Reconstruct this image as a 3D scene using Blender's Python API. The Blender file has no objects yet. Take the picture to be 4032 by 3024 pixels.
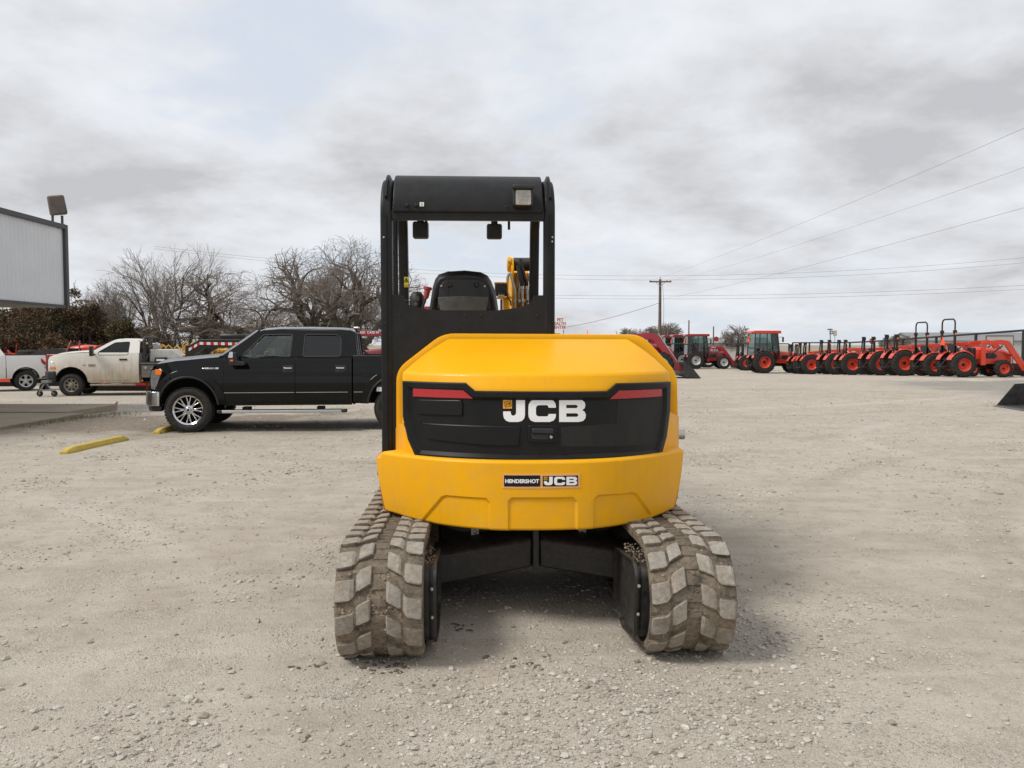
import bpy, bmesh, math, random
import numpy as np
from mathutils import Vector, Matrix
random.seed(7); RNG = np.random.default_rng(7)
scene = bpy.context.scene
COL = scene.collection
pi = math.pi; R = math.radians

# ------------------------------------------------------------------ camera
CAMH = 1.5; FPX = 3264.0; PITCH = math.atan(157 / FPX)
cam = bpy.data.objects.new('camera', bpy.data.cameras.new('camera'))
COL.objects.link(cam); scene.camera = cam
cam.location = (0, 0, CAMH); cam.rotation_euler = (pi / 2 - PITCH, 0, 0)
cam.data.sensor_width = 36; cam.data.lens = 36 * FPX / 4032
cam.data.clip_start = 0.05; cam.data.clip_end = 5000
scene.render.resolution_x = 1024; scene.render.resolution_y = 768
cy_ = scene.cycles; cy_.max_bounces = 7; cy_.diffuse_bounces = 3; cy_.glossy_bounces = 3; cy_.transparent_max_bounces = 12; cy_.caustics_reflective = False; cy_.caustics_refractive = False

# ------------------------------------------------------------------ node helper
def nd(nt, typ, ins=None, **props):
    n = nt.nodes.new(typ)
    for k, v in props.items(): setattr(n, k, v)
    for k, v in (ins or {}).items():
        s = n.inputs[k]
        if isinstance(v, bpy.types.NodeSocket): nt.links.new(v, s)
        elif isinstance(v, bpy.types.Node): nt.links.new(v.outputs[0], s)
        else: s.default_value = v
    return n
def mth(nt, op, a, b=0.0, c=0.0, clamp=False):
    return nd(nt, 'ShaderNodeMath', {0: a, 1: b, 2: c}, operation=op, use_clamp=clamp).outputs[0]
def rng(nt, v, a, b, c=0.0, d=1.0, smooth=False):
    return nd(nt, 'ShaderNodeMapRange', {'Value': v, 'From Min': a, 'From Max': b, 'To Min': c, 'To Max': d},
              interpolation_type='SMOOTHSTEP' if smooth else 'LINEAR').outputs[0]
def noise(nt, vec, scale, detail=4, rough=.55, dist=0.0):
    return nd(nt, 'ShaderNodeTexNoise', {'Vector': vec, 'Scale': scale, 'Detail': detail, 'Roughness': rough, 'Distortion': dist}).outputs[0]
def mixc(nt, f, a, b):
    n = nt.nodes.new('ShaderNodeMix'); n.data_type = 'RGBA'
    for i, v in ((0, f), (6, a), (7, b)):
        if isinstance(v, bpy.types.NodeSocket): nt.links.new(v, n.inputs[i])
        else: n.inputs[i].default_value = v if i == 0 else (*v[:3], 1)
    return n.outputs[2]

# ------------------------------------------------------------------ sky: broken grey winter cloud over a blue sky
SUN_DIR = Vector((-0.62, -0.30, 0.80)).normalized()      # towards the sun
EL = math.asin(SUN_DIR.z); AZ = math.atan2(SUN_DIR.x, SUN_DIR.y)
world = bpy.data.worlds.new('World'); scene.world = world; world.use_nodes = True
wt = world.node_tree; wt.nodes.clear()
sky = nd(wt, 'ShaderNodeTexSky', sky_type='NISHITA', sun_disc=False, sun_elevation=EL, sun_rotation=AZ, altitude=200, dust_density=1.4)
tc = nd(wt, 'ShaderNodeTexCoord')
sp = nd(wt, 'ShaderNodeSeparateXYZ', {0: tc.outputs['Generated']})
zz = mth(wt, 'ADD', mth(wt, 'MAXIMUM', sp.outputs[2], 0.0), 0.26)
cx = mth(wt, 'DIVIDE', sp.outputs[0], zz); cy = mth(wt, 'DIVIDE', sp.outputs[1], zz)
cv = nd(wt, 'ShaderNodeCombineXYZ', {0: cx, 1: cy, 2: 4.9}).outputs[0]
n1 = noise(wt, cv, 1.6, 10, .56, .12)
n2 = noise(wt, nd(wt, 'ShaderNodeVectorMath', {0: cv, 1: (4.3, 1.9, 0)}, operation='ADD').outputs[0], .65, 4, .5, .1)
n3 = noise(wt, nd(wt, 'ShaderNodeVectorMath', {0: cv, 1: (-2.2, 5.1, 2)}, operation='ADD').outputs[0], 2.7, 10, .58, .12)
cover = mth(wt, 'ADD', mth(wt, 'MULTIPLY', n1, .62), mth(wt, 'MULTIPLY', n2, .38))
mask = rng(wt, cover, .38, .48, 0, 1, True)
thick = mth(wt, 'ADD', mth(wt, 'MULTIPLY', n3, .45), mth(wt, 'MULTIPLY', cover, .55))
ramp = nd(wt, 'ShaderNodeValToRGB', {0: thick})
cr = ramp.color_ramp
cr.elements[0].position = .41; cr.elements[0].color = (7.45, 7.65, 8.0, 1)
cr.elements[1].position = .61; cr.elements[1].color = (4.85, 4.95, 5.2, 1)
e = cr.elements.new(.47); e.color = (6.95, 7.15, 7.5, 1)
e = cr.elements.new(.54); e.color = (6.05, 6.17, 6.42, 1)
veil = mixc(wt, .86, sky.outputs[0], (6.5, 7.0, 7.75))
skyc = mixc(wt, mask, veil, ramp.outputs[0])
bg = nd(wt, 'ShaderNodeBackground', {'Color': skyc, 'Strength': 0.1})
wo = nd(wt, 'ShaderNodeOutputWorld', {0: bg})

# ------------------------------------------------------------------ sun (soft, through cloud) and exposure
sun = bpy.data.objects.new('sun', bpy.data.lights.new('sun', 'SUN')); COL.objects.link(sun)
sun.data.energy = 2.4; sun.data.angle = R(16); sun.data.color = (1, .95, .88)
sun.rotation_euler = (-SUN_DIR).to_track_quat('-Z', 'Y').to_euler(); sun.location = (-20, -10, 30)
vs = scene.view_settings
vs.view_transform = 'Standard'; vs.look = 'None'; vs.exposure = 0.20; vs.gamma = 1.0; vs.use_curve_mapping = False

# ------------------------------------------------------------------ materials
def newmat(name):
    m = bpy.data.materials.new(name); m.use_nodes = True; nt = m.node_tree
    return m, nt, nt.nodes['Principled BSDF']
def mat(name, col, rough=.5, metal=0.0, var=.12, vscale=6, bump=0.0, bscale=40, coat=0.0, spec=.5, dust=0.0, dustcol=(.32, .27, .21), emit=0.0, rvar=0.0):
    """painted / plain material: base colour with soft noise variation, optional dust film, bump"""
    m, nt, b = newmat(name)
    tco = nd(nt, 'ShaderNodeTexCoord').outputs['Object']
    n = noise(nt, tco, vscale, 5, .6)
    f = rng(nt, n, .3, .7)
    lo = tuple(c * (1 - var) for c in col); hi = tuple(min(1, c * (1 + var)) for c in col)
    c = mixc(nt, f, lo, hi)
    if dust > 0:
        d = noise(nt, tco, vscale * 2.3, 8, .68)
        g = nd(nt, 'ShaderNodeNewGeometry')
        up = rng(nt, nd(nt, 'ShaderNodeSeparateXYZ', {0: g.outputs['Normal']}).outputs[2], -.2, 1, .45, 1.0)
        dm = mth(nt, 'MULTIPLY', mth(nt, 'MULTIPLY', rng(nt, d, .35, .7), up), dust, clamp=True)
        c = mixc(nt, dm, c, dustcol)
        nt.links.new(rng(nt, dm, 0, 1, rough, max(rough, .85)), b.inputs['Roughness'])
    else:
        if rvar: nt.links.new(rng(nt, noise(nt, tco, vscale * 3, 6, .6), .3, .7, rough - rvar, rough + rvar), b.inputs['Roughness'])
        else: b.inputs['Roughness'].default_value = rough
    nt.links.new(c, b.inputs['Base Color'])
    b.inputs['Metallic'].default_value = metal
    b.inputs['Coat Weight'].default_value = coat; b.inputs['Coat Roughness'].default_value = .04
    b.inputs['Specular IOR Level'].default_value = spec
    if bump:
        bn = nd(nt, 'ShaderNodeBump', {'Height': noise(nt, tco, bscale, 5, .6), 'Strength': bump, 'Distance': .01})
        nt.links.new(bn.outputs[0], b.inputs['Normal'])
    return m
def glassmat(name, tint, gloss=.9):
    m = bpy.data.materials.new(name); m.use_nodes = True; nt = m.node_tree; nt.nodes.clear()
    tr = nd(nt, 'ShaderNodeBsdfTransparent', {'Color': (*tint, 1)})
    gl = nd(nt, 'ShaderNodeBsdfGlossy', {'Color': (gloss, gloss, gloss, 1), 'Roughness': .02})
    lw = nd(nt, 'ShaderNodeFresnel', {'IOR': 1.5})
    f = mth(nt, 'ADD', mth(nt, 'MULTIPLY', lw.outputs[0], 1.15), .01, clamp=True)
    mx = nd(nt, 'ShaderNodeMixShader', {0: f, 1: tr.outputs[0], 2: gl.outputs[0]})
    nd(nt, 'ShaderNodeOutputMaterial', {0: mx.outputs[0]})
    return m

# ------------------------------------------------------------------ mesh builder
class MB:
    def __init__(s): s.v = []; s.f = []; s.m = []
    def add(s, vs, fs, m=0):
        o = len(s.v); s.v += [tuple(v) for v in vs]; s.f += [tuple(i + o for i in f) for f in fs]; s.m += [m] * len(fs); return s
    def box(s, c, d, rot=None, m=0, taper=1.0):
        x, y, z = d[0] / 2, d[1] / 2, d[2] / 2
        vs = [Vector((sx * x * (taper if sz > 0 else 1), sy * y * (taper if sz > 0 else 1), sz * z)) for sz in (-1, 1) for sx, sy in ((-1, -1), (1, -1), (1, 1), (-1, 1))]
        if rot is not None: vs = [rot @ v for v in vs]
        vs = [v + Vector(c) for v in vs]
        return s.add(vs, [(3, 2, 1, 0), (4, 5, 6, 7), (0, 1, 5, 4), (1, 2, 6, 5), (2, 3, 7, 6), (3, 0, 4, 7)], m)
    def tube(s, pts, r, n=8, m=0, caps=True, closed=False):
        P = [Vector(p) for p in pts]; k = len(P)
        rs = r if isinstance(r, (list, tuple)) else [r] * k
        T = []
        for i in range(k):
            if closed: t = P[(i + 1) % k] - P[i - 1]
            else: t = P[min(i + 1, k - 1)] - P[max(i - 1, 0)]
            T.append(t.normalized())
        a = Vector((0, 0, 1)) if abs(T[0].z) < .9 else Vector((1, 0, 0))
        u = T[0].cross(a).normalized(); vs = []
        for i in range(k):
            u = (u - T[i] * u.dot(T[i])).normalized(); w = T[i].cross(u)
            for j in range(n):
                an = 2 * pi * j / n; vs.append(P[i] + (u * math.cos(an) + w * math.sin(an)) * rs[i])
        fs = []
        for i in range(k if closed else k - 1):
            i2 = (i + 1) % k
            for j in range(n):
                j2 = (j + 1) % n; fs.append((i * n + j, i * n + j2, i2 * n + j2, i2 * n + j))
        if caps and not closed: fs += [tuple(range(n - 1, -1, -1)), tuple((k - 1) * n + j for j in range(n))]
        return s.add(vs, fs, m)
    def lathe(s, prof, c=(0, 0, 0), axis='z', n=24, m=0, closed=False, caps=True):
        """prof: (radius, height along axis)"""
        vs = []
        for r, h in prof:
            for j in range(n):
                a = 2 * pi * j / n; p, q = r * math.cos(a), r * math.sin(a)
                vs.append({'z': (p, q, h), 'y': (q, h, p), 'x': (h, p, q)}[axis])
        vs = [Vector(v) + Vector(c) for v in vs]; k = len(prof); fs = []
        for i in range(k if closed else k - 1):
            i2 = (i + 1) % k
            for j in range(n):
                j2 = (j + 1) % n; fs.append((i * n + j, i * n + j2, i2 * n + j2, i2 * n + j))
        if not closed and caps:
            if prof[0][0] > 1e-5: fs.append(tuple(range(n - 1, -1, -1)))
            if prof[-1][0] > 1e-5: fs.append(tuple((k - 1) * n + j for j in range(n)))
        return s.add(vs, fs, m)
    def prism(s, poly, a, b, plane='xz', m=0):
        """2-D polygon extruded from a to b along the third axis"""
        def P(p, h): return {'xz': (p[0], h, p[1]), 'xy': (p[0], p[1], h), 'yz': (h, p[0], p[1])}[plane]
        n = len(poly); vs = [P(p, a) for p in poly] + [P(p, b) for p in poly]
        fs = [tuple(range(n)), tuple(range(2 * n - 1, n - 1, -1))] + [(i, i + n, (i + 1) % n + n, (i + 1) % n) for i in range(n)]
        return s.add(vs, fs, m)
    def loft(s, rings, m=0, closed=True, caps=True):
        n = len(rings[0]); vs = [v for r in rings for v in r]; fs = []
        for i in range(len(rings) - 1):
            for j in range(n if closed else n - 1):
                j2 = (j + 1) % n; fs.append((i * n + j, i * n + j2, (i + 1) * n + j2, (i + 1) * n + j))
        if caps and closed: fs += [tuple(range(n - 1, -1, -1)), tuple((len(rings) - 1) * n + j for j in range(n))]
        return s.add(vs, fs, m)
    def xf(s, M):
        s.v = [tuple(M @ Vector(v)) for v in s.v]; return s
    def mesh(s, name, mats, smooth=40, fixn=True):
        me = bpy.data.meshes.new(name); me.from_pydata(s.v, [], s.f)
        for mm in (mats if isinstance(mats, (list, tuple)) else [mats]): me.materials.append(mm)
        if any(s.m): me.polygons.foreach_set('material_index', s.m)
        if fixn:
            bm = bmesh.new(); bm.from_mesh(me); bmesh.ops.recalc_face_normals(bm, faces=bm.faces); bm.to_mesh(me); bm.free()
        if smooth:
            me.polygons.foreach_set('use_smooth', [True] * len(me.polygons)); me.set_sharp_from_angle(angle=R(smooth))
        me.update(); return me
    def build(s, name, mats, parent=None, smooth=40, bevel=0, seg=2, loc=None, rot=None, fixn=True, bang=35):
        return link(name, s.mesh(name, mats, smooth, fixn), parent, bevel, seg, loc, rot, bang)
def link(name, me, parent=None, bevel=0, seg=2, loc=None, rot=None, bang=35):
    o = bpy.data.objects.new(name, me); COL.objects.link(o); o.parent = parent
    if loc is not None: o.location = loc
    if rot is not None: o.rotation_euler = rot
    if bevel:
        b = o.modifiers.new('bevel', 'BEVEL'); b.width = bevel; b.segments = seg; b.limit_method = 'ANGLE'; b.angle_limit = R(bang); b.harden_normals = False
    return o
def thing(name, label, cat, loc=(0, 0, 0), rotz=0, group=None):
    o = bpy.data.objects.new(name, None); COL.objects.link(o); o.location = loc; o.rotation_euler = (0, 0, rotz); o.empty_display_size = .2
    return tag(o, label, cat, group)
def tag(o, label, cat, group=None, kind=None):
    if label: o['label'] = label
    if cat: o['category'] = cat
    if group: o['group'] = group
    if kind: o['kind'] = kind
    return o
def struct(o): o['kind'] = 'structure'; return o
def copy_tree(o, parent=None):
    c = o.copy(); COL.objects.link(c)
    c.parent = parent
    for ch in list(o.children): copy_tree(ch, c)
    return c
def inset(poly, d):
    """offset a closed counter-clockwise polygon inwards by d with mitred corners"""
    n = len(poly); out = []
    ar = sum(poly[i][0] * poly[(i + 1) % n][1] - poly[(i + 1) % n][0] * poly[i][1] for i in range(n))
    sg = 1 if ar > 0 else -1
    for i in range(n):
        p0, p1, p2 = (Vector(poly[i - 1]), Vector(poly[i]), Vector(poly[(i + 1) % n]))
        a = (p1 - p0).normalized(); b = (p2 - p1).normalized()
        na = Vector((-a.y, a.x)) * sg; nb = Vector((-b.y, b.x)) * sg
        k = max(.35, 1 + na.dot(nb)); out.append(tuple(p1 + (na + nb) * (d / k)))
    return out
def dens(poly, step, closed=True):
    out = []; n = len(poly)
    for i in range(n if closed else n - 1):
        p, q = poly[i], poly[(i + 1) % n]; L = math.dist(p, q); k = max(1, int(round(L / step)))
        for j in range(k): out.append(tuple(p[a] + (q[a] - p[a]) * j / k for a in range(len(p))))
    if not closed: out.append(tuple(poly[-1]))
    return out
def arc(c, r, a0, a1, n):
    return [(c[0] + r * math.cos(R(a0 + (a1 - a0) * i / n)), c[1] + r * math.sin(R(a0 + (a1 - a0) * i / n))) for i in range(n + 1)]
def roundpoly(poly, r, n=4):
    """round every corner of a polygon by radius-ish r"""
    out = []; k = len(poly)
    for i in range(k):
        p0, p1, p2 = Vector(poly[i - 1]), Vector(poly[i]), Vector(poly[(i + 1) % k])
        d0 = min(r, (p0 - p1).length * .45); d2 = min(r, (p2 - p1).length * .45)
        a = p1 + (p0 - p1).normalized() * d0; b = p1 + (p2 - p1).normalized() * d2
        for j in range(n + 1):
            t = j / n; q = a * (1 - t) ** 2 + p1 * 2 * t * (1 - t) + b * t * t; out.append((q.x, q.y))
    return out
def sheet(mb, outer, holes, ucuts, vcuts, front, back=None, m=0):
    """fill a 2-D outline (with holes), cut it into a grid, map it to 3-D twice and close the rim"""
    bm = bmesh.new()
    loops = [outer] + list(holes or []); edges = []
    for lp in loops:
        vs = [bm.verts.new((p[0], p[1], 0)) for p in lp]
        for i in range(len(vs)): edges.append(bm.edges.new((vs[i], vs[(i + 1) % len(vs)])))
    bmesh.ops.triangle_fill(bm, edges=edges, use_beauty=True, use_dissolve=False, normal=(0, 0, 1))
    bmesh.ops.dissolve_limit(bm, angle_limit=R(1), verts=bm.verts[:], edges=bm.edges[:]) if not holes else None
    for u in ucuts: bmesh.ops.bisect_plane(bm, geom=bm.verts[:] + bm.edges[:] + bm.faces[:], plane_co=(u, 0, 0), plane_no=(1, 0, 0), dist=1e-5)
    for v in vcuts: bmesh.ops.bisect_plane(bm, geom=bm.verts[:] + bm.edges[:] + bm.faces[:], plane_co=(0, v, 0), plane_no=(0, 1, 0), dist=1e-5)
    bm.verts.index_update()
    P = [(v.co.x, v.co.y) for v in bm.verts]; F = [[v.index for v in f.verts] for f in bm.faces]
    B = [(e.verts[0].index, e.verts[1].index) for e in bm.edges if len(e.link_faces) == 1]
    bm.free(); n = len(P)
    vs = [front(*p) for p in P]; fs = [tuple(f) for f in F]
    if back is not None:
        vs += [back(*p) for p in P]; fs += [tuple(i + n for i in reversed(f)) for f in F]; fs += [(a, b, b + n, a + n) for a, b in B]
    return mb.add(vs, fs, m)
def lin(a, b, n): return [a + (b - a) * i / n for i in range(1, n)]
def text_mb(txt, size, bold=False, extrude=0.0, align='CENTER'):
    c = bpy.data.curves.new('lettering', 'FONT'); c.body = txt; c.size = size; c.extrude = extrude; c.align_x = align; c.align_y = 'CENTER'
    c.offset = size * (.022 if bold is True else bold); c.resolution_u = 3
    o = bpy.data.objects.new('lettering', c); COL.objects.link(o)
    me = o.to_mesh(); mb = MB(); mb.add([v.co.copy() for v in me.vertices], [tuple(p.vertices) for p in me.polygons])
    o.to_mesh_clear(); bpy.data.objects.remove(o); bpy.data.curves.remove(c)
    return mb
def sstep(a, b, x):
    t = max(0.0, min(1.0, (x - a) / (b - a))); return t * t * (3 - 2 * t)
def zg(x, y):
    """height of the lot: flat near the camera, falling gently away on both sides"""
    zl = -.37 * sstep(15, 31, y) - .006 * max(0, min(60, y - 31))
    zr = -.030 * max(0, min(22, y - 38)) - .0008 * max(0, min(60, y - 60))
    w = sstep(-7, 5, x)
    return zl * (1 - w) + zr * w
def ray(px, py):
    """direction of the view ray through a pixel of the 4032 x 3024 photograph (used to measure positions)"""
    fw = Vector((0, math.cos(PITCH), -math.sin(PITCH))); up = Vector((0, math.sin(PITCH), math.cos(PITCH)))
    return fw + Vector((1, 0, 0)) * ((px - 2016) / FPX) + up * ((1512 - py) / FPX)
def at(px, py, Y):
    d = ray(px, py); return Vector((0, 0, CAMH)) + d * (Y / d.y)
# ------------------------------------------------------------------ ground sheet
def ground_material():
    m, nt, b = newmat('gravel_lot')
    pos = nd(nt, 'ShaderNodeNewGeometry').outputs['Position']
    sp = nd(nt, 'ShaderNodeSeparateXYZ', {0: pos}); X, Y = sp.outputs[0], sp.outputs[1]
    big = noise(nt, pos, .35, 3, .6); mid = noise(nt, pos, 2.2, 5, .65); fine = noise(nt, pos, 38, 5, .72)
    c = mixc(nt, rng(nt, big, .35, .65), (.45, .39, .315), (.56, .50, .415))
    c = mixc(nt, rng(nt, mid, .38, .66, 0, .75), c, (.62, .565, .48))
    c = mixc(nt, rng(nt, noise(nt, pos, 5.5, 5, .7), .50, .70, 0, .62), c, (.33, .275, .21))
    # tyre and track scuffs: long pale smears swept over the dust
    sv = nd(nt, 'ShaderNodeMapping', {0: pos, 'Rotation': (0, 0, .55), 'Scale': (.35, 4.2, 1)}).outputs[0]
    c = mixc(nt, rng(nt, noise(nt, sv, 1.3, 5, .6, .6), .54, .72, 0, .5), c, (.66, .61, .53))
    sv2 = nd(nt, 'ShaderNodeMapping', {0: pos, 'Rotation': (0, 0, -.25), 'Scale': (.25, 2.4, 1)}).outputs[0]
    c = mixc(nt, rng(nt, noise(nt, sv2, 1.1, 5, .65, .5), .55, .75, 0, .5), c, (.33, .285, .228))
    # pebbles pressed into the surface
    v1 = nd(nt, 'ShaderNodeTexVoronoi', {'Vector': pos, 'Scale': 62, 'Randomness': 1.0})
    v2 = nd(nt, 'ShaderNodeTexVoronoi', {'Vector': pos, 'Scale': 145, 'Randomness': 1.0})
    peb = mth(nt, 'MULTIPLY', rng(nt, v1.outputs['Distance'], .18, .42, 1, 0), rng(nt, noise(nt, pos, 1.6, 4, .7), .47, .60))
    pc = nd(nt, 'ShaderNodeSeparateColor', {0: v1.outputs['Color']}).outputs[0]
    c = mixc(nt, mth(nt, 'MULTIPLY', peb, .8), c, mixc(nt, pc, (.25, .22, .18), (.66, .63, .575)))
    c = mixc(nt, rng(nt, fine, .25, .8, 0, .42), c, (.26, .215, .168))
    pc2 = nd(nt, 'ShaderNodeSeparateColor', {0: v2.outputs['Color']}).outputs[1]
    c = mixc(nt, mth(nt, 'MULTIPLY', rng(nt, v2.outputs['Distance'], .15, .4, 1, 0), .4), c, mixc(nt, pc2, (.16, .135, .105), (.64, .605, .545)))
    v3 = nd(nt, 'ShaderNodeTexVoronoi', {'Vector': pos, 'Scale': 11, 'Randomness': 1.0})
    pc3 = nd(nt, 'ShaderNodeSeparateColor', {0: v3.outputs['Color']}); sz = rng(nt, pc3.outputs[2], 0, 1, .04, .24)
    spot = mth(nt, 'MULTIPLY', mth(nt, 'LESS_THAN', v3.outputs['Distance'], sz), rng(nt, Y, 6, 14))
    c = mixc(nt, mth(nt, 'MULTIPLY', spot, .85), c, mixc(nt, mth(nt, 'GREATER_THAN', pc3.outputs[0], .55), (.24, .205, .165), (.72, .69, .63)))
    c = mixc(nt, rng(nt, noise(nt, nd(nt, 'ShaderNodeMapping', {0: pos, 'Location': (3, 1, 0), 'Scale': (.22, .5, 1)}).outputs[0], 1.0, 6, .65, .3), .56, .70, 0, .42), c, (.27, .22, .165))
    # curved wheel ruts where machines swing in and out of the lot
    rn = mth(nt, 'MULTIPLY', mth(nt, 'SUBTRACT', mid, .5), .22)
    for cx_, cy_, r_, w_, k_, pale in ((-9.0, 1.0, 6.6, .16, .38, 1), (-9.0, 1.0, 8.2, .16, .32, 1), (12.5, 2.0, 9.8, .20, .40, 0), (12.5, 2.0, 11.5, .20, .34, 0), (3.0, -14.0, 18.6, .17, .36, 1), (3.0, -14.0, 20.3, .17, .30, 0), (-2.0, 40.0, 22.0, .25, .35, 1), (-2.0, 40.0, 24.0, .25, .30, 0), (9.5, 12.0, 4.2, .18, .30, 1)):
        dx = mth(nt, 'SUBTRACT', X, cx_); dy = mth(nt, 'SUBTRACT', Y, cy_)
        d_ = mth(nt, 'SQRT', mth(nt, 'ADD', mth(nt, 'MULTIPLY', dx, dx), mth(nt, 'MULTIPLY', dy, dy)))
        q = mth(nt, 'ABSOLUTE', mth(nt, 'ADD', mth(nt, 'SUBTRACT', d_, r_), rn))
        f = mth(nt, 'MULTIPLY', rng(nt, q, w_ * .5, w_ * 1.2, 1, 0, True), rng(nt, big, .38, .6, .25, 1.0))
        c = mixc(nt, mth(nt, 'MULTIPLY', f, k_), c, (.64, .59, .51) if pale else (.33, .28, .215))
    def band(v, a, b_, e, k): return mth(nt, 'MULTIPLY', rng(nt, v, a - e, a + e), rng(nt, v, b_ - k, b_ + k, 1, 0))
    wob = mth(nt, 'MULTIPLY', mth(nt, 'SUBTRACT', big, .5), 9.0); wob2 = mth(nt, 'MULTIPLY', mth(nt, 'SUBTRACT', mid, .5), 3.0)
    Xw = mth(nt, 'ADD', mth(nt, 'ADD', X, wob), wob2); Yw = mth(nt, 'ADD', mth(nt, 'ADD', Y, wob), wob2)
    # damp brown dirt in front of the porch
    dirt = mth(nt, 'MULTIPLY', band(Xw, -13, -3.5, .8, 1.4), band(Yw, 13.6, 18.4, .8, .8))
    c = mixc(nt, mth(nt, 'MULTIPLY', dirt, .80), c, mixc(nt, rng(nt, noise(nt, pos, 9, 6, .7), .35, .65), (.13, .102, .075), (.26, .215, .168)))
    # smoother grey asphalt patch on the right
    asph = mth(nt, 'MULTIPLY', band(Xw, 14.5, 60, 1.2, 3), band(Yw, 22, 33.5, 1.2, .8))
    c = mixc(nt, mth(nt, 'MULTIPLY', asph, .8), c, mixc(nt, rng(nt, noise(nt, pos, 60, 4, .7), .3, .7), (.20, .187, .17), (.285, .265, .24)))
    # dry winter grass beyond the lot
    Yg = mth(nt, 'ADD', Y, wob)
    grass = mth(nt, 'MAXIMUM', rng(nt, Yg, 100, 112), mth(nt, 'MULTIPLY', rng(nt, Xw, 25.5, 27), rng(nt, Y, 34, 38)))
    c = mixc(nt, grass, c, mixc(nt, rng(nt, noise(nt, pos, .8, 6, .7), .3, .7), (.26, .23, .16), (.36, .32, .24)))
    c = mixc(nt, mth(nt, 'MULTIPLY', mth(nt, 'SUBTRACT', 1.0, mth(nt, 'MAXIMUM', dirt, grass)), .20), c, (.31, .30, .275))
    nt.links.new(c, b.inputs['Base Color']); b.inputs['Roughness'].default_value = .95; b.inputs['Specular IOR Level'].default_value = .15
    h = mth(nt, 'ADD', mth(nt, 'MULTIPLY', peb, .6), mth(nt, 'ADD', mth(nt, 'MULTIPLY', fine, .7), mth(nt, 'MULTIPLY', mid, 1.2)))
    h = mth(nt, 'ADD', h, mth(nt, 'MULTIPLY', rng(nt, v2.outputs['Distance'], .1, .45, 1, 0), .3))
    nt.links.new(nd(nt, 'ShaderNodeBump', {'Height': h, 'Strength': .7, 'Distance': .02}).outputs[0], b.inputs['Normal'])
    return m
GROUND = ground_material()
def near_bumps(x, y):
    f = sstep(30, 12, abs(y)) if abs(y) < 30 else 0
    return f * (.010 * math.sin(.9 * x + 1.3 * y) * math.sin(.7 * y - .4 * x + 1) + .006 * math.sin(2.3 * x - 1.1 * y + 2))
def zgs(x, y): return zg(x, y) + near_bumps(x, y)
def make_ground():
    n = 230
    t = np.linspace(-1, 1, n); gx = 4.0 * np.sinh(t * 6.85) * .5 * 1.0
    ys = np.linspace(0, 1, n); gy = -30 + 32 + 4.0 * np.sinh((ys * 2 - .55) * 4.6) * 1.0
    vs = [(x, y, zgs(x, y)) for y in gy for x in gx]
    fs = [(j * n + i, j * n + i + 1, (j + 1) * n + i + 1, (j + 1) * n + i) for j in range(n - 1) for i in range(n - 1)]
    mb = MB(); mb.add(vs, fs); o = mb.build('ground', GROUND, smooth=180, fixn=False); struct(o); return o
make_ground()

def stone_mat():
    m, nt, b = newmat('loose_stone')
    col = nd(nt, 'ShaderNodeVertexColor', layer_name='tone')
    pos = nd(nt, 'ShaderNodeNewGeometry').outputs['Position']
    c = mixc(nt, rng(nt, noise(nt, pos, 160, 4, .6), .35, .7, 0, .55), col.outputs[0], (.30, .265, .22))
    nt.links.new(c, b.inputs['Base Color']); b.inputs['Roughness'].default_value = .9; b.inputs['Specular IOR Level'].default_value = .2
    return m
STONE = stone_mat()
def scatter(name, pts, sizes, cols, mat_, flat=.62):
    """many small faceted stones as one mesh"""
    t = (1 + 5 ** .5) / 2
    base = np.array([(-1, t, 0), (1, t, 0), (-1, -t, 0), (1, -t, 0), (0, -1, t), (0, 1, t), (0, -1, -t), (0, 1, -t), (t, 0, -1), (t, 0, 1), (-t, 0, -1), (-t, 0, 1)], float)
    base /= np.linalg.norm(base[0])
    tri = np.array([(0, 11, 5), (0, 5, 1), (0, 1, 7), (0, 7, 10), (0, 10, 11), (1, 5, 9), (5, 11, 4), (11, 10, 2), (10, 7, 6), (7, 1, 8), (3, 9, 4), (3, 4, 2), (3, 2, 6), (3, 6, 8), (3, 8, 9), (4, 9, 5), (2, 4, 11), (6, 2, 10), (8, 6, 7), (9, 8, 1)])
    n = len(pts); V = np.repeat(base[None], n, 0) * RNG.uniform(.62, 1.2, (n, 12, 1))
    V *= (np.stack([RNG.uniform(.7, 1.35, n), RNG.uniform(.7, 1.2, n), RNG.uniform(.75, 1.1, n) * flat], 1) * sizes[:, None])[:, None, :]
    a = RNG.uniform(0, 2 * pi, n); c, s = np.cos(a)[:, None], np.sin(a)[:, None]
    x = V[:, :, 0] * c - V[:, :, 1] * s; y = V[:, :, 0] * s + V[:, :, 1] * c
    V = np.stack([x, y, V[:, :, 2]], 2) + pts[:, None, :]
    F = (tri[None] + (np.arange(n) * 12)[:, None, None]).reshape(-1, 3)
    me = bpy.data.meshes.new(name); me.from_pydata(V.reshape(-1, 3).tolist(), [], F.tolist()); me.materials.append(mat_)
    ca = me.color_attributes.new('tone', 'FLOAT_COLOR', 'POINT')
    cc = np.ones((n, 12, 4)); cc[:, :, :3] = cols[:, None, :]; ca.data.foreach_set('color', cc.reshape(-1))
    return link(name, me)
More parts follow.
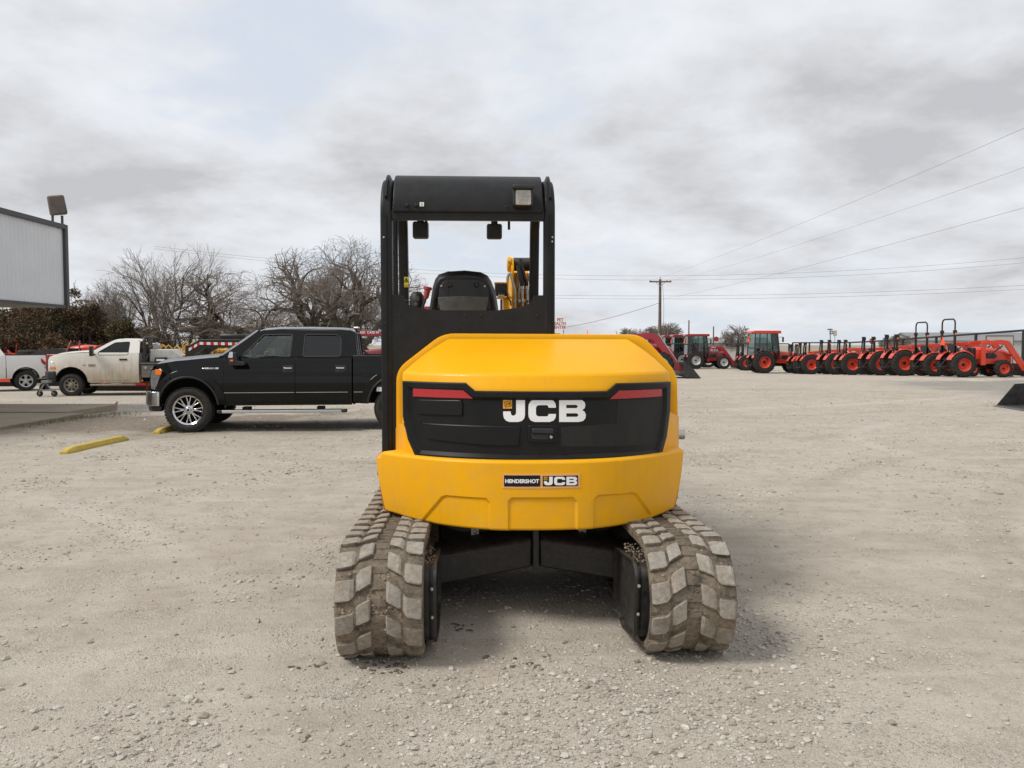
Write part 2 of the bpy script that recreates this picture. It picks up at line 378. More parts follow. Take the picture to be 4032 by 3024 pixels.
def make_gravel():
    P = []; S = []
    def cl(x, y): return math.sin(1.7 * x + .6 * y) * math.sin(1.1 * y - .8 * x + .7) + .6 * math.sin(3.1 * x - 2.3 * y) + .4 * math.sin(5.2 * x + 4.4 * y + 1)
    n = 0
    while n < 42000:
        y = 1.75 + 26 * random.random() ** 2.1; x = random.uniform(-.72, .72) * (y + .6)
        k = cl(x, y); heap = math.exp(-((x - .35) / .8) ** 2 - ((y - 3.35) / .55) ** 2) * 1.4 + math.exp(-((x - 1.0) / .5) ** 2 - ((y - 4.6) / .7) ** 2) * .5
        if random.random() > .06 + .38 * max(0, k) + .9 * heap: continue
        s = .0038 + .0068 * random.random() ** 2 + (.013 * random.random() ** 2.5 if random.random() < .16 else 0)
        if y > 8: s *= 1.5
        P.append((x, y, zgs(x, y) + s * .22)); S.append(s); n += 1
    P = np.array(P); S = np.array(S)
    k = RNG.uniform(0, 1, (len(P), 1)); w = RNG.uniform(0, 1, (len(P), 1))
    cols = (np.array([[.28, .24, .19]]) * (1 - k) + np.array([[.64, .605, .545]]) * k) * (1 - .12 * w) + np.array([[.22, .23, .25]]) * .12 * w
    tag(scatter('gravel', P, S, cols, STONE), 'loose pale limestone gravel strewn over the lot', 'gravel', kind='stuff')
make_gravel()
def make_crumbs():
    P = []; S = []; C = []
    spots = [(1500, 2625, .05, 14), (1565, 2630, .04, 14), (2058, 2618, .06, 16), (1225, 2640, .05, 12), (1810, 2485, .05, 10), (1790, 2470, .04, 8), (1510, 2655, .05, 10), (1940, 2590, .05, 6), (3200, 2515, .03, 4), (2690, 2330, .05, 5), (1650, 2690, .06, 6)]
    for px, py, sp, k in spots:
        d = ray(px, py); t = -CAMH / d.z; g = d * t
        for i in range(k * 2 // 3):
            x, y = g.x + random.gauss(0, sp), g.y + random.gauss(0, sp * .35); s = random.uniform(.005, .018)
            P.append((x, y, zgs(x, y) + s * .2)); S.append(s); C.append(random.choice([(.075, .05, .032), (.10, .068, .043), (.055, .038, .026)]))
    tag(scatter('dirt_crumbs', np.array(P), np.array(S), np.array(C), STONE, .3), 'dark damp dirt crumbs fallen around the excavator tracks', 'dirt', kind='stuff')
make_crumbs()
# ------------------------------------------------------------------ excavator
def yellow_paint():
    m, nt, b = newmat('yellow_paint')
    tco = nd(nt, 'ShaderNodeTexCoord').outputs['Object']
    c = mixc(nt, rng(nt, noise(nt, tco, 3, 5, .6), .3, .7), (.82, .39, .002), (.86, .415, .003))
    d = noise(nt, tco, 9, 9, .7)
    z = nd(nt, 'ShaderNodeSeparateXYZ', {0: tco}).outputs[2]
    dm = mth(nt, 'MULTIPLY', rng(nt, d, .42, .75), rng(nt, z, 1.2, .5, .06, .32), clamp=True)
    c = mixc(nt, dm, c, (.42, .29, .13))
    sc_ = noise(nt, nd(nt, 'ShaderNodeMapping', {0: tco, 'Rotation': (0, .35, .2), 'Scale': (1.2, 1.2, 34)}).outputs[0], 6, 4, .75)
    c = mixc(nt, mth(nt, 'MULTIPLY', rng(nt, sc_, .68, .74), .5), c, (.88, .60, .20))
    st_ = noise(nt, nd(nt, 'ShaderNodeMapping', {0: tco, 'Scale': (22, 22, 1.4)}).outputs[0], 1.0, 5, .6)
    c = mixc(nt, rng(nt, st_, .56, .72, 0, .14), c, (.50, .27, .03))
    nt.links.new(c, b.inputs['Base Color'])
    nt.links.new(rng(nt, d, .3, .7, .36, .48), b.inputs['Roughness'])
    b.inputs['Coat Weight'].default_value = .06; b.inputs['Coat Roughness'].default_value = .1; b.inputs['Specular IOR Level'].default_value = .22
    sc = noise(nt, nd(nt, 'ShaderNodeMapping', {0: tco, 'Scale': (6, 6, 6)}).outputs[0], 1.0, 3, .5)
    nt.links.new(nd(nt, 'ShaderNodeBump', {'Height': sc, 'Strength': .12, 'Distance': .02}).outputs[0], b.inputs['Normal'])
    return m
YEL = yellow_paint()
CANB = mat('canopy_black', (.012, .0125, .0135), .45, var=.25, vscale=9, bump=.12, bscale=240, spec=.25, dust=.05, dustcol=(.20, .18, .155))
PANB = mat('panel_black', (.008, .0082, .009), .36, var=.2, vscale=5, bump=.05, bscale=300, spec=.25, dust=.03, dustcol=(.17, .15, .12))
FRMB = mat('frame_black', (.016, .016, .017), .42, var=.3, vscale=12, bump=.12, bscale=60, dust=.42, dustcol=(.16, .135, .105))
PLAS = mat('black_plastic', (.018, .018, .019), .55, var=.2, vscale=20, bump=.06, bscale=200)
REDR = mat('red_reflector', (.42, .012, .016), .28, var=.12, vscale=60, bump=.2, bscale=500, coat=.5)
WHTD = mat('white_decal', (.86, .86, .85), .4, var=.03)
ORGD = mat('orange_decal', (.80, .36, .025), .4, var=.03)
TAND = mat('sticker_border', (.78, .40, .15), .45, var=.05)
STEEL = mat('bare_steel', (.50, .50, .48), .35, 1.0, var=.2, vscale=30)
ZINC = mat('zinc_pipe', (.46, .48, .42), .38, .6, var=.15, vscale=20)
HOSE = mat('hydraulic_hose', (.018, .018, .018), .6, var=.2, vscale=30, bump=.2, bscale=300)
POCK = mat('grey_canvas', (.10, .10, .092), .9, var=.25, vscale=14, bump=.35, bscale=160)
VINYL = mat('seat_vinyl', (.014, .014, .015), .42, var=.25, vscale=10, bump=.1, bscale=90)
GRIP = mat('red_grip', (.42, .06, .055), .45, var=.1)
LENS = mat('lamp_lens', (.42, .39, .34), .18, .3, var=.2, vscale=40, coat=.6)
YLAB = mat('yellow_label', (.62, .52, .02), .5, var=.05)
def track_mats():
    out = []
    for nm, base, mud in (('track_belt', (.060, .053, .045), .93), ('track_lug_side', (.075, .064, .053), .78), ('track_lug_top', (.30, .278, .242), .55)):
        m, nt, b = newmat(nm)
        tco = nd(nt, 'ShaderNodeTexCoord').outputs['Object']
        n = noise(nt, tco, 11, 8, .68); n2 = noise(nt, tco, 45, 6, .7)
        z = nd(nt, 'ShaderNodeSeparateXYZ', {0: tco}).outputs[2]; y = nd(nt, 'ShaderNodeSeparateXYZ', {0: tco}).outputs[1]
        low = rng(nt, z, .62, .20, .62, 1.0)                       # packed mud sits on the lower run
        c0 = mixc(nt, rng(nt, n2, .3, .7), tuple(v * .75 for v in base), tuple(v * 1.2 for v in base))
        mudc = mixc(nt, rng(nt, n2, .3, .72), (.17, .132, .094), (.36, .295, .218))
        f = mth(nt, 'MULTIPLY', rng(nt, n, .32, .52), mth(nt, 'MULTIPLY', low, mud), clamp=True)
        c = mixc(nt, f, c0, mudc)
        if nm == 'track_lug_top': c = mixc(nt, rng(nt, noise(nt, tco, 23, 5, .7), .52, .62, 0, .6), c, (.37, .35, .315))
        nt.links.new(c, b.inputs['Base Color']); b.inputs['Roughness'].default_value = .9; b.inputs['Specular IOR Level'].default_value = .25
        hh = mth(nt, 'ADD', n, mth(nt, 'MULTIPLY', n2, .5))
        nt.links.new(nd(nt, 'ShaderNodeBump', {'Height': hh, 'Strength': .8 if nm != 'track_lug_top' else .35, 'Distance': .03}).outputs[0], b.inputs['Normal'])
        out.append(m)
    return out
TBELT, TSIDE, TTOP = track_mats()
MUD = mat('dried_mud', (.20, .15, .10), .95, var=.4, vscale=30, bump=1.0, bscale=45, spec=.15)

EXO = Vector((.11, 5.175, 0)); EXA = R(2.7)
EXC = thing('excavator', 'yellow and black mini excavator on muddy rubber tracks with open canopy', 'excavator', EXO, EXA)
_n = Vector((-math.sin(EXA), math.cos(EXA), 0)); _x = Vector((math.cos(EXA), math.sin(EXA), 0)); _C = Vector((0, 0, CAMH))
def E(px, py, yl):
    d = ray(px, py); t = (yl + _n.dot(EXO - _C)) / _n.dot(d); p = _C + d * t - EXO
    return (p.dot(_x), p.z)
def planC(x): return -.975 + .588 * abs(x / .94 if x > 0 else x) ** 2.4
def planH(x): return planC(x) + .035
def EP(px, py, plan, off=0.0):
    yl = -.9
    for i in range(12):
        x, z = E(px, py, yl); yl = plan(x) - off
    return (x, z)
def z4(zx, zy): return (1480 + zx * .56058, 1280 + zy * .5607)      # measured on an enlarged part of the photo
def z3(zx, zy): return (1450 + zx * .42194, 660 + zy * .42194)

def counterweight():
    # plan polyline from front left round the tail to front right
    xs = list(np.linspace(-.895, .895 * .94, 330))
    pts = [(-.90, y) for y in np.linspace(.25, planC(-.9) + .03, 22)] + [(x, planC(x)) for x in xs] + [(.90 * .94, y) for y in np.linspace(planC(.9 * .94) + .03, .25, 22)]
    polys = [[z4(*p) for p in q] for q in (
        [(280, 1400), (455, 1208), (490, 1196), (770, 1212), (800, 1250), (803, 1500), (280, 1500)],
        [(925, 1520), (930, 1235), (955, 1213), (1385, 1210), (1412, 1240), (1416, 1520)],
        [(1527, 1500), (1533, 1225), (1565, 1195), (1800, 1177), (1838, 1186), (1962, 1340), (1962, 1500)])]
    polys = [[EP(px, py, planC) for px, py in q] for q in polys]
    P = np.array(pts); nz = 92; zt, zb = .905, .545
    def sd(poly, X, Z):
        q = np.array(poly); d = np.full(X.shape, 1e9); ins = np.zeros(X.shape, bool); n = len(q)
        for i in range(n):
            a, b = q[i], q[(i + 1) % n]; e = b - a
            t = np.clip(((X - a[0]) * e[0] + (Z - a[1]) * e[1]) / (e @ e), 0, 1)
            d = np.minimum(d, np.hypot(X - a[0] - t * e[0], Z - a[1] - t * e[1]))
            c = ((a[1] > Z) != (b[1] > Z)) & (X < (b[0] - a[0]) * (Z - a[1]) / (b[1] - a[1] + 1e-12) + a[0]); ins ^= c
        return np.where(ins, d, -d)
    T = np.gradient(P, axis=0); T /= np.linalg.norm(T, axis=1)[:, None]; Nn = np.stack([T[:, 1], -T[:, 0]], 1)   # outward
    rows = []
    for k in range(nz + 1):
        z = zb + (zt - zb) * k / nz
        X, Z = P[:, 0], np.full(len(P), z)
        rec = np.zeros(len(P))
        for q in polys: rec = np.maximum(rec, np.clip(sd(q, X, Z) / .0055, 0, 1))
        rec = rec * rec * (3 - 2 * rec) * (np.abs(P[:, 1] - np.vectorize(planC)(X)) < .02)
        tap = .045 * (1 - k / nz) ** 1.6 * np.clip((np.abs(X) - .3) / .5, 0, 1)
        edge = .012 * (max(0, 1 - (nz - k) / 4) ** 2) + .008 * max(0, 1 - k / 3) ** 2
        off = -(rec * .009) - tap - edge
        zz_ = np.where(X < -.86, np.minimum(Z, .862), Z) + .02 * np.clip((np.abs(X) - .55) / .35, 0, 1) * (1 - k / nz)
        rows.append(np.stack([P[:, 0] + Nn[:, 0] * off, P[:, 1] + Nn[:, 1] * off, zz_], 1))
    inner = lambda r, d, dz: np.stack([r[:, 0] - Nn[:, 0] * d, r[:, 1] - Nn[:, 1] * d, r[:, 2] + dz], 1)
    rows = [inner(rows[0], .25, .0)] + rows + [inner(rows[-1], .20, .004)]
    mb = MB(); n = len(P)
    mb.add([tuple(v) for r in rows for v in r], [(k * n + i, k * n + i + 1, (k + 1) * n + i + 1, (k + 1) * n + i) for k in range(len(rows) - 1) for i in range(n - 1)])
    cw = mb.build('counterweight', YEL, EXC, smooth=50)
    # dealer sticker, bent to the tail
    def on(x, z, o): return (x, planC(x) - o, z)
    def patch(name, a, b, m, o, th, parent):
        (x0, z0), (x1, z1) = EP(*z4(*a), planC), EP(*z4(*b), planC)
        mb = MB(); sheet(mb, [(x0, z0), (x1, z0), (x1, z1), (x0, z1)], None, lin(x0, x1, 8), [], lambda x, z: on(x, z, o + th), lambda x, z: on(x, z, o))
        return mb.build(name, m, parent, smooth=30)
    st = patch('sticker', (888, 1146), (1435, 1041), TAND, .0005, .002, cw)
    return cw, st, on
CW, STICK, onC = counterweight()
def sticker_bits():
    mbk = MB()
    for a, b in (((900, 1132), (1154, 1055)), ((1171, 1132), (1419, 1055))):
        (x0, z0), (x1, z1) = EP(*z4(*a), planC), EP(*z4(*b), planC)
        sheet(mbk, [(x0, z0), (x1, z0), (x1, z1), (x0, z1)], None, lin(x0, x1, 6), [], lambda x, z: onC(x, z, .004), lambda x, z: onC(x, z, .0015))
    mbk.build('sticker_field', PANB, CW, smooth=30)
    t = text_mb('HENDERSHOT', .0262, .04)
    (x0, zc), (x1, _) = EP(*z4(908, 1094), planC), EP(*z4(1146, 1094), planC)
    xs = [v[0] for v in t.v]; w = max(xs) - min(xs); ys = [v[1] for v in t.v]; yc = (max(ys) + min(ys)) / 2
    t.v = [onC((x0 + x1) / 2 + (v[0] - (max(xs) + min(xs)) / 2) * (x1 - x0) / w, zc + (v[1] - yc) * 1.0, .0055) for v in t.v]
    t.build('lettering', WHTD, CW, smooth=0)
sticker_bits()

def jcb_letters(mp, parent, mw, mo, mk):
    """the three block letters and the little square badge; mp maps unit coords (0..1 wide, 0..aspect) to the surface. unit = measured on the photo"""
    def poly(name, pts, m, lift, holes=None):
        mb = MB(); xs = [p[0] for p in pts]
        sheet(mb, pts, holes, lin(min(xs), max(xs), 7), [], lambda x, z: mp(x, z, lift + .0015), lambda x, z: mp(x, z, lift))
        return mb.build(name, m, parent, smooth=20)
    # coordinates in enlarged-photo pixels: J 894..1047, C 1071..1265, B 1287..1475, y 523..680
    J = [(985, 523), (1047, 523), (1047, 630)] + [(1042, 655), (1025, 673), (998, 680), (940, 680), (915, 672), (899, 652), (894, 628), (894, 606), (946, 606), (950, 628), (962, 637), (978, 632), (985, 618)]
    Cc = [(1265, 580), (1213, 580)] + [(1210, 568), (1200, 562), (1142, 562), (1128, 570), (1124, 584), (1124, 620), (1128, 634), (1142, 641), (1200, 641), (1210, 636), (1213, 624), (1265, 624), (1262, 650), (1248, 670), (1222, 680), (1115, 680), (1088, 670), (1074, 648), (1071, 625), (1071, 578), (1074, 555), (1088, 533), (1115, 523), (1222, 523), (1248, 532), (1262, 552)]
    B = [(1287, 523), (1420, 523), (1450, 528), (1468, 545), (1471, 565), (1465, 585), (1448, 597), (1466, 608), (1475, 630), (1471, 655), (1455, 673), (1425, 680), (1287, 680)]
    h1 = [(1337, 560), (1337, 583), (1408, 583), (1419, 572), (1408, 560)]; h2 = [(1337, 619), (1337, 644), (1412, 644), (1424, 632), (1412, 619)]
    poly('letter', J, mw, .001); poly('letter', Cc, mw, .001); poly('letter', B, mw, .001, [h1, h2])
    bd = poly('badge', [(893, 523), (956, 523), (956, 586), (893, 586)], mo, .001)
    fr = [(900, 540), (948, 531), (950, 568), (906, 576)]
    poly('badge_frame', fr, mk, .003, [inset(fr, 2.4)])
    t = text_mb('JCB', 26, True); 
    t.v = [mp(927 + v[0] * .82, 553.5 - v[1] * .85 - v[0] * .12, .0052) for v in t.v]
    t.build('badge_lettering', mk, parent, smooth=0)

def hood():
    H = MB()
    # outer arch (fixed frame) and inner lid
    def arch(off, yl):
        pts = [(142, 860), (142, 312), (470, 58), (1870, 66), (2120, 335), (2128, 850)]
        return [E(*z4(*p), yl) for p in pts]
    A = arch(0, -.32)
    inn = inset(A, .03)
    mb = MB()
    ro = roundpoly(A, .07, 5); ri = roundpoly(inn, .06, 5)
    prof = [(ro, .62), (ro, -.305), (inset(ro, .004), -.318), (ri, -.325), (inset(ri, .05), -.316), (inset(ri, .05), .62)]
    mb.loft([[(x, y, z) for x, z in r] for r, y in prof], caps=False)
    fr = mb.build('hood_frame', YEL, EXC, smooth=45)
    # side bodywork ahead of the arch closes the engine bay
    mb = MB(); mb.prism([(x, z) for x, z in inset(A, .012)], .60, .10); mb.build('engine_bay', PANB, EXC, smooth=30)
    # lid: slope facet, two corner facets, rear band
    aTL = E(*z4(505, 96), -.35); aTR = E(*z4(1775, 100), -.35); aSL = E(*z4(186, 352), -.37); aSR = E(*z4(2068, 347), -.37)
    xl, xr = EP(*z4(186, 395), planH)[0] - .004, EP(*z4(2070, 400), planH)[0] + .004
    zr = 1.345
    N = 28
    rear = [(xl + (xr - xl) * i / N) for i in range(N + 1)]
    vs = []; fs = []
    top = [(aTL[0] + (aTR[0] - aTL[0]) * i / N, -.35, aTL[1] + (aTR[1] - aTL[1]) * i / N) for i in range(N + 1)]
    mid = []
    yr = lambda x: planH(x) + .045
    r1 = [(x, yr(x) + .02, zr) for x in rear]
    r2 = [(x, yr(x) - .012, zr - .085) for x in rear]
    r3 = [(x, yr(x) + .0, .895) for x in rear]
    # slope rings with a slight crown
    K = 8
    rings = []
    for k in range(K + 1):
        t = k / K
        rings.append([(a[0] + (b[0] - a[0]) * t, a[1] + (b[1] - a[1]) * t, a[2] + (b[2] - a[2]) * t + .012 * math.sin(pi * t)) for a, b in zip(top, r1)])
    rings += [r2, r3]
    n = N + 1
    vs = [p for r in rings for p in r]
    fs = [(k * n + i, k * n + i + 1, (k + 1) * n + i + 1, (k + 1) * n + i) for k in range(len(rings) - 1) for i in range(N)]
    # corner facets: fan from the shoulder to the lid's side edge, then side walls
    def side(idx, S, sgn):
        o = len(vs)
        sh = (S[0], -.37, S[1]); vs.append(sh)
        for k in range(K): fs.append((o, k * n + idx, (k + 1) * n + idx))
        b0 = len(vs); vs.extend([(S[0], -.37, 1.255), (S[0], -.37, .895)])
        fs.append((o, K * n + idx, (K + 1) * n + idx, b0)); fs.append((b0, (K + 1) * n + idx, (K + 2) * n + idx, b0 + 1))
    side(0, (aSL[0] - .0, aSL[1]), -1); side(N, (aSR[0], aSR[1]), 1)
    mb = MB(); mb.add(vs, fs)
    lid = mb.build('hood', YEL, EXC, smooth=28, bevel=.013, seg=3, bang=20)
    # top ledge lid strip
    (x0, z0), (x1, z1) = E(*z4(727, 88), -.2), E(*z4(1295, 60), -.2)
    mb = MB(); mb.box(((x0 + x1) / 2, -.08, z1 - .012), (x1 - x0, .30, .030)); mb.build('filler_flap', YEL, EXC, bevel=.006)
    # lower side cheeks between hood and counterweight
    pr = lambda q: (lambda x, z: (x, planH(x) + .012, z))(*EP(*z4(*q), planH))
    fl = lambda q: (lambda x, z: (x, -.34, z))(*E(*z4(*q), -.34))
    for q in (((190, 690), (287, 938), (140, 722), (140, 965)), ((2064, 610), (1998, 935), (2128, 640), (2128, 905))):
        A_, B_, C_, D_ = pr(q[0]), pr(q[1]), fl(q[2]), fl(q[3]); bk = [(v[0] * .86, v[1] + .30, v[2]) for v in (A_, B_, C_, D_)]
        up = lambda v: (v[0], v[1] + .1, v[2])
        B2 = (B_[0], B_[1], .885); D2 = (D_[0], D_[1], .885)
        mb = MB(); vs = [A_, B_, C_, D_, B2, D2] + [(.5 * A_[0], -.3, A_[2]), (.5 * A_[0], -.3, .885), (C_[0], -.2, C_[2]), (C_[0], -.2, .885)]
        mb.add(vs, [(0, 1, 3, 2), (1, 4, 5, 3), (0, 6, 7, 4, 1), (0, 2, 8, 6), (2, 3, 5, 9, 8), (4, 7, 9, 5), (6, 8, 9, 7)])
        mb.build('cheek_panel', YEL, EXC, bevel=.008, seg=3)
    return lid
LID = hood()

def rear_panel():
    out = [(188, 392), (630, 405), (697, 461), (1623, 463), (1690, 408), (2068, 397), (2064, 600), (2040, 780), (1998, 931), (1590, 962), (1180, 976), (720, 965), (285, 936), (225, 800), (190, 640)]
    pl = lambda x: planH(x) + .025
    O = [EP(*z4(*p), pl) for p in out]
    def ring(d): return inset(O, d)
    st = [(O, -.03), (O, .016), (ring(.006), .022), (ring(.030), .022), (ring(.048), .004)]
    mb = MB(); n = None; loops = []
    for poly, h in st:
        dl = []
        m_ = len(poly)
        for i in range(m_):
            p, q = poly[i], poly[(i + 1) % m_]
            k = max(1, int(round(math.dist(O[i], O[(i + 1) % m_]) / .05)))
            for j in range(k): dl.append((p[0] + (q[0] - p[0]) * j / k, p[1] + (q[1] - p[1]) * j / k))
        loops.append([(x, pl(x) - h, z) for x, z in dl])
    mb.loft(loops, caps=False)
    last = ring(.048)
    sheet(mb, last, None, lin(-.85, .85, 34), [], lambda x, z: (x, pl(x) - .004, z))
    pan = mb.build('rear_panel', PANB, EXC, smooth=28)
    on = lambda x, z, h: (x, pl(x) - .004 - h, z)
    def relief(name, pts, h, m, parent=pan, bev=.006, step=10):
        P = [EP(*z4(*p), pl, .004) for p in pts]; xs = [p[0] for p in P]
        mb = MB(); sheet(mb, P, None, lin(min(xs), max(xs), step), [], lambda x, z: on(x, z, h), lambda x, z: on(x, z, -.004))
        return mb.build(name, m, parent, smooth=30, bevel=bev, seg=2)
    relief('reflector', [(261, 441), (612, 455), (686, 516), (261, 501)], .010, REDR, EXC, .002)
    relief('reflector', [(2007, 445), (1708, 457), (1640, 520), (2007, 500)], .010, REDR, EXC, .002)
    relief('raised_pad', [(290, 520), (600, 524), (610, 545), (608, 640), (290, 625)], .010, PANB, pan, .008)
    relief('raised_pad', [(325, 684), (1015, 708), (1005, 850), (800, 850), (360, 800)], .010, PANB, pan, .010)
    relief('lock_plate', roundpoly([(1066, 700), (1274, 700), (1274, 828), (1066, 824)], 22, 4), .012, PANB, pan, .004)
    relief('door_handle', [(1096, 722), (1246, 724), (1250, 762), (1092, 758)], .024, PLAS, pan, .005)
    relief('handle_recess', [(1092, 762), (1210, 764), (1210, 802), (1096, 800)], .014, PLAS, pan, .002)
    x, z = EP(*z4(1228, 783), pl, .004)
    mb = MB(); mb.lathe([(0, -.030), (.007, -.030), (.0095, -.026), (.0095, .0)], (x, pl(x) - .004, z), 'y', 16); mb.build('lock', STEEL, EXC, smooth=30)
    # perforated, dusty screen on the right
    m, nt, b = newmat('vent_screen')
    tco = nd(nt, 'ShaderNodeTexCoord').outputs['Object']
    sp = nd(nt, 'ShaderNodeSeparateXYZ', {0: tco})
    g = mth(nt, 'MULTIPLY', rng(nt, mth(nt, 'SINE', mth(nt, 'MULTIPLY', sp.outputs[0], 1250)), -.3, .3), rng(nt, mth(nt, 'SINE', mth(nt, 'MULTIPLY', sp.outputs[2], 1250)), -.3, .3))
    dn = rng(nt, noise(nt, nd(nt, 'ShaderNodeMapping', {0: tco, 'Scale': (3, 3, 1)}).outputs[0], 5, 7, .7), .38, .72, 0, .75)
    c = mixc(nt, g, mixc(nt, dn, (.009, .009, .0095), (.030, .026, .018)), (.004, .004, .004))
    nt.links.new(c, b.inputs['Base Color']); b.inputs['Roughness'].default_value = .7
    relief('vent_screen', [(1700, 520), (1985, 525), (1965, 790), (1925, 835), (1300, 850), (1300, 715), (1690, 690)], .001, m, EXC, 0)
    sx = lambda x, z, h: (lambda p: on(p[0], p[1], h))(EP(*z4(x, z), pl, .004))
    jcb_letters(sx, EXC, WHTD, ORGD, PANB)
    return on
onP = rear_panel()
def small_logo():
    # same emblem, reduced, on the dealer sticker
    def mp(x, z, h):
        u = 1180 + (x - 893) / (1475 - 893) * (1414 - 1180); w = 1065 + (z - 523) / (680 - 523) * (1124 - 1065)
        px, pz = EP(*z4(u, w), planC, .004); return onC(px, pz, .0042 + h * .5)
    jcb_letters(mp, CW, WHTD, ORGD, PANB)
small_logo()

def exhaust():
    x, z = E(*z4(2118, 762), -.20)
    mb = MB(); mb.lathe([(.025, 0), (.030, 0), (.030, .18), (.025, .18)], (0, 0, 0), 'x', 16, closed=True)
    o = mb.build('exhaust_pipe', STEEL, EXC, loc=(x - .15, -.24, z), smooth=40)
    mb = MB(); mb.lathe([(.0, .0), (.030, 0), (.034, .012), (.0, .012)], (0, 0, 0), 'x', 16); mb.build('exhaust_ring', PANB, EXC, loc=(x - .04, -.24, z))
exhaust()

# ---- canopy
def canopy():
    yb = -.25
    cv = lambda zx, zy: E(*z3(zx, zy), yb)
    xl0, _ = cv(113, 900); xl1, _ = cv(222, 900); xr0, _ = cv(1640, 900); xr1, _ = cv(1744, 900)
    ztop = cv(0, 435)[1]; zhead = cv(0, 480)[1]; zbot = .80
    zdeck = 1.50
    # rear posts: rounded rear corner, running up and over into the roof rails
    yf = 1.02
    rroof = .26
    zroof = ztop + .245
    def rail(xa, xb, name):
        # side profile of the bent tube: up the rear, over the roof and down the front leg
        th = .085
        path = [(yb, zbot), (yb, ztop)] + [(yb + rroof - rroof * math.cos(R(a)), ztop + .245 * math.sin(R(a))) for a in (12, 24, 36, 48, 60, 72, 84)] + [(yb + rroof, zroof), (yf - .30, zroof), (yf - .12, zroof - .03), (yf - .03, zroof - .12), (yf + .0, zroof - .30), (yf + .10, 1.4), (yf + .12, 1.0)]
        inner = [(yb + th, zbot), (yb + th, ztop - .02)] + [(yb + rroof - (rroof - th) * math.cos(R(a)), ztop - .01 + (.245 - th) * math.sin(R(a))) for a in (12, 24, 36, 48, 60, 72, 84)] + [(yb + rroof, zroof - th), (yf - .31, zroof - th), (yf - .17, zroof - .11), (yf - .11, zroof - .18), (yf - .09, zroof - .32), (yf + .01, 1.4), (yf + .03, 1.0)]
        mb = MB(); vs = []
        for (y, z), (y2, z2) in zip(path, inner): vs += [(xa, y, z), (xb, y, z), (xb, y2, z2), (xa, y2, z2)]
        n = len(path); fs = []
        for i in range(n - 1):
            for j in range(4): fs.append((i * 4 + j, i * 4 + (j + 1) % 4, (i + 1) * 4 + (j + 1) % 4, (i + 1) * 4 + j))
        fs += [(0, 1, 2, 3), tuple((n - 1) * 4 + j for j in (3, 2, 1, 0))]
        mb.add(vs, fs); return mb.build(name, CANB, EXC, smooth=35, bevel=.014, seg=3)
    rail(xl0, xl1, 'canopy_post'); rail(xr0, xr1, 'canopy_post')
    # raised seam along the posts
    mb = MB()
    mb.box((cv(165, 900)[0], yb - .004, (zbot + ztop) / 2), (.008, .012, ztop - zbot)); mb.build('post_seam', CANB, EXC)
    mb = MB(); mb.box((cv(1700, 900)[0], yb - .004, (1.52 + ztop) / 2), (.008, .012, ztop - 1.52)); mb.build('post_seam', CANB, EXC)
    # rolled rear roof sheet between the rails
    x0, _ = cv(228, 300); x1, _ = cv(1630, 300)
    sec = [(yb + .004, ztop + .010), (yb - .012, ztop + .016)] + [(yb - .012 + rroof - rroof * math.cos(R(a)), ztop + .02 + .25 * math.sin(R(a))) for a in range(6, 91, 7)] + [(yb + rroof, ztop + .272), (yf - .25, ztop + .268), (yf - .25, ztop + .245), (yb + rroof, ztop + .24)]
    sec2 = sec + [(yb + .05, ztop + .03)]
    mb = MB(); mb.prism(sec2, x0, x1, 'yz'); mb.build('roof', CANB, EXC, smooth=35, bevel=.008, seg=3)
    # header
    mb = MB(); mb.box(((xl1 + xr0) / 2, yb + .03, (ztop + zhead) / 2 + .012), (xr0 - xl1 + .002, .055, ztop - zhead + .024)); mb.build('header', CANB, EXC, bevel=.004)
    # end flanges
    for xa in (cv(160, 100)[0], cv(1700, 100)[0]):
        pr = [(yb - .018 + rroof - rroof * math.cos(R(a)), ztop + .022 + .250 * math.sin(R(a))) for a in range(20, 91, 7)] + [(yf - .25, ztop + .272), (yf - .25, ztop + .20), (yb + rroof, ztop + .20), (yb + .06, ztop + .08)]
        mb = MB(); mb.prism(pr, xa - .006, xa + .006, 'yz'); mb.build('roof_flange', CANB, EXC, smooth=30)
    # front cross member
    mb = MB(); mb.box(((xl1 + xr0) / 2, yf - .14, zroof - .05), (xr0 - xl1 + .02, .10, .08)); mb.build('front_header', CANB, EXC, bevel=.01)
    # lower rear panel with its cut-out
    cut = [(222, 1186), (322, 1186), (330, 1215), (345, 1250), (375, 1278), (420, 1293), (570, 1325), (700, 1331), (1210, 1331), (1330, 1316), (1450, 1293), (1505, 1268), (1535, 1240), (1546, 1205), (1556, 1192), (1642, 1192)]
    P = [cv(*p) for p in cut]
    poly = P + [(xr0 + .02, zdeck), (xr0 + .02, .86), (xl1 - .04, .86), (xl1 - .04, P[0][1] - .005)]
    poly[0] = (xl1 - .04, P[0][1])
    poly = poly[:-1]
    mb = MB(); sheet(mb, poly, None, [], [], lambda x, z: (x, yb + .006, z), lambda x, z: (x, yb + .022, z)); mb.build('rear_guard', CANB, EXC, smooth=20)
    # bolts on the roof sheet
    for zx in (360, 446):
        x, z = cv(zx, 352); mb = MB(); mb.lathe([(0, -.022), (.009, -.022), (.011, -.018), (.011, -.006), (.013, -.004), (.013, .01)], (x, yb - .012, z), 'y', 6); mb.build('roof_bolt', PLAS, EXC, smooth=30)
    x, z = cv(1287, 368); mb = MB(); mb.lathe([(0, -.012), (.006, -.010), (.008, .01)], (x, yb - .008, z), 'y', 10); mb.build('roof_plug', PLAS, EXC)
    (a, b), (c, d) = cv(482, 365), cv(521, 328)
    mb = MB(); mb.prism([(a, b), (c, b), (c, d), (a, d)], yb - .018, yb - .004); lab = mb.build('label', WHTD, EXC)
    x, z = (a + c) / 2, (b + d) / 2
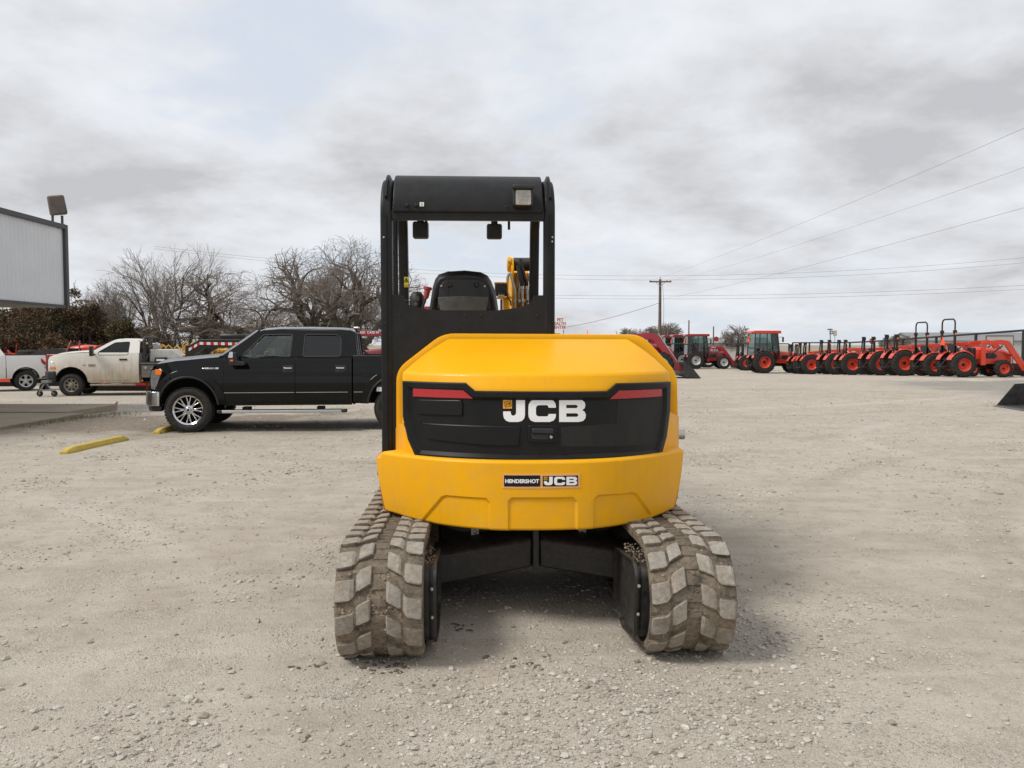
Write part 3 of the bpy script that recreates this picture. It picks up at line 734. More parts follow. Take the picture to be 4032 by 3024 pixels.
    mb = MB(); pts = [(x - .004, z - .006), (x - .004, z + .001), (x, z + .005), (x + .004, z + .001), (x + .004, z - .006)]
    for i in range(5):
        p, q = pts[i], pts[(i + 1) % 5]; mb.tube([(p[0], yb - .019, p[1]), (q[0], yb - .019, q[1])], .0007, 4)
    for p, q in (((-.007, .004), (-.005, .002)), ((.007, .004), (.005, .002)), ((0, .009), (0, .007))): mb.tube([(x + p[0], yb - .019, z + p[1]), (x + q[0], yb - .019, z + q[1])], .0007, 4)
    mb.build('label_symbol', PANB, EXC, smooth=0)
    for zx, zy in ((145, 650), (1718, 650), (1716, 690), (160, 1450), (1718, 1440), (1050, 1375), (1575, 1378), (295, 1372), (900, 1376)):
        x, z = cv(zx, zy); on_post = zx < 222 or zx > 1640
        mb = MB(); mb.lathe([(0, -.006), (.0055, -.005), (.0065, 0)], (x, yb if on_post else yb + .006, z), 'y', 8); mb.build('post_bolt', ZINC if zy < 700 else PLAS, EXC)
    # work lamp on the roof
    (a, b), (c, d) = cv(1345, 375), cv(1530, 196); w, h = c - a, d - b; cxm, czm = (a + c) / 2, (b + d) / 2
    mb = MB(); mb.prism(roundpoly([(a, b), (c, b), (c, d), (a, d)], .016, 4), yb - .075, yb + .06); lamp = mb.build('work_lamp', PLAS, EXC, smooth=35, bevel=.004)
    mb = MB(); mb.box((cxm, yb - .085, d - .008), (w + .006, .05, .022)); mb.build('lamp_hood', PLAS, lamp, bevel=.006)
    (a2, b2), (c2, d2) = cv(1370, 366), cv(1510, 234)
    mb = MB(); mb.prism(roundpoly([(a2, b2), (c2, b2), (c2, d2), (a2, d2)], .010, 4), yb - .080, yb - .07); mb.build('lamp_lens', LENS, lamp, smooth=35)
    mb = MB()
    for i in range(9):
        zz_ = b2 + (d2 - b2) * (.12 + .095 * i); k = .80 if 2 < i < 6 else .6
        mb.box((cxm, yb - .081, zz_), ((c2 - a2) * k, .003, .0035))
    mb.build('lens_flute', LENS, lamp)
    # two lamps hanging under the front header, seen from behind
    for (u0, u1, v0, v1) in ((412, 560, 498, 656), (1106, 1250, 520, 660)):
        yl = yf - .16; (a, b), (c, d) = E(*z3(u0, v1), yl), E(*z3(u1, v0), yl)
        mb = MB(); mb.loft([[(a + (c - a) * t0, yl + dy, b + (d - b) * t1) for t0, t1 in roundpoly([(k, k), (1 - k, k), (1 - k, 1 - k), (k, 1 - k)], .16, 4)] for dy, k in ((.0, .06), (.02, 0), (.07, 0))])
        l = mb.build('front_lamp', PLAS, EXC, smooth=35, bevel=.004)
        mb = MB(); mb.box(((a + c) / 2, yl + .03, d + .03), ((c - a) * .42, .02, .07)); mb.tube([((a + c) / 2 + .02, yl + .0, b + (d - b) * .72), ((a + c) / 2 - .02, yl - .03, d + .01), (a, yl + .02, d + .03), (a - .005, yl + .03, d + .08)], .004, 6); mb.build('lamp_bracket', PLAS, l)
    for u in (540, 1313):
        yl = yf - .2; x, z = E(*z3(u, 480), yl); x2, z2 = E(*z3(u, 580), yl)
        mb = MB(); mb.box((x, yl, (z + z2) / 2 + .02), (.018, .010, z - z2 + .04)); mb.build('roof_tab', CANB, EXC, bevel=.002)
    # inner uprights of the open front
    for u0, u1, nm in ((228, 278, 0), ):
        yl = .35; (a, _), (c, _) = E(*z3(u0, 900), yl), E(*z3(u1, 900), yl)
        mb = MB(); mb.box(((a + c) / 2, yl, 1.7), (c - a, .05, 1.5)); mb.build('inner_post', CANB, EXC, bevel=.008)
    # yellow warning label on the front left post
    yl = yf - .09; (a, b), (c, d) = E(*z3(335, 1116), yl), E(*z3(374, 1020), yl)
    mb = MB(); mb.box(((a + c) / 2 , yl, (b + d) / 2), (c - a, .004, d - b)); lb = mb.build('warning_label', YLAB, EXC)
    mb = MB(); cx_, w = (a + c) / 2, (c - a) * .4; zt_ = d - .008
    tri = [(cx_ - w, zt_ - w * 1.9), (cx_ + w, zt_ - w * 1.9), (cx_, zt_)]
    for i in range(3): p, q = tri[i], tri[(i + 1) % 3]; mb.tube([(p[0], yl - .003, p[1]), (q[0], yl - .003, q[1])], .002, 4)
    mb.box((cx_, yl - .003, zt_ - w * 1.2), (.004, .002, w * .7)); mb.box((cx_, yl - .003, (b + d) / 2), (c - a, .001, .002))
    for s in (-1, 1): mb.box((cx_ + s * w * .5, yl - .003, b + w * .9), (w * .85, .001, .002)); mb.box((cx_ + s * w * .95, yl - .003, b + w * .65), (.002, .001, w * .6))
    mb.box((cx_, yl - .003, b + w * .65), (.002, .001, w * .6))
    mb.build('label_symbol', PANB, lb, smooth=0)
canopy()

def seat_and_controls():
    yl = .10
    o = [(560, 1360), (580, 1225), (600, 1100), (622, 1035), (655, 990), (740, 962), (900, 952), (1050, 968), (1115, 1000), (1150, 1055), (1188, 1150), (1205, 1240), (1222, 1360)]
    P = [E(*z3(*p), yl) for p in o]
    zb = .95; P = [(P[0][0] + .0, zb)] + P + [(P[-1][0], zb)]
    cxm = sum(p[0] for p in P) / len(P)
    def sc(k, dz=0): return [(cxm + (x - cxm) * k, zb + (z - zb) * (1 - (1 - k) * .5) + dz) for x, z in P]
    mb = MB()
    mb.loft([[(x, yl + dy, z) for x, z in sc(k)] for k, dy in ((.80, .012), (.86, -.004), (.93, -.012), (.985, .012), (1, .05), (.98, .11), (.9, .15))])
    mb.build('seat_back', VINYL, EXC, smooth=50)
    a = [(640, 1330), (668, 1100), (720, 1050), (800, 1040), (1010, 1040), (1080, 1060), (1120, 1110), (1150, 1330)]
    mb = MB(); mb.prism(roundpoly([E(*z3(*p), yl) for p in a], .02, 3), yl - .012, yl + .02); back = mb.build('seat_shell', PLAS, EXC, smooth=35, bevel=.005)
    for u in (740, 1035): 
        x0, z0 = E(*z3(u, 1180), yl); mb = MB(); mb.box((x0, yl - .014, z0 + .03), (.006, .006, .10)); mb.build('shell_rib', PLAS, back)
    for u, v, r in ((683, 1106, .008), (1087, 1108, .008), (762, 1095, .016), (1010, 1095, .016)):
        x, z = E(*z3(u, v), yl - .02); mb = MB(); mb.lathe([(0, -.014), (r * .7, -.012), (r, -.002), (r, .01)], (x, yl - .012, z), 'y', 12); mb.build('seat_bolt', ZINC if r < .01 else PLAS, EXC)
    a = [(650, 1210), (880, 1200), (1120, 1207), (1118, 1250), (1098, 1345), (678, 1345), (655, 1260)]
    q = [E(*z3(*p), yl - .03) for p in a]; xs = [p[0] for p in q]
    mb = MB(); sheet(mb, q, None, lin(min(xs), max(xs), 10), [], lambda x, z: (x, yl - .045 + .02 * abs(x - cxm) / .12 * .5, z), lambda x, z: (x, yl - .01, z)); mb.build('seat_pocket', POCK, EXC, smooth=60, bevel=.004)
    mb = MB(); mb.box((cxm, yl + .30, .98), (.46, .46, .14)); mb.build('seat_cushion', VINYL, EXC, bevel=.05, seg=3)
    mb = MB(); mb.box((cxm, .30, .78), (1.0, 1.3, .10)); mb.box((cxm, .30, .86), (.42, .40, .18)); mb.build('cab_floor', FRMB, EXC, bevel=.01)
    # lever with red knob
    yl2 = .32; p0 = E(*z3(505, 1310), yl2); p1 = E(*z3(540, 1210), yl2); p2 = E(*z3(555, 1130), yl2)
    mb = MB(); mb.tube([(p0[0] - .01, yl2, p0[1] - .25), (p0[0], yl2, p0[1]), (p1[0], yl2, p1[1])], .009, 8); lv = mb.build('control_lever', PLAS, EXC)
    d = Vector((p2[0] - p1[0], 0, p2[1] - p1[1])); L = d.length; q = Vector((0, 0, 1)).rotation_difference(d.normalized()).to_euler()
    mb = MB(); mb.lathe([(0, -.01), (.014, -.008), (.017, .0), (.019, L * .5), (.021, L * .85), (.028, L * .9), (.030, L * 1.12), (.024, L * 1.22), (0, L * 1.24)], n=18); mb.build('lever_knob', GRIP, lv, loc=(p1[0], yl2, p1[1]), rot=q, smooth=50)
    # joystick pod on the left
    yl3 = .36; x, z = E(*z3(455, 1262), yl3)
    mb = MB(); mb.lathe([(0, .075), (.028, .070), (.046, .045), (.050, .0), (.042, -.045), (.030, -.075), (.022, -.30), (.03, -.32)], (0, 0, 0), 'z', 16); mb.build('joystick', PLAS, EXC, loc=(x, yl3, z), smooth=50)
    mb = MB(); mb.lathe([(0, -.012), (.010, -.010), (.013, 0)], (0, 0, 0), 'y', 12); mb.build('joystick_button', POCK, EXC, loc=(x - .003, yl3 - .044, z - .012))
    mb = MB(); mb.box((x + .004, yl3 - .043, z + .025), (.03, .012, .028)); mb.build('joystick_switch', POCK, EXC, bevel=.004)
    # small round gauge edge by the left post
    x, z = E(*z3(345, 1270), .5); mb = MB(); mb.lathe([(.055, -.01), (.06, 0), (.055, .01)], (x - .01, .5, z - .03), 'y', 20, closed=True); mb.build('grab_ring', PLAS, EXC, smooth=50)
seat_and_controls()

def boom():
    """boom at the front right, folded up: two cheek plates, cross pin, hoses, pipes, work lamp"""
    z6 = lambda zx, zy: (1900 + zx * .205, 980 + zy * .205)
    yl = 1.20
    B = lambda zx, zy, y=yl: E(*z6(zx, zy), y)
    xa, _ = B(600, 600); 
    xL0, xL1 = B(555, 500)[0], B(605, 500)[0]; xR0 = B(915, 500)[0] + .01; xR1 = xR0 + .03
    ztop = B(0, 160)[1]
    # cheek plates (side profile in y-z)
    prof = [(yl, .75), (yl + .02, 1.25), (yl - .02, ztop - .10), (yl + .04, ztop), (yl + .16, ztop), (yl + .24, ztop - .12), (yl + .45, 1.35), (yl + .45, .75)]
    for a, b in ((xL0, xL1), (xR0, xR1)):
        mb = MB(); mb.prism(roundpoly(prof, .03, 3), a, b, 'yz'); mb.build('boom_cheek', YEL, EXC, smooth=35, bevel=.004)
    mb = MB(); mb.box(((xL1 + xR0) / 2, yl + .30, 1.25), (xR0 - xL1, .10, 1.1)); mb.build('boom_back', YEL, EXC)
    zp = B(0, 270)[1]
    mb = MB(); mb.lathe([(0, 0), (.050, 0), (.052, .006), (.052, xR0 - xL1)], (xL1, yl + .10, zp), 'x', 20); mb.build('boom_pin', FRMB, EXC, smooth=40)
    x0 = B(475, 270)[0]
    mb = MB(); mb.lathe([(0, 0), (.030, 0), (.055, .004), (.058, .012), (.058, xL0 - x0), (.02, xL0 - x0)], (x0, yl + .07, zp - .003), 'x', 20); bo = mb.build('pin_boss', YEL, EXC, smooth=40)
    x, z = B(512, 245); mb = MB(); mb.lathe([(0, -.014), (.010, -.012), (.011, 0)], (x, yl + .012, z), 'y', 6); mb.build('boss_bolt', ZINC, EXC)
    # stick of the boom running forward and down, dipper and bucket beyond
    prof = [(yl + .2, ztop - .1), (yl + .5, ztop + .02), (yl + 1.3, ztop + .05), (yl + 2.1, ztop - .35), (yl + 2.0, ztop - .55), (yl + 1.25, ztop - .2), (yl + .55, ztop - .28), (yl + .25, 1.4)]
    mb = MB(); mb.prism(prof, xL1 + .01, xR0 - .01, 'yz'); mb.build('boom_arm', YEL, EXC, bevel=.01)
    prof = [(yl + 2.05, ztop - .30), (yl + 2.25, ztop - .35), (yl + 2.0, .55), (yl + 1.8, .5), (yl + 1.9, 1.2)]
    mb = MB(); mb.prism(prof, xL1 + .03, xR0 - .03, 'yz'); mb.build('dipper', YEL, EXC, bevel=.01)
    xc = (xL1 + xR0) / 2
    mb = MB(); bp = [(yl + 1.95, .6), (yl + 2.2, .55), (yl + 2.35, .30), (yl + 2.25, .08), (yl + 1.85, .02), (yl + 1.55, .06), (yl + 1.9, .12), (yl + 2.1, .25), (yl + 2.05, .42)]
    mb.prism(bp, xc - .28, xc + .28, 'yz'); mb.build('digging_bucket', FRMB, EXC, bevel=.01)
    # hoses and steel pipes
    def run(name, pts, r, m, y, n=10, parent=EXC):
        Q = []
        for i, p in enumerate(pts): x, z = B(*p, y - .0); Q.append((x, y - .01 * math.sin(pi * i / (len(pts) - 1)), z))
        D = [Vector(q) for q in Q]; out = []
        for i in range(len(D) - 1):
            p0, p1, p2, p3 = D[max(i - 1, 0)], D[i], D[i + 1], D[min(i + 2, len(D) - 1)]
            for t in (0, .25, .5, .75): out.append(.5 * ((2 * p1) + (p2 - p0) * t + (2 * p0 - 5 * p1 + 4 * p2 - p3) * t * t + (3 * p1 - p0 - 3 * p2 + p3) * t ** 3))
        out.append(D[-1]); mb = MB(); mb.tube(out, r, n); return mb.build(name, m, parent, smooth=60)
    y1 = yl + .02
    h = run('hose', [(725, 200), (735, 300), (775, 420), (795, 540), (840, 640), (850, 730)], .0155, HOSE, y1 - .035)
    run('hose_fitting', [(852, 715), (853, 770)], .018, STEEL, y1 - .035, parent=h); run('hose_fitting', [(853, 765), (855, 860)], .013, ZINC, y1 - .035, parent=h)
    h = run('hose', [(680, 325), (700, 430), (735, 560), (750, 640), (757, 730)], .0165, HOSE, y1 - .05)
    run('hose_fitting', [(757, 715), (758, 770)], .018, STEEL, y1 - .05, parent=h); run('hose_fitting', [(758, 765), (762, 860)], .013, ZINC, y1 - .05, parent=h)
    run('hydraulic_pipe', [(762, 850), (768, 980), (772, 1180)], .0095, ZINC, y1 - .05); run('hydraulic_pipe', [(856, 850), (862, 980), (868, 1180)], .0095, ZINC, y1 - .035)
    run('hydraulic_pipe', [(478, 640), (482, 540), (510, 478), (535, 490), (580, 640), (618, 800), (625, 980), (630, 1180)], .0100, ZINC, y1 - .07)
    run('hydraulic_pipe', [(655, 460), (665, 620), (660, 720), (630, 800)], .0085, ZINC, y1)
    run('hydraulic_pipe', [(712, 640), (715, 760), (700, 860), (702, 1000)], .0075, ZINC, y1 - .01)
    run('hydraulic_pipe', [(870, 470), (905, 620), (920, 760), (900, 820), (910, 980)], .010, ZINC, y1)
    for a, b in ((598, 722), (742, 915)):
        (x0, z0), (x1, z1) = B(a, 1035), B(b, 985); mb = MB(); mb.box(((x0 + x1) / 2, y1 - .075, (z0 + z1) / 2), (x1 - x0, .05, z1 - z0)); cl = mb.build('pipe_clamp', ZINC, EXC, bevel=.003)
        mb = MB(); mb.lathe([(0, -.010), (.008, -.009), (.010, 0)], ((x0 + x1) / 2, y1 - .10, (z0 + z1) / 2), 'y', 6); mb.build('clamp_bolt', FRMB, cl)
    # boom work lamp in its guard
    yl = yl - .15
    Bl = lambda zx, zy: E(*z6(zx, zy), yl)
    (a, b), (c, d) = Bl(238, 900), Bl(478, 655)
    mb = MB(); mb.loft([[(a + (c - a) * t0, yl + dy, b + (d - b) * t1) for t0, t1 in roundpoly([(k, k), (1 - k, k), (1 - k, 1 - k), (k, 1 - k)], .14, 4)] for dy, k in ((0, .08), (.02, 0), (.07, 0))]); l = mb.build('boom_lamp', PLAS, EXC, smooth=35)
    mb = MB(); mb.box(((a + c) / 2, yl + .02, b + .010), ((c - a) * .5, .04, .03)); mb.build('lamp_bracket', ZINC, l)
    (a, b), (c, d) = Bl(228, 620), Bl(505, 1180)
    mb = MB(); mb.box(((a + c) / 2, yl + .06, b - .012), (c - a, .10, .012)); mb.box((c - .008, yl + .06, (b + Bl(0, 900)[1]) / 2), (.012, .10, abs(b - Bl(0, 900)[1]))); gz = Bl(0, 930)[1]
    mb.box(((a + c) / 2 + .02, yl + .06, gz), (c - a, .12, .014)); mb.build('lamp_guard', YEL, EXC, bevel=.004)
    (a, _), (c, _) = Bl(400, 1000), Bl(500, 1000); mb = MB(); mb.box(((a + c) / 2, yl + .08, gz - .22), (c - a, .06, .44)); mb.build('lamp_stand', YEL, EXC, bevel=.006)
    (a, _), (c, _) = Bl(345, 1000), Bl(395, 1000); mb = MB(); mb.tube([((a + c) / 2, yl + .09, gz - .01), ((a + c) / 2, yl + .09, gz - .45)], (c - a) / 2, 10); mb.build('lamp_stay', MUD, EXC)
    mb = MB(); pts = [Bl(*p) for p in ((435, 800), (470, 850), (490, 950), (535, 1000), (545, 1090))]; mb.tube([(x, yl - .01, z) for x, z in pts], .006, 6); mb.build('lamp_cable', HOSE, EXC)
boom()

# ---- undercarriage
def tracks():
    before = set(bpy.data.objects)
    Rr = .262; Lh = .985; W = .40; zc = .285
    straight = 2 * Lh; per = 2 * straight + 2 * pi * Rr
    def path(s):
        """position along the loop, s=0 at bottom centre of the tail end; returns y,z, tangent angle and outward normal"""
        s = s % per
        if s < pi * Rr:                                   # rear half-turn, from bottom to top
            a = -pi / 2 - s / Rr
            return (-Lh + Rr * math.cos(a), zc + Rr * math.sin(a), (math.cos(a), math.sin(a)))
        s -= pi * Rr
        if s < straight: return (-Lh + s, zc + Rr - .018 * math.sin(pi * s / straight), (0, 1))
        s -= straight
        if s < pi * Rr:
            a = pi / 2 - s / Rr
            return (Lh + Rr * math.cos(a), zc + Rr * math.sin(a), (math.cos(a), math.sin(a)))
        s -= pi * Rr
        return (Lh - s, zc - Rr, (0, -1))
    def P(s, w, h, cx):
        y, z, n = path(s); return (cx + w, y + n[0] * h, z + n[1] * h)
    for sx in (-1, 1):
        cx = sx * .722
        mb = MB(); N = 180; rings = []
        for i in range(N):
            s = per * i / N; q = RNG.normal(0, .0018, 10)
            rings.append([P(s, w, h + (q[j] if h > -.01 and abs(w) < .19 else 0), cx) for j, (w, h) in enumerate(((-.20, -.03), (-.20, -.004), (-.188, .002), (-.10, .003), (-.045, .0), (.045, .0), (.10, .003), (.188, .002), (.20, -.004), (.20, -.03)))])
        rings.append(rings[0]); mb.loft(rings, caps=False)
        tr = mb.build('track', TBELT, EXC, smooth=60)
        tr['label'] = 'left rubber track caked in mud' if sx < 0 else 'right rubber track with dusty worn lugs'
        nl = 38; pitch = per / nl; th = .022
        for half in (-1, 1):
            for k in range(nl):
                s0 = pitch * (k + (.5 if half > 0 else 0) + (.12 if sx > 0 else .3))
                mb = MB()
                # an S-shaped bar: outer pad, ramp, inner pad half a pitch further on
                sg = -1
                cols = [(.197, .0, .047), (.182, .0, .050), (.130, .008, .050), (.114, .018, .045), (.100, .040, .045), (.086, .050, .050), (.044, .072, .050), (.034, .076, .046)]
                top = []; bot = []
                for w, ds, hw in cols:
                    j = random.uniform(-.003, .003); worn = random.uniform(-.004, .001); dip = -.007 if .095 < w < .125 else 0
                    e = .004 if w in (.197, .034) else 0
                    c = s0 - ds * sg + .02
                    top.append((P(c - hw * .90 + j, half * w, th + worn + dip - e, cx), P(c + hw * .90 + j, half * w, th + worn + dip - e, cx)))
                    ww = w + (.004 if w > .19 else -.005 if w < .045 else 0)
                    bot.append((P(c - hw, half * ww, -.004, cx), P(c + hw, half * ww, -.004, cx)))
                n = len(cols); vs = [p for t in top for p in t] + [p for t in bot for p in t]; o = 2 * n
                f1 = []; f0 = []
                for i in range(n - 1):
                    a = 2 * i
                    pad = cols[i][0] > .129 or cols[i + 1][0] < .088
                    (f1 if pad else f0).append((a, a + 1, a + 3, a + 2))
                    f0 += [(a, a + 2, o + a + 2, o + a), (a + 1, o + a + 1, o + a + 3, a + 3)]
                f0 += [(0, o, o + 1, 1), (2 * n - 2, 2 * n - 1, o + 2 * n - 1, o + 2 * n - 2)]
                mb.add(vs, f0, 0)
                o2 = 0; mb.f += f1; mb.m += [1] * len(f1)
                mb.build('track_lug', [TSIDE, TTOP], tr, smooth=25, bevel=.004, seg=1)
        # centre drive lugs holes (X marks) -> small recessed-looking bars
        mb = MB()
        for k in range(nl * 2):
            s = pitch * (k + .25) / 2; 
            vs = [P(s - .016, -.034, .006, cx), P(s + .016, -.034, .006, cx), P(s + .016, .034, .006, cx), P(s - .016, .034, .006, cx)] + [P(s - .022, -.038, -.004, cx), P(s + .022, -.038, -.004, cx), P(s + .022, .038, -.004, cx), P(s - .022, .038, -.004, cx)]
            mb.add(vs, [(0, 1, 2, 3), (0, 4, 5, 1), (1, 5, 6, 2), (2, 6, 7, 3), (3, 7, 4, 0)])
        mb.build('drive_bars', TSIDE, tr, smooth=20)['kind'] = 'stuff'
        # mud packed between lugs on the tail end
        pts = []; 
        for i in range(520 if sx < 0 else 140):
            s = random.uniform(-.15, .75) * pi * Rr if sx < 0 else random.uniform(-.1, 1.3) * pi * Rr; w = random.uniform(-.19, .19)
            pts.append(P(s, w, random.uniform(-.005, .001), cx))
        pts = np.array(pts); cols = np.where(RNG.random((len(pts), 1)) < .5, [[.13, .097, .065]], [[.26, .205, .145]])
        o = scatter('mud_cake', pts, RNG.uniform(.004, .012, len(pts)), cols, STONE, 1.0); o.parent = tr; o['kind'] = 'stuff'
        # frame, sprocket, rollers
        mb = MB(); mb.prism([(-.98, .14), (-.85, .10), (.85, .10), (.98, .14), (.98, .40), (.70, .47), (-.62, .47), (-.98, .40)], cx - .12, cx + .12, 'yz'); mb.build('track_frame', FRMB, EXC, bevel=.012)
        mb = MB(); mb.lathe([(0, -.03), (.06, -.05), (.07, -.03), (.20, -.03), (.215, 0), (.20, .03), (.07, .03), (.06, .05), (0, .03)], (cx, -Lh, zc), 'x', 28); mb.build('sprocket', FRMB, EXC, smooth=40)
        mb = MB(); mb.lathe([(0, -.05), (.20, -.05), (.22, 0), (.20, .05), (0, .05)], (cx, Lh, zc), 'x', 28); mb.build('idler', FRMB, EXC, smooth=40)
        for y in (-.6, -.2, .2, .6):
            mb = MB(); mb.lathe([(0, -.11), (.07, -.11), (.07, -.04), (.05, -.03), (.05, .03), (.07, .04), (.07, .11), (0, .11)], (cx, y, .105), 'x', 16); mb.build('roller', FRMB, EXC, smooth=40)
        # motor guard on the inner side of the tail: open box with bolts, mud on top
        xi = cx - sx * .205
        pr = roundpoly([(-1.10, .10), (-.80, .055), (-.55, .12), (-.55, .40), (-1.06, .455), (-1.13, .42)], .035, 4)
        mb = MB(); mb.prism(pr, xi - sx * .010, xi - sx * .03, 'yz'); g = mb.build('motor_guard', FRMB, EXC, smooth=35, bevel=.004)
        mb = MB(); mb.loft([[(xi - sx * w, y, z) for y, z in rr] for rr, w in ((pr, -.14), (pr, .050), (inset(pr, -.010), .050), (inset(pr, -.010), .035))], caps=False)
        mb.build('guard_rim', FRMB, g, smooth=35)
        mb = MB(); mb.lathe([(0, -.06), (.09, -.06), (.10, -.04), (.10, .06), (0, .06)], (xi + sx * .06, -.90, .285), 'x', 24); mb.build('drive_motor', FRMB, EXC, smooth=40)
        for y, z, w in ((-1.136, .36, .03), (-1.118, .22, .03), (-1.10, .37, -.06), (-1.125, .30, -.055), (-1.10, .20, -.05)):
            mb = MB(); mb.lathe([(0, -.012), (.007, -.010), (.009, -.006), (.009, .004)], (xi - sx * w, y + .0, z), 'y', 6); mb.build('guard_bolt', ZINC, EXC)
        pts = [(xi - sx * random.uniform(-.12, .035), random.uniform(-1.05, -.70), .452 + random.uniform(-.008, .012)) for i in range(150)]
        pts = np.array(pts); cols = np.where(RNG.random((len(pts), 1)) < .5, [[.20, .15, .10]], [[.28, .22, .15]])
        o = scatter('mud_heap', pts, RNG.uniform(.003, .008, len(pts)), cols, STONE, .7); o.parent = g; o['kind'] = 'stuff'
    for o in set(bpy.data.objects) - before:                 # the undercarriage sits a little further back than the turntable
        if o.parent is EXC: o.location = (-.06, -.20, 0)
    # cross frame
    ybk = -.52
    for sx in (-1, 1):
        for sy in (-1, 1):
            rings = []
            for t in (0, .5, 1):
                x = sx * (.02 + .56 * t); z1 = .415 - .075 * t; z0 = .235 - .075 * t; y0 = -ybk + (.10 if sy < 0 else -.05) * t
                rings.append([(x, sy * y0, z0), (x, sy * (y0 + .004), z1 - .02), (x, sy * (y0 - .03), z1), (x, sy * (y0 - .22), z1 + .02), (x, sy * (y0 - .22), z0)])
            mb = MB(); mb.loft(rings); mb.build('frame_leg', FRMB, EXC, bevel=.012, seg=2)
    mb = MB(); mb.prism([(ybk - .03, .232), (ybk + .3, .232), (ybk + .3, .47), (ybk - .02, .47)], -.018, .018, 'yz'); mb.build('frame_web', FRMB, EXC, bevel=.004)
    mb = MB(); mb.lathe([(.0, .40), (.42, .40), (.42, .50), (.36, .50), (.36, .60), (0, .60)], n=40); mb.build('slew_ring', FRMB, EXC, smooth=35)
    # turntable underside with hanging plates that carry holes
    mb = MB(); mb.box((0, .14, .62), (1.36, 1.16, .12)); mb.build('turntable', FRMB, EXC, bevel=.01)
    for sx in (-1, 1):
        hole = arc((sx * .365, .475), .030, 0, 342, 19)
        pl_ = [(sx * .08, .56), (sx * .08, .42), (sx * .42, .405), (sx * .50, .43), (sx * .58, .50), (sx * .60, .56)]
        mb = MB(); sheet(mb, pl_, [hole], [], [], lambda x, z: (x, -.36, z), lambda x, z: (x, -.34, z)); mb.build('hanger_plate', FRMB, EXC, smooth=20)
        # tie-down decal
    for (u0, v0, u1, v1) in ((670, 1440, 722, 1490), (1425, 1438, 1477, 1478)):
        (a, b), (c, d) = E(*z4(u0, v1 - 2), -.365), E(*z4(u1, v0 - 40), -.365)
        mb = MB(); mb.box(((a + c) / 2, -.366, (b + d) / 2), (c - a, .004, d - b)); lb = mb.build('tie_down_label', WHTD, EXC)
        cx_, zz_ = (a + c) / 2, b + .023; mb = MB(); mb.tube([(cx_ + .010 * math.cos(t), -.370, zz_ + .012 * math.sin(t) + .008) for t in np.linspace(0, 2 * pi, 17)[:-1]], .0013, 4, closed=True)
        mb.tube([(cx_ + .009 * math.cos(t), -.370, zz_ + .009 * math.sin(t) - .006) for t in np.linspace(.5, pi - .5, 7)], .0013, 4); mb.tube([(cx_ - .011, -.370, zz_ - .014), (cx_ + .011, -.370, zz_ - .014)], .0013, 4); mb.build('label_symbol', PANB, lb, smooth=0)
    # dozer blade at the far end
    mb = MB(); mb.prism([(1.55, .05), (1.62, .04), (1.70, .20), (1.68, .36), (1.60, .44), (1.57, .42), (1.64, .33), (1.65, .21)], -.97, .97, 'yz'); mb.build('dozer_blade', FRMB, EXC, smooth=40)
    for sx in (-1, 1): mb = MB(); mb.box((sx * .35, 1.15, .24), (.10, .85, .12)); mb.build('blade_arm', FRMB, EXC, bevel=.01)
    # main platform sides
    mb = MB(); mb.box((-.02, .35, .74), (1.56, .9, .26)); mb.build('platform', YEL, EXC, bevel=.03, seg=3)
tracks()
# ------------------------------------------------------------------ trucks: shared helpers
TYRE = mat('tyre_rubber', (.022, .021, .020), .82, var=.25, vscale=9, bump=.25, bscale=90, dust=.30, dustcol=(.14, .125, .105), spec=.3)
CHROME = mat('chrome', (.62, .63, .64), .13, 1.0, var=.03, rvar=.02)
ALU = mat('cast_alloy', (.55, .56, .57), .28, 1.0, var=.08, vscale=15)
DIRTRIM = mat('dirty_rim', (.27, .24, .19), .7, .3, var=.25, vscale=15, dust=.5)
BLKP = mat('truck_black_paint', (.003, .003, .0032), .05, var=.1, coat=.12, spec=.25, dust=.008, dustcol=(.25, .22, .19), vscale=2.5)
BLKTRIM = mat('black_trim', (.013, .013, .014), .45, var=.2, vscale=12, bump=.05, bscale=150)
DARK = mat('underbody', (.012, .011, .010), .9, var=.3, spec=.2)
AMBER = mat('amber_lens', (.75, .17, .015), .2, var=.1, coat=.6)
REDL = mat('red_lens', (.38, .01, .012), .2, var=.1, coat=.6)
HLENS = mat('headlamp_lens', (.30, .31, .32), .14, .55, var=.35, vscale=18, coat=1.0)
HLENSB = mat('headlamp_bright', (.62, .62, .62), .16, .6, var=.2, vscale=14, coat=1.0)
TANI = mat('tan_interior', (.30, .245, .18), .8, var=.15, vscale=8)
GREYI = mat('grey_interior', (.09, .09, .09), .8, var=.2, vscale=8)
GLS = glassmat('clear_glass', (.74, .80, .76)); GLSD = glassmat('tinted_glass', (.10, .115, .11)); GLSM = glassmat('smoked_glass', (.30, .34, .33))
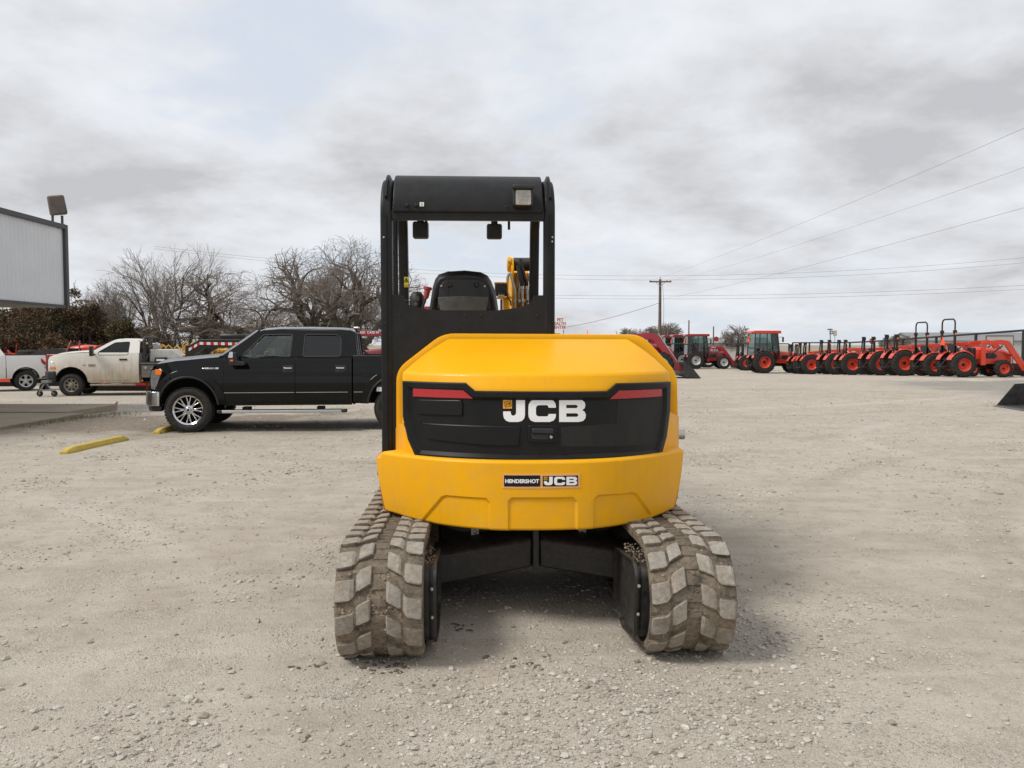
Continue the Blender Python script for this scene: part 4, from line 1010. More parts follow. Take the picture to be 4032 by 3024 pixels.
def white_dirty(name, top, amount, base=(.74, .74, .73)):
    """white paint, road mud thrown up over the lower body (densest by the wheels and sills)"""
    m, nt, b = newmat(name)
    tco = nd(nt, 'ShaderNodeTexCoord').outputs['Object']; z = nd(nt, 'ShaderNodeSeparateXYZ', {0: tco}).outputs[2]
    n = noise(nt, tco, 2.4, 8, .66); n2 = noise(nt, nd(nt, 'ShaderNodeMapping', {0: tco, 'Scale': (7, 7, 1.5)}).outputs[0], 1.6, 7, .68)
    h = mth(nt, 'ADD', z, mth(nt, 'MULTIPLY', mth(nt, 'SUBTRACT', n, .5), .75))
    f = mth(nt, 'MULTIPLY', rng(nt, h, top, .45, 0, 1, True), rng(nt, n2, .28, .62, .45, 1.0))
    f = mth(nt, 'MULTIPLY', f, amount, clamp=True)
    c = mixc(nt, f, base, mixc(nt, n2, (.30, .22, .13), (.48, .385, .25)))
    nt.links.new(c, b.inputs['Base Color']); nt.links.new(rng(nt, f, 0, .7, .25, .85), b.inputs['Roughness']); b.inputs['Coat Weight'].default_value = .35
    return m
WHT1 = white_dirty('muddy_white_paint', 1.75, 1.0, (.74, .72, .67)); WHT2 = white_dirty('white_truck_paint', .95, .35)

def wheel(parent, loc, Rt, Wt, Rr, style, rimm, flip=1, tyrem=None):
    """tyre with tread blocks; rim, spokes and hub as its pieces. axis along y, outer face towards +y*flip"""
    h = Wt / 2; mb = MB()
    prof = [(Rr, -h * .80), (Rr + .02, -h * .96), (Rr + (Rt - Rr) * .45, -h * 1.06), (Rt - .035, -h * .98), (Rt - .012, -h * .86), (Rt - .008, -h * .5), (Rt - .006, 0), (Rt - .008, h * .5), (Rt - .012, h * .86), (Rt - .035, h * .98), (Rr + (Rt - Rr) * .45, h * 1.06), (Rr + .02, h * .96), (Rr, h * .80)]
    mb.lathe(prof, axis='y', n=48, closed=True)
    nb = 44
    for k in range(nb):
        a = 2 * pi * k / nb
        for j, (yc, wy, da) in enumerate(((-.78, .36, 0), (-.27, .40, .5), (.27, .40, 0), (.78, .36, .5))):
            aa = a + da * 2 * pi / nb; rot = Matrix.Rotation(aa, 3, 'Y')
            mb.box(rot @ Vector((0, yc * h, Rt - .007)), (2 * pi * Rt / nb * .74, wy * h, .018), rot)
    t = mb.build('tyre', tyrem or TYRE, parent, smooth=35, loc=loc)
    s = flip
    mb = MB(); mb.lathe([(Rr * 1.02, -h * .85), (Rr * .92, -h * .8), (Rr * .88, 0), (Rr * .90, h * .6), (Rr * .93, h * .84), (Rr * 1.03, h * .97), (Rr * 1.045, h * .93), (Rr * 1.02, h * .85)] if s > 0 else [(Rr * 1.02, h * .85), (Rr * .92, h * .8), (Rr * .88, 0), (Rr * .90, -h * .6), (Rr * .93, -h * .84), (Rr * 1.03, -h * .97), (Rr * 1.045, -h * .93), (Rr * 1.02, -h * .85)], axis='y', n=40, caps=False)
    mb.lathe([(Rr * .9, s * h * .05), (0, s * h * .05)], axis='y', n=24, m=1, caps=False)
    rim = mb.build('rim', [rimm, DARK], t, smooth=40)
    face = s * h * .62
    def spoke(poly, k, n, dep, mm=0):
        q = []
        for r, w in poly: q.append((r, w))
        a = 2 * pi * k / n
        pts = [(r * math.sin(a) + w * math.cos(a), r * math.cos(a) - w * math.sin(a)) for r, w in q]
        return pts
    if style == 'split':
        for k in range(8):
            for sg in (-1, 1):
                pts = spoke([(Rr * .28, 0), (Rr * .30, sg * .018), (Rr * .55, sg * .024), (Rr * .95, sg * .050), (Rr * .97, sg * .030), (Rr * .60, sg * .008), (Rr * .50, 0)], k, 8, 0)
                mb = MB(); mb.prism(pts, face - s * .035, face); mb.build('spoke', rimm, t, smooth=30, bevel=.005)
        mb = MB(); mb.lathe([(Rr * .34, face - s * .04), (Rr * .32, face + s * .004), (Rr * .20, face + s * .014), (Rr * .17, face + s * .035), (Rr * .06, face + s * .04), (0, face + s * .04)], axis='y', n=16); mb.build('hub', rimm, t, smooth=30)
        mb = MB(); mb.lathe([(Rr * .10, face + s * .041), (Rr * .08, face + s * .046), (0, face + s * .046)], axis='y', n=8); mb.build('hub_cap', BLKTRIM, t)
    elif style == 'ram':
        for k in range(8):
            pts = spoke([(Rr * .35, -.05), (Rr * .35, .05), (Rr * .70, .030), (Rr * .96, .055), (Rr * .96, -.055), (Rr * .70, -.030)], k, 8, 0)
            mb = MB(); mb.prism(pts, face - s * .06, face - s * .01); mb.build('spoke', rimm, t, bevel=.006)
        mb = MB(); mb.lathe([(Rr * .55, face - s * .04), (Rr * .52, face + s * .0), (Rr * .30, face + s * .01), (Rr * .28, face + s * .10), (Rr * .2, face + s * .115), (0, face + s * .115)], axis='y', n=20); mb.build('hub', rimm, t, smooth=30)
    elif style == 'plain':
        mb = MB(); mb.lathe([(Rr * .95, face - s * .05), (Rr * .5, face), (0, face)], axis='y', n=16, caps=False); mb.build('disc', rimm, t, smooth=30)
    elif style == 'five':
        for k in range(5):
            pts = spoke([(Rr * .20, -.05), (Rr * .20, .05), (Rr * .6, .045), (Rr * .96, .075), (Rr * .96, -.075), (Rr * .6, -.045)], k, 5, 0)
            mb = MB(); mb.prism(pts, face - s * .05, face); mb.build('spoke', rimm, t, bevel=.008)
        mb = MB(); mb.lathe([(Rr * .30, face - s * .03), (Rr * .28, face + s * .01), (0, face + s * .02)], axis='y', n=20); mb.build('hub', rimm, t, smooth=30)
    return t
def arch(cx, cz, r, z0, n=14, rev=False):
    """points of a wheel arch opening from its rear foot to its front foot"""
    a0 = math.degrees(math.asin(max(-1, min(1, (z0 - cz) / r))))
    pts = [(cx + r * math.cos(R(a)), cz + r * math.sin(R(a))) for a in np.linspace(180 - a0, a0, n)]
    return pts
def flare_ring(cx, cz, r0, r1, a0, a1, n=16):
    return [(cx + r1 * math.cos(R(a)), cz + r1 * math.sin(R(a))) for a in np.linspace(a0, a1, n)] + [(cx + r0 * math.cos(R(a)), cz + r0 * math.sin(R(a))) for a in np.linspace(a1, a0, n)]
class Truck:
    def __init__(s, T, w): s.T = T; s.w = w
    def solid(s, name, outline, m, uc, vc, bevel=.02, k=1.0):
        mb = MB(); sheet(mb, outline, None, uc, vc, lambda x, z: (x, s.w(x, z) * k, z), lambda x, z: (x, -s.w(x, z) * k, z)); return mb.build(name, m, s.T, smooth=40, bevel=bevel, seg=3)
    def patch(s, name, poly, m, off=.004, th=.02, side=1, parent=None, bevel=.004, uc=None, vc=None, holes=None, smooth=35):
        xs = [p[0] for p in poly]; zs = [p[1] for p in poly]
        mb = MB(); sheet(mb, poly, holes, uc if uc is not None else lin(min(xs), max(xs), max(2, int((max(xs) - min(xs)) / .12))), vc if vc is not None else lin(min(zs), max(zs), max(2, int((max(zs) - min(zs)) / .07))),
                         lambda x, z: (x, side * (s.w(x, z) + off), z), lambda x, z: (x, side * (s.w(x, z) + off - th), z))
        return mb.build(name, m, parent or s.T, smooth=smooth, bevel=bevel, seg=2)
    def txt(s, txt, size, x, z, m, off, parent=None, flip=-1, bold=True, stretch=1.0):
        t = text_mb(txt, size, bold); t.v = [(x + flip * v[0] * stretch, s.w(x + flip * v[0], z) + off, z + v[1]) for v in t.v]
        return t.build('lettering', m, parent or s.T, smooth=0)

# ------------------------------------------------------------------ black crew-cab pickup
def black_truck():
    T = thing('pickup_truck', 'black crew cab pickup with chrome wheels nosed up to a yellow parking stop', 'pickup truck', (-5.60, 14.98, 0), pi + R(6.5))
    def w(x, z):
        b = .985 - .36 * (z - .82) ** 2
        if x > .15: b -= .17 * ((x - .15) / .5) ** 2
        if z > 1.28: b = .925 - (z - 1.28) * .52
        return b
    K = Truck(T, w)
    WBx = -3.50
    A1 = arch(0, .45, .50, .50); A2 = arch(WBx, .45, .50, .50)
    out = [(-2.735, .45)] + [(-.60, .45)] + A1[:-2] + [(.50, .60), (.60, .62), (.665, .72), (.665, .90), (.635, 1.05), (.585, 1.135), (.50, 1.165), (.2, 1.215), (-.2, 1.25), (-.54, 1.275), (-.60, 1.262), (-2.735, 1.262)]
    K.solid('body', out, BLKP, lin(-2.73, .66, 26), [.55, .65, .75, .85, .95, 1.05, 1.12, 1.18, 1.23], .018)
    # hood with crown
    rings = []
    for x, z in ((.60, 1.125), (.50, 1.172), (.3, 1.205), (.05, 1.232), (-.2, 1.257), (-.50, 1.283)):
        ww = w(x, 1.2) - .015; rings.append([(x, y * ww, z + .055 * (1 - abs(y) ** 2.2) + (.018 if .45 < abs(y) < .75 else 0) - .05 * max(0, abs(y) - .9)) for y in np.linspace(-1, 1, 25)])
    rings2 = [[(p[0], p[1], p[2] - .06) for p in r] for r in rings]
    mb = MB(); n = 25; mb.loft(rings, closed=False); mb.build('hood', BLKP, T, smooth=50)
    # doors proud of the body, separated by real gaps
    def door(x0, x1, hx):
        d = K.patch('door', roundpoly([(x0, .50), (x1, .50), (x1, 1.258), (x0, 1.258)], .02, 2), BLKP, .006, .03, bevel=.005, vc=[.58, .64, .70, .78, .86, .94, 1.02, 1.09, 1.15, 1.2])
        K.patch('handle_bezel', roundpoly([(hx - .09, 1.02), (hx + .09, 1.02), (hx + .09, 1.135), (hx - .09, 1.135)], .02, 3), BLKTRIM, .010, .008, parent=d, bevel=.003)
        mb = MB(); mb.box((hx, w(hx, 1.09) + .035, 1.088), (.135, .024, .026)); mb.build('handle', CHROME, d, bevel=.008)
        K.patch('door_trim', [(x0 + .01, .668), (x1 - .01, .668), (x1 - .01, .677), (x0 + .01, .677)], CHROME, .012, .01, parent=d, bevel=0, vc=[])
        for s_ in (-1,): K.patch('door_skin', [(x0, .50), (x1, .50), (x1, 1.258), (x0, 1.258)], BLKP, .006, .03, side=-1, parent=d, bevel=0)
    door(-1.772, -.585, -1.66); door(-2.675, -1.782, -2.545)
    K.patch('fender_trim', [(-.575, .668), (-.49, .668), (-.49, .677), (-.575, .677)], CHROME, .008, .01, bevel=0, vc=[])
    # greenhouse
    fr = roundpoly([(-.905, 1.292), (-.925, 1.345), (-1.225, 1.664), (-1.712, 1.672), (-1.690, 1.290), (-1.30, 1.285), (-1.20, 1.272), (-1.0, 1.268)], .03, 3)
    rr = roundpoly([(-1.905, 1.290), (-1.925, 1.672), (-2.475, 1.668), (-2.545, 1.60), (-2.545, 1.292)], .045, 3)
    gh = [(-.50, 1.262), (-.60, 1.335), (-1.12, 1.715), (-1.22, 1.745), (-2.70, 1.745), (-2.77, 1.70), (-2.80, 1.262)]
    for side in (1, -1):
        K.patch('cab_side', gh, BLKP, .0, .05, side, bevel=.008, holes=[fr, rr], uc=[-1.0, -1.3, -1.75, -2.1, -2.4], vc=[1.29, 1.35, 1.42, 1.5, 1.58, 1.65, 1.70])
        for hl, g in ((fr, GLS), (rr, GLSD)):
            K.patch('side_window', inset(hl, -.006), g, -.016, .006, side, bevel=0, uc=[], vc=[1.35, 1.45, 1.55, 1.62])
            K.patch('window_seal', inset(hl, -.008), BLKTRIM, .004, .016, side, bevel=0, uc=[], vc=[], holes=[inset(hl, .008)])
    rings = []
    for x, dz in ((-1.10, -.035), (-1.2, .0), (-1.45, .018), (-2.0, .024), (-2.55, .014), (-2.72, -.005), (-2.775, -.035)):
        rings.append([(x - .03 * abs(y) ** 2 * (1 if x > -1.5 else 0), y * (w(x, 1.74) - .02), 1.742 + dz + .050 * (1 - abs(y) ** 2.6)) for y in np.linspace(-1, 1, 19)])
    mb = MB(); mb.loft(rings, closed=False); mb.build('roof', BLKP, T, smooth=50)
    mb = MB(); mb.loft([[(x0 + dx * (1 - abs(t) ** 2), t * yy, z + .03 * (1 - t * t)) for t in np.linspace(-1, 1, 13)] for x0, dx, yy, z in ((-.53, .17, .83, 1.285), (-.83, .15, .745, 1.51), (-1.12, .11, .66, 1.735))], closed=False); mb.build('windscreen', GLS, T, smooth=60)
    rw = [(-2.80, .80, 1.29), (-2.80, -.80, 1.29), (-2.76, -.64, 1.70), (-2.76, .64, 1.70)]
    mb = MB(); mb.add(rw, [(0, 1, 2, 3)]); mb.build('rear_window', mat('pale_rear_pane', (.40, .42, .43), .15, var=.1, coat=.5), T, smooth=0)  # opaque pale grey pane instead of clear glass
    for y in (-.25, .25): mb = MB(); mb.tube([(-2.806, y * 1.05, 1.28), (-2.766, y, 1.70)], .014, 6); mb.build('rear_window_bar', BLKTRIM, T)
    mb = MB(); mb.tube([(-2.805, .80, 1.28), (-2.765, .65, 1.70), (-2.765, -.65, 1.70), (-2.805, -.80, 1.28)], .018, 6, closed=True); mb.build('rear_window_frame', BLKTRIM, T)
    mb = MB(); mb.prism([(-.80, 1.735), (.80, 1.735)][:0] + [(-.25, 1.79), (.25, 1.79), (.22, 1.815), (-.22, 1.815)], -2.80, -2.72, 'yz'); mb.build('high_brake_light', WHTD, T, bevel=.005)
    # interior
    for x in (-1.42, -2.25):
        for y in (-.42, .42):
            mb = MB(); mb.box((x, y, 1.12), (.18, .50, .56), Matrix.Rotation(-.22, 3, 'Y')); mb.box((x - .10, y, 1.49), (.10, .26, .20)); mb.build('seat', TANI, T, bevel=.04, seg=3)
    mb = MB(); mb.box((-.80, 0, 1.22), (.34, 1.6, .14)); mb.build('dashboard', GREYI, T, bevel=.03)
    mb = MB(); mb.tube([(-.98 + .05 * math.cos(a), .40 + .18 * math.sin(a), 1.30 + .18 * math.cos(a)) for a in np.linspace(0, 2 * pi, 25)[:-1]], .016, 8, closed=True); mb.tube([(-.98, .40, 1.30), (-.83, .40, 1.24)], .03, 8); mb.box((-.98, .40, 1.30), (.03, .34, .04)); mb.build('steering_wheel', GREYI, T, smooth=50)
    mb = MB(); mb.box((-1.6, 0, .80), (2.0, 1.6, .10)); mb.build('cab_floor', GREYI, T)
    mb = MB(); mb.box((-.95, 0, 1.66), (.04, .24, .07)); mb.build('inside_mirror', BLKTRIM, T, bevel=.01)
    # fender flares
    for cx in (0, WBx):
        for side in (1, -1):
            K.patch('wheel_flare', flare_ring(cx, .45, .48, .625, 2, 178, 22), BLKP, .030, .05, side, bevel=.010, uc=[], vc=[])
            K.patch('flare_lip', flare_ring(cx, .45, .478, .51, 2, 178, 22), BLKTRIM, .042, .05, side, bevel=.006, uc=[], vc=[])
    # front end
    for side in (1, -1):
        h = K.patch('headlight', [(.55, .72), (.645, .74), (.650, .90), (.625, 1.05), (.46, 1.085), (.42, 1.06), (.50, .86)], HLENS, .006, .03, side, bevel=.008)
        K.patch('marker_lens', [(.43, 1.062), (.555, 1.075), (.55, .975), (.44, .985)], AMBER, .012, .02, side, parent=h, bevel=.003)
    mb = MB(); mb.box((.655, 0, .92), (.04, 1.2, .34)); mb.build('grille', CHROME, T, bevel=.01)
    mb = MB(); pl = [(.46, .985), (.62, .95), (.73, .80), (.76, .4), (.76, -.4), (.73, -.80), (.62, -.95), (.46, -.985), (.46, -.80), (.58, -.72), (.58, .72), (.46, .80)]
    mb.prism(roundpoly(pl, .04, 3), .455, .695, 'xy'); mb.build('front_bumper', CHROME, T, smooth=40, bevel=.025, seg=3)
    mb = MB(); mb.prism([(x * .96, y * .96) for x, y in pl], .36, .455, 'xy'); mb.build('air_dam', BLKTRIM, T, bevel=.02)
    for y in (-.55, .55): mb = MB(); mb.box((.78, y, .56), (.05, .08, .20)); mb.build('tow_hook', BLKTRIM, T, bevel=.02)
    # badge
    bd = K.patch('fender_badge', [(-.51, 1.075), (-.30, 1.075), (-.23, 1.085), (-.23, 1.092), (-.30, 1.105), (-.51, 1.105)], CHROME, .012, .012, bevel=.003, uc=[], vc=[])
    K.txt('F150', .042, -.405, 1.090, BLKTRIM, .015, bd, stretch=1.35)
    # mirror
    for side in (1, -1):
        mb = MB(); mb.prism(roundpoly([(-.72, 1.14), (-.98, 1.14), (-.99, 1.20), (-.86, 1.215), (-.84, 1.36), (-.74, 1.36), (-.70, 1.28)], .03, 3), side * .985, side * 1.19); mi = mb.build('door_mirror', BLKTRIM, T, smooth=40, bevel=.02, seg=3)
        mb = MB(); mb.prism(roundpoly([(-.715, 1.27), (-.80, 1.27), (-.80, 1.372), (-.745, 1.372)], .02, 3), side * 1.0, side * 1.205); mb.build('mirror_cap', CHROME, mi, smooth=40, bevel=.02, seg=3)
        mb = MB(); mb.box((-.775, side * 1.197, 1.225), (.05, .01, .03)); mb.build('mirror_marker', AMBER, mi, bevel=.003)
        mb = MB(); mb.prism([(-.80, 1.19), (-.95, 1.19), (-.95, 1.16), (-.80, 1.16)], side * .88, side * 1.0); mb.build('mirror_arm', BLKTRIM, mi)
    # cargo bed
    bo = [(-2.755, .45)] + [(WBx + .60, .45)] ; bo = [(-2.755, .50), (-2.755, 1.29), (-4.72, 1.29), (-4.74, 1.20), (-4.74, .62), (WBx - .60, .55)] + A2 + [(WBx + .58, .50)]
    for side in (1, -1):
        K.patch('bed_side', bo, BLKP, -.004, .06, side, bevel=.012, vc=[.6, .67, .75, .85, .95, 1.05, 1.15, 1.22])
        K.patch('bed_rail', [(-2.76, 1.285), (-4.73, 1.285), (-4.73, 1.31), (-2.76, 1.31)], BLKTRIM, .004, .07, side, bevel=.006, vc=[])
    K.patch('fuel_door', arc((-2.985, 1.0), .078, 0, 345, 23), BLKP, .002, .01, 1, bevel=.003, uc=[], vc=[])
    K.patch('bed_trim', [(-2.77, .668), (-2.94, .668), (-2.94, .677), (-2.77, .677)], CHROME, .008, .01, bevel=0, vc=[])
    mb = MB(); mb.box((-3.75, 0, .78), (1.96, 1.7, .06)); mb.box((-2.80, 0, 1.0), (.06, 1.7, .5)); mb.build('bed_floor', BLKTRIM, T)
    mb = MB(); mb.box((-4.72, 0, .95), (.07, 1.80, .62)); mb.build('tailgate', BLKP, T, bevel=.02)
    mb = MB(); mb.box((-4.84, 0, .58), (.16, 1.86, .20)); mb.build('rear_bumper', CHROME, T, bevel=.03)
    for side in (1, -1): K.patch('tail_light', [(-4.60, .85), (-4.745, .85), (-4.745, 1.22), (-4.66, 1.22)], REDL, .006, .03, side, bevel=.006)
    mb = MB(); mb.box((.02, 0, .78), (1.0, 1.24, .42)); mb.build('engine_dark_box', DARK, T)  # dark box in the engine's place, added to block light through the arches
    # chassis, running boards, wheels
    mb = MB(); mb.box((-2.0, 0, .52), (4.6, .9, .16)); mb.build('chassis', DARK, T, bevel=.02)
    for x in (0, WBx): mb = MB(); mb.tube([(x, -.8, .385), (x, .8, .385)], .06, 10); mb.lathe([(0, -.16), (.14, -.1), (.16, 0), (.14, .1), (0, .16)], (x, 0, .385), 'y', 14); mb.build('axle', DARK, T, smooth=40)
    for side in (1, -1):
        mb = MB(); mb.box((-1.565, side * .99, .352), (2.0, .13, .052)); rb = mb.build('running_board', ALU, T, bevel=.012, seg=3)
        for x in (-.53, -2.61): mb = MB(); mb.box((x, side * .99, .352), (.09, .134, .056)); mb.build('board_cap', BLKTRIM, rb, bevel=.014)
        mb = MB(); mb.box((-1.565, side * .98, .380), (2.0, .10, .008)); mb.build('board_tread', BLKTRIM, rb)
        for x in (-.95, -2.2): mb = MB(); mb.box((x, side * .86, .40), (.12, .22, .05)); mb.build('board_bracket', DARK, rb)
    for x in (0, WBx):
        for side in (1, -1): wheel(T, (x, side * .855, .384), .386, .27, .245, 'split', CHROME, side)
    for side in (1, -1):
        for x in (0, WBx): mb = MB(); mb.prism(flare_ring(x, .45, .465, .478, 4, 176, 20), side * .5, side * .9); mb.build('wheel_liner', DARK, T, smooth=40)
black_truck()

# ------------------------------------------------------------------ muddy white flatbed truck
def flatbed_truck():
    gz = -.37
    d = 29.7; X0 = (277 - 2016) / FPX * d
    T = thing('flatbed_truck', 'mud-splashed white single cab truck with flatbed and headache rack', 'truck', (X0 - .17, d + .98, gz), pi + R(10))
    def w(x, z):
        b = 1.0 - .16 * (z - .95) ** 2
        if x > .2: b -= .22 * ((x - .2) / .7) ** 2
        if z > 1.56: b = .94 - (z - 1.56) * .50
        return b
    K = Truck(T, w)
    A1 = arch(0, .50, .56, .52)
    out = [(-2.30, .47), (-.64, .47)] + A1[:-1] + [(.60, .62), (.78, .70), (.80, 1.0), (.79, 1.30), (.74, 1.41), (.50, 1.49), (.1, 1.54), (-.45, 1.575), (-.62, 1.585), (-.70, 1.55), (-2.30, 1.55)]
    K.solid('body', out, WHT1, lin(-2.3, .8, 22), [.6, .75, .9, 1.05, 1.2, 1.3, 1.4, 1.47], .035)
    dr = K.patch('door', roundpoly([(-2.04, .56), (-.60, .56), (-.56, .75), (-.56, 1.545), (-2.04, 1.545)], .04, 2), WHT1, .007, .03, bevel=.006)
    K.patch('door_handle', [(-1.64, 1.285), (-1.91, 1.285), (-1.91, 1.345), (-1.64, 1.345)], BLKTRIM, .03, .03, parent=dr, bevel=.01)
    b1 = K.patch('door_badge', [(-.60, 1.06), (-.84, 1.06), (-.84, 1.15), (-.60, 1.15)], DIRTRIM, .012, .012, parent=dr, bevel=.003)
    K.patch('fender_emblem', [(-.40, 1.10), (-.50, 1.10), (-.50, 1.13), (-.47, 1.15), (-.42, 1.15)], ALU, .010, .010, bevel=.003)
    hl = roundpoly([(-.92, 1.475), (-.93, 1.59), (-1.46, 1.925), (-1.95, 1.955), (-1.935, 1.48)], .05, 3)
    gh = [(-.62, 1.55), (-.72, 1.62), (-1.36, 1.99), (-1.5, 2.02), (-2.20, 2.02), (-2.30, 1.95), (-2.32, 1.55)]
    for side in (1, -1):
        K.patch('cab_side', gh, WHT1, 0, .05, side, bevel=.012, holes=[[(x, max(z, 1.565)) for x, z in hl]], uc=[-1.0, -1.4, -2.0], vc=[1.62, 1.7, 1.8, 1.9, 1.95])
        K.patch('side_window', inset(hl, -.006), GLSD, -.012, .006, side, bevel=0, uc=[], vc=[1.6, 1.75, 1.88])
        K.patch('window_seal', inset(hl, -.012), BLKTRIM, .009, .016, side, bevel=0, uc=[], vc=[], holes=[inset(hl, .006)])
    rings = []
    for x, dz in ((-1.34, -.03), (-1.45, .0), (-1.7, .02), (-2.1, .015), (-2.26, -.01), (-2.32, -.05)):
        rings.append([(x, y * (w(x, 2.02) - .02), 2.01 + dz + .055 * (1 - abs(y) ** 2.6)) for y in np.linspace(-1, 1, 15)])
    mb = MB(); mb.loft(rings, closed=False); mb.build('roof', WHT1, T, smooth=50)
    rings = [[(x, y * (w(x, 1.4) - .02), z + .07 * (1 - abs(y) ** 2.4)) for y in np.linspace(-1, 1, 15)] for x, z in ((.76, 1.37), (.68, 1.43), (.45, 1.50), (.1, 1.545), (-.35, 1.58), (-.60, 1.59))]
    mb = MB(); mb.loft(rings, closed=False); mb.build('hood', WHT1, T, smooth=50)
    mb = MB(); mb.add([(-.60, .84, 1.60), (-.60, -.84, 1.60), (-1.35, -.68, 2.0), (-1.35, .68, 2.0)], [(0, 1, 2, 3)]); mb.build('windscreen', GLSM, T, smooth=0)
    mb = MB(); mb.add([(-2.325, .78, 1.60), (-2.325, -.78, 1.60), (-2.30, -.66, 1.96), (-2.30, .66, 1.96)], [(0, 1, 2, 3)]); mb.build('rear_window', GLSD, T, smooth=0)
    mb = MB(); mb.box((-.72, 0, 1.62), (.16, 1.5, .05)); mb.build('wiper_cowl', BLKTRIM, T, bevel=.01)
    for y in (-.4, .4): mb = MB(); mb.box((-1.75, y, 1.40), (.2, .5, .6)); mb.build('seat', GREYI, T, bevel=.05)
    for side in (1, -1):
        h = K.patch('headlight', [(.60, .98), (.80, .99), (.80, 1.20), (.75, 1.26), (.58, 1.23), (.52, 1.10)], HLENSB, .010, .03, side, bevel=.01)
        K.patch('marker_lens', [(.50, .985), (.72, .985), (.72, 1.07), (.53, 1.07)], AMBER, .016, .02, side, parent=h, bevel=.004)
    mb = MB(); pl = [(.50, 1.0), (.78, .93), (.96, .7), (.98, .3), (.98, -.3), (.96, -.7), (.78, -.93), (.50, -1.0), (.50, -.8), (.7, -.6), (.7, .6), (.5, .8)]
    mb.prism(pl, .60, .91, 'xy'); mb.build('front_bumper', BLKTRIM, T, bevel=.05, seg=3)
    for y in (-.45, .45):
        mb = MB(); mb.tube([(.92, y, .85), (.96, y, 1.1), (.86, y, 1.42)], .035, 8); mb.build('grille_guard', BLKTRIM, T)
    mb = MB(); mb.box((.80, 0, 1.12), (.04, 1.2, .42)); mb.build('grille', CHROME, T, bevel=.02)
    for side in (1, -1):
        mb = MB(); mb.box((-.76, side * 1.16, 1.62), (.11, .22, .36)); mi = mb.build('door_mirror', BLKTRIM, T, bevel=.03, seg=3)
        mb = MB(); mb.box((-.80, side * 1.0, 1.50), (.05, .18, .05)); mb.build('mirror_arm', BLKTRIM, mi)
        mb = MB(); mb.box((-1.42, side * .97, .40), (1.55, .16, .07)); mb.build('running_board', DIRTRIM, T, bevel=.02)
    # flatbed, rack, tank and boxes
    mb = MB(); mb.box((-3.75, 0, 1.16), (2.75, 2.25, .10)); fb = mb.build('flatbed_deck', BLKTRIM, T, bevel=.01)
    GREYM = mat('dirty_grey_steel', (.14, .135, .125), .6, .3, var=.3, vscale=8, dust=.5)
    for side in (1, -1):
        mb = MB(); mb.box((-2.95, side * 1.0, .88), (1.05, .24, .44)); tb = mb.build('side_toolbox', GREYM, T, bevel=.012)
        for z in (.74, .98): mb = MB(); mb.box((-2.78, side * 1.13, z), (.12, .02, .03)); mb.build('toolbox_hinge', ALU, tb)
        mb = MB(); mb.lathe([(.035, 0), (.05, .012), (.0, .02)] if side > 0 else [(.035, 0), (.05, -.012), (0, -.02)], (-2.56, side * 1.12, 1.02), 'y', 14); mb.build('toolbox_latch', ALU, tb)
        mb = MB(); mb.box((-2.44, side * 1.125, .55), (.06, .01, .05)); mb.build('deck_marker', AMBER, T)
        mb = MB(); mb.box((-3.75, side * 1.128, 1.165), (2.75, .012, .018)); mb.build('deck_edge', ALU, T)
    for y in (-.62, .62):
        mb = MB(); mb.tube([(-2.52, y * 1.55, 1.2), (-2.50, y * 1.55, 1.95), (-2.50, y * 1.5, 2.06), (-2.50, y * 1.35, 2.12), (-2.50, y * .5, 2.12), (-2.50, 0, 2.12)], .055, 8); mb.build('headache_rack', BLKTRIM, T, smooth=40)
        mb = MB(); mb.box((-2.50, y * .75, 1.65), (.05, .06, .92)); mb.build('rack_upright', BLKTRIM, T)
        for dy in (-.08, .08): mb = MB(); mb.lathe([(0, 0), (.035, 0), (.04, .03), (0, .03)], (-2.55, y * 1.2 + dy, 1.90), 'x', 12); mb.xf(Matrix.Diagonal((1, 1, 1, 1))); mb.build('rack_lamp', WHTD, T)
    for k in range(7):
        mb = MB(); mb.box((-2.50, 0, 1.35 + k * .10), (.025, 1.75, .03)); mb.build('rack_louvre', BLKTRIM, T)
    mb = MB(); mb.prism([(-2.66, 1.21), (-3.75, 1.21), (-3.75, 1.40), (-3.42, 1.68), (-2.66, 1.68)], -.85, .85); mb.build('fuel_tank', mat('tank_white', (.52, .52, .50), .5, var=.15, dust=.4), T, bevel=.03)
    mb = MB(); mb.box((-2.80, .55, 1.80), (.22, .22, .22)); mb.lathe([(0, 0), (.08, 0), (.08, .16), (0, .16)], (-2.96, .55, 1.82), 'x', 14); mb.build('fuel_pump', ALU, T, bevel=.02)
    mb = MB(); mb.tube([(-2.70, .68, 1.80), (-2.66, .85, 1.6), (-2.60, 1.0, 1.40), (-2.56, 1.03, 1.28), (-2.50, 1.0, 1.35), (-2.56, .95, 1.62)], .022, 8); mb.build('fuel_hose', HOSE, T, smooth=60)
    mb = MB(); mb.box((-3.05, .88, 1.30), (.42, .20, .18)); mb.build('tool_case', PLAS, T, bevel=.015)
    mb = MB(); mb.box((-3.05, .985, 1.29), (.28, .012, .07)); mb.build('case_label', WHTD, T)
    mb = MB(); mb.box((-4.1, .3, 1.34), (.62, .95, .26)); mb.build('storage_crate', mat('olive_box', (.19, .17, .115), .7, var=.2, dust=.4), T, bevel=.02)
    mb = MB(); mb.box((-2.2, 0, .58), (5.4, .9, .18)); mb.build('chassis', DARK, T)
    mb = MB(); mb.box((.0, 0, .86), (1.3, 1.2, .5)); mb.build('engine_dark_box', DARK, T)  # dark box in the engine's place, added to darken the open wheel arch
    for x in (0, -3.6):
        for side in (1, -1): wheel(T, (x, side * .86, .40), .405, .30, .235, 'ram', DIRTRIM, side)
        mb = MB(); mb.tube([(x, -.8, .42), (x, .8, .42)], .07, 10); mb.build('axle', DARK, T)
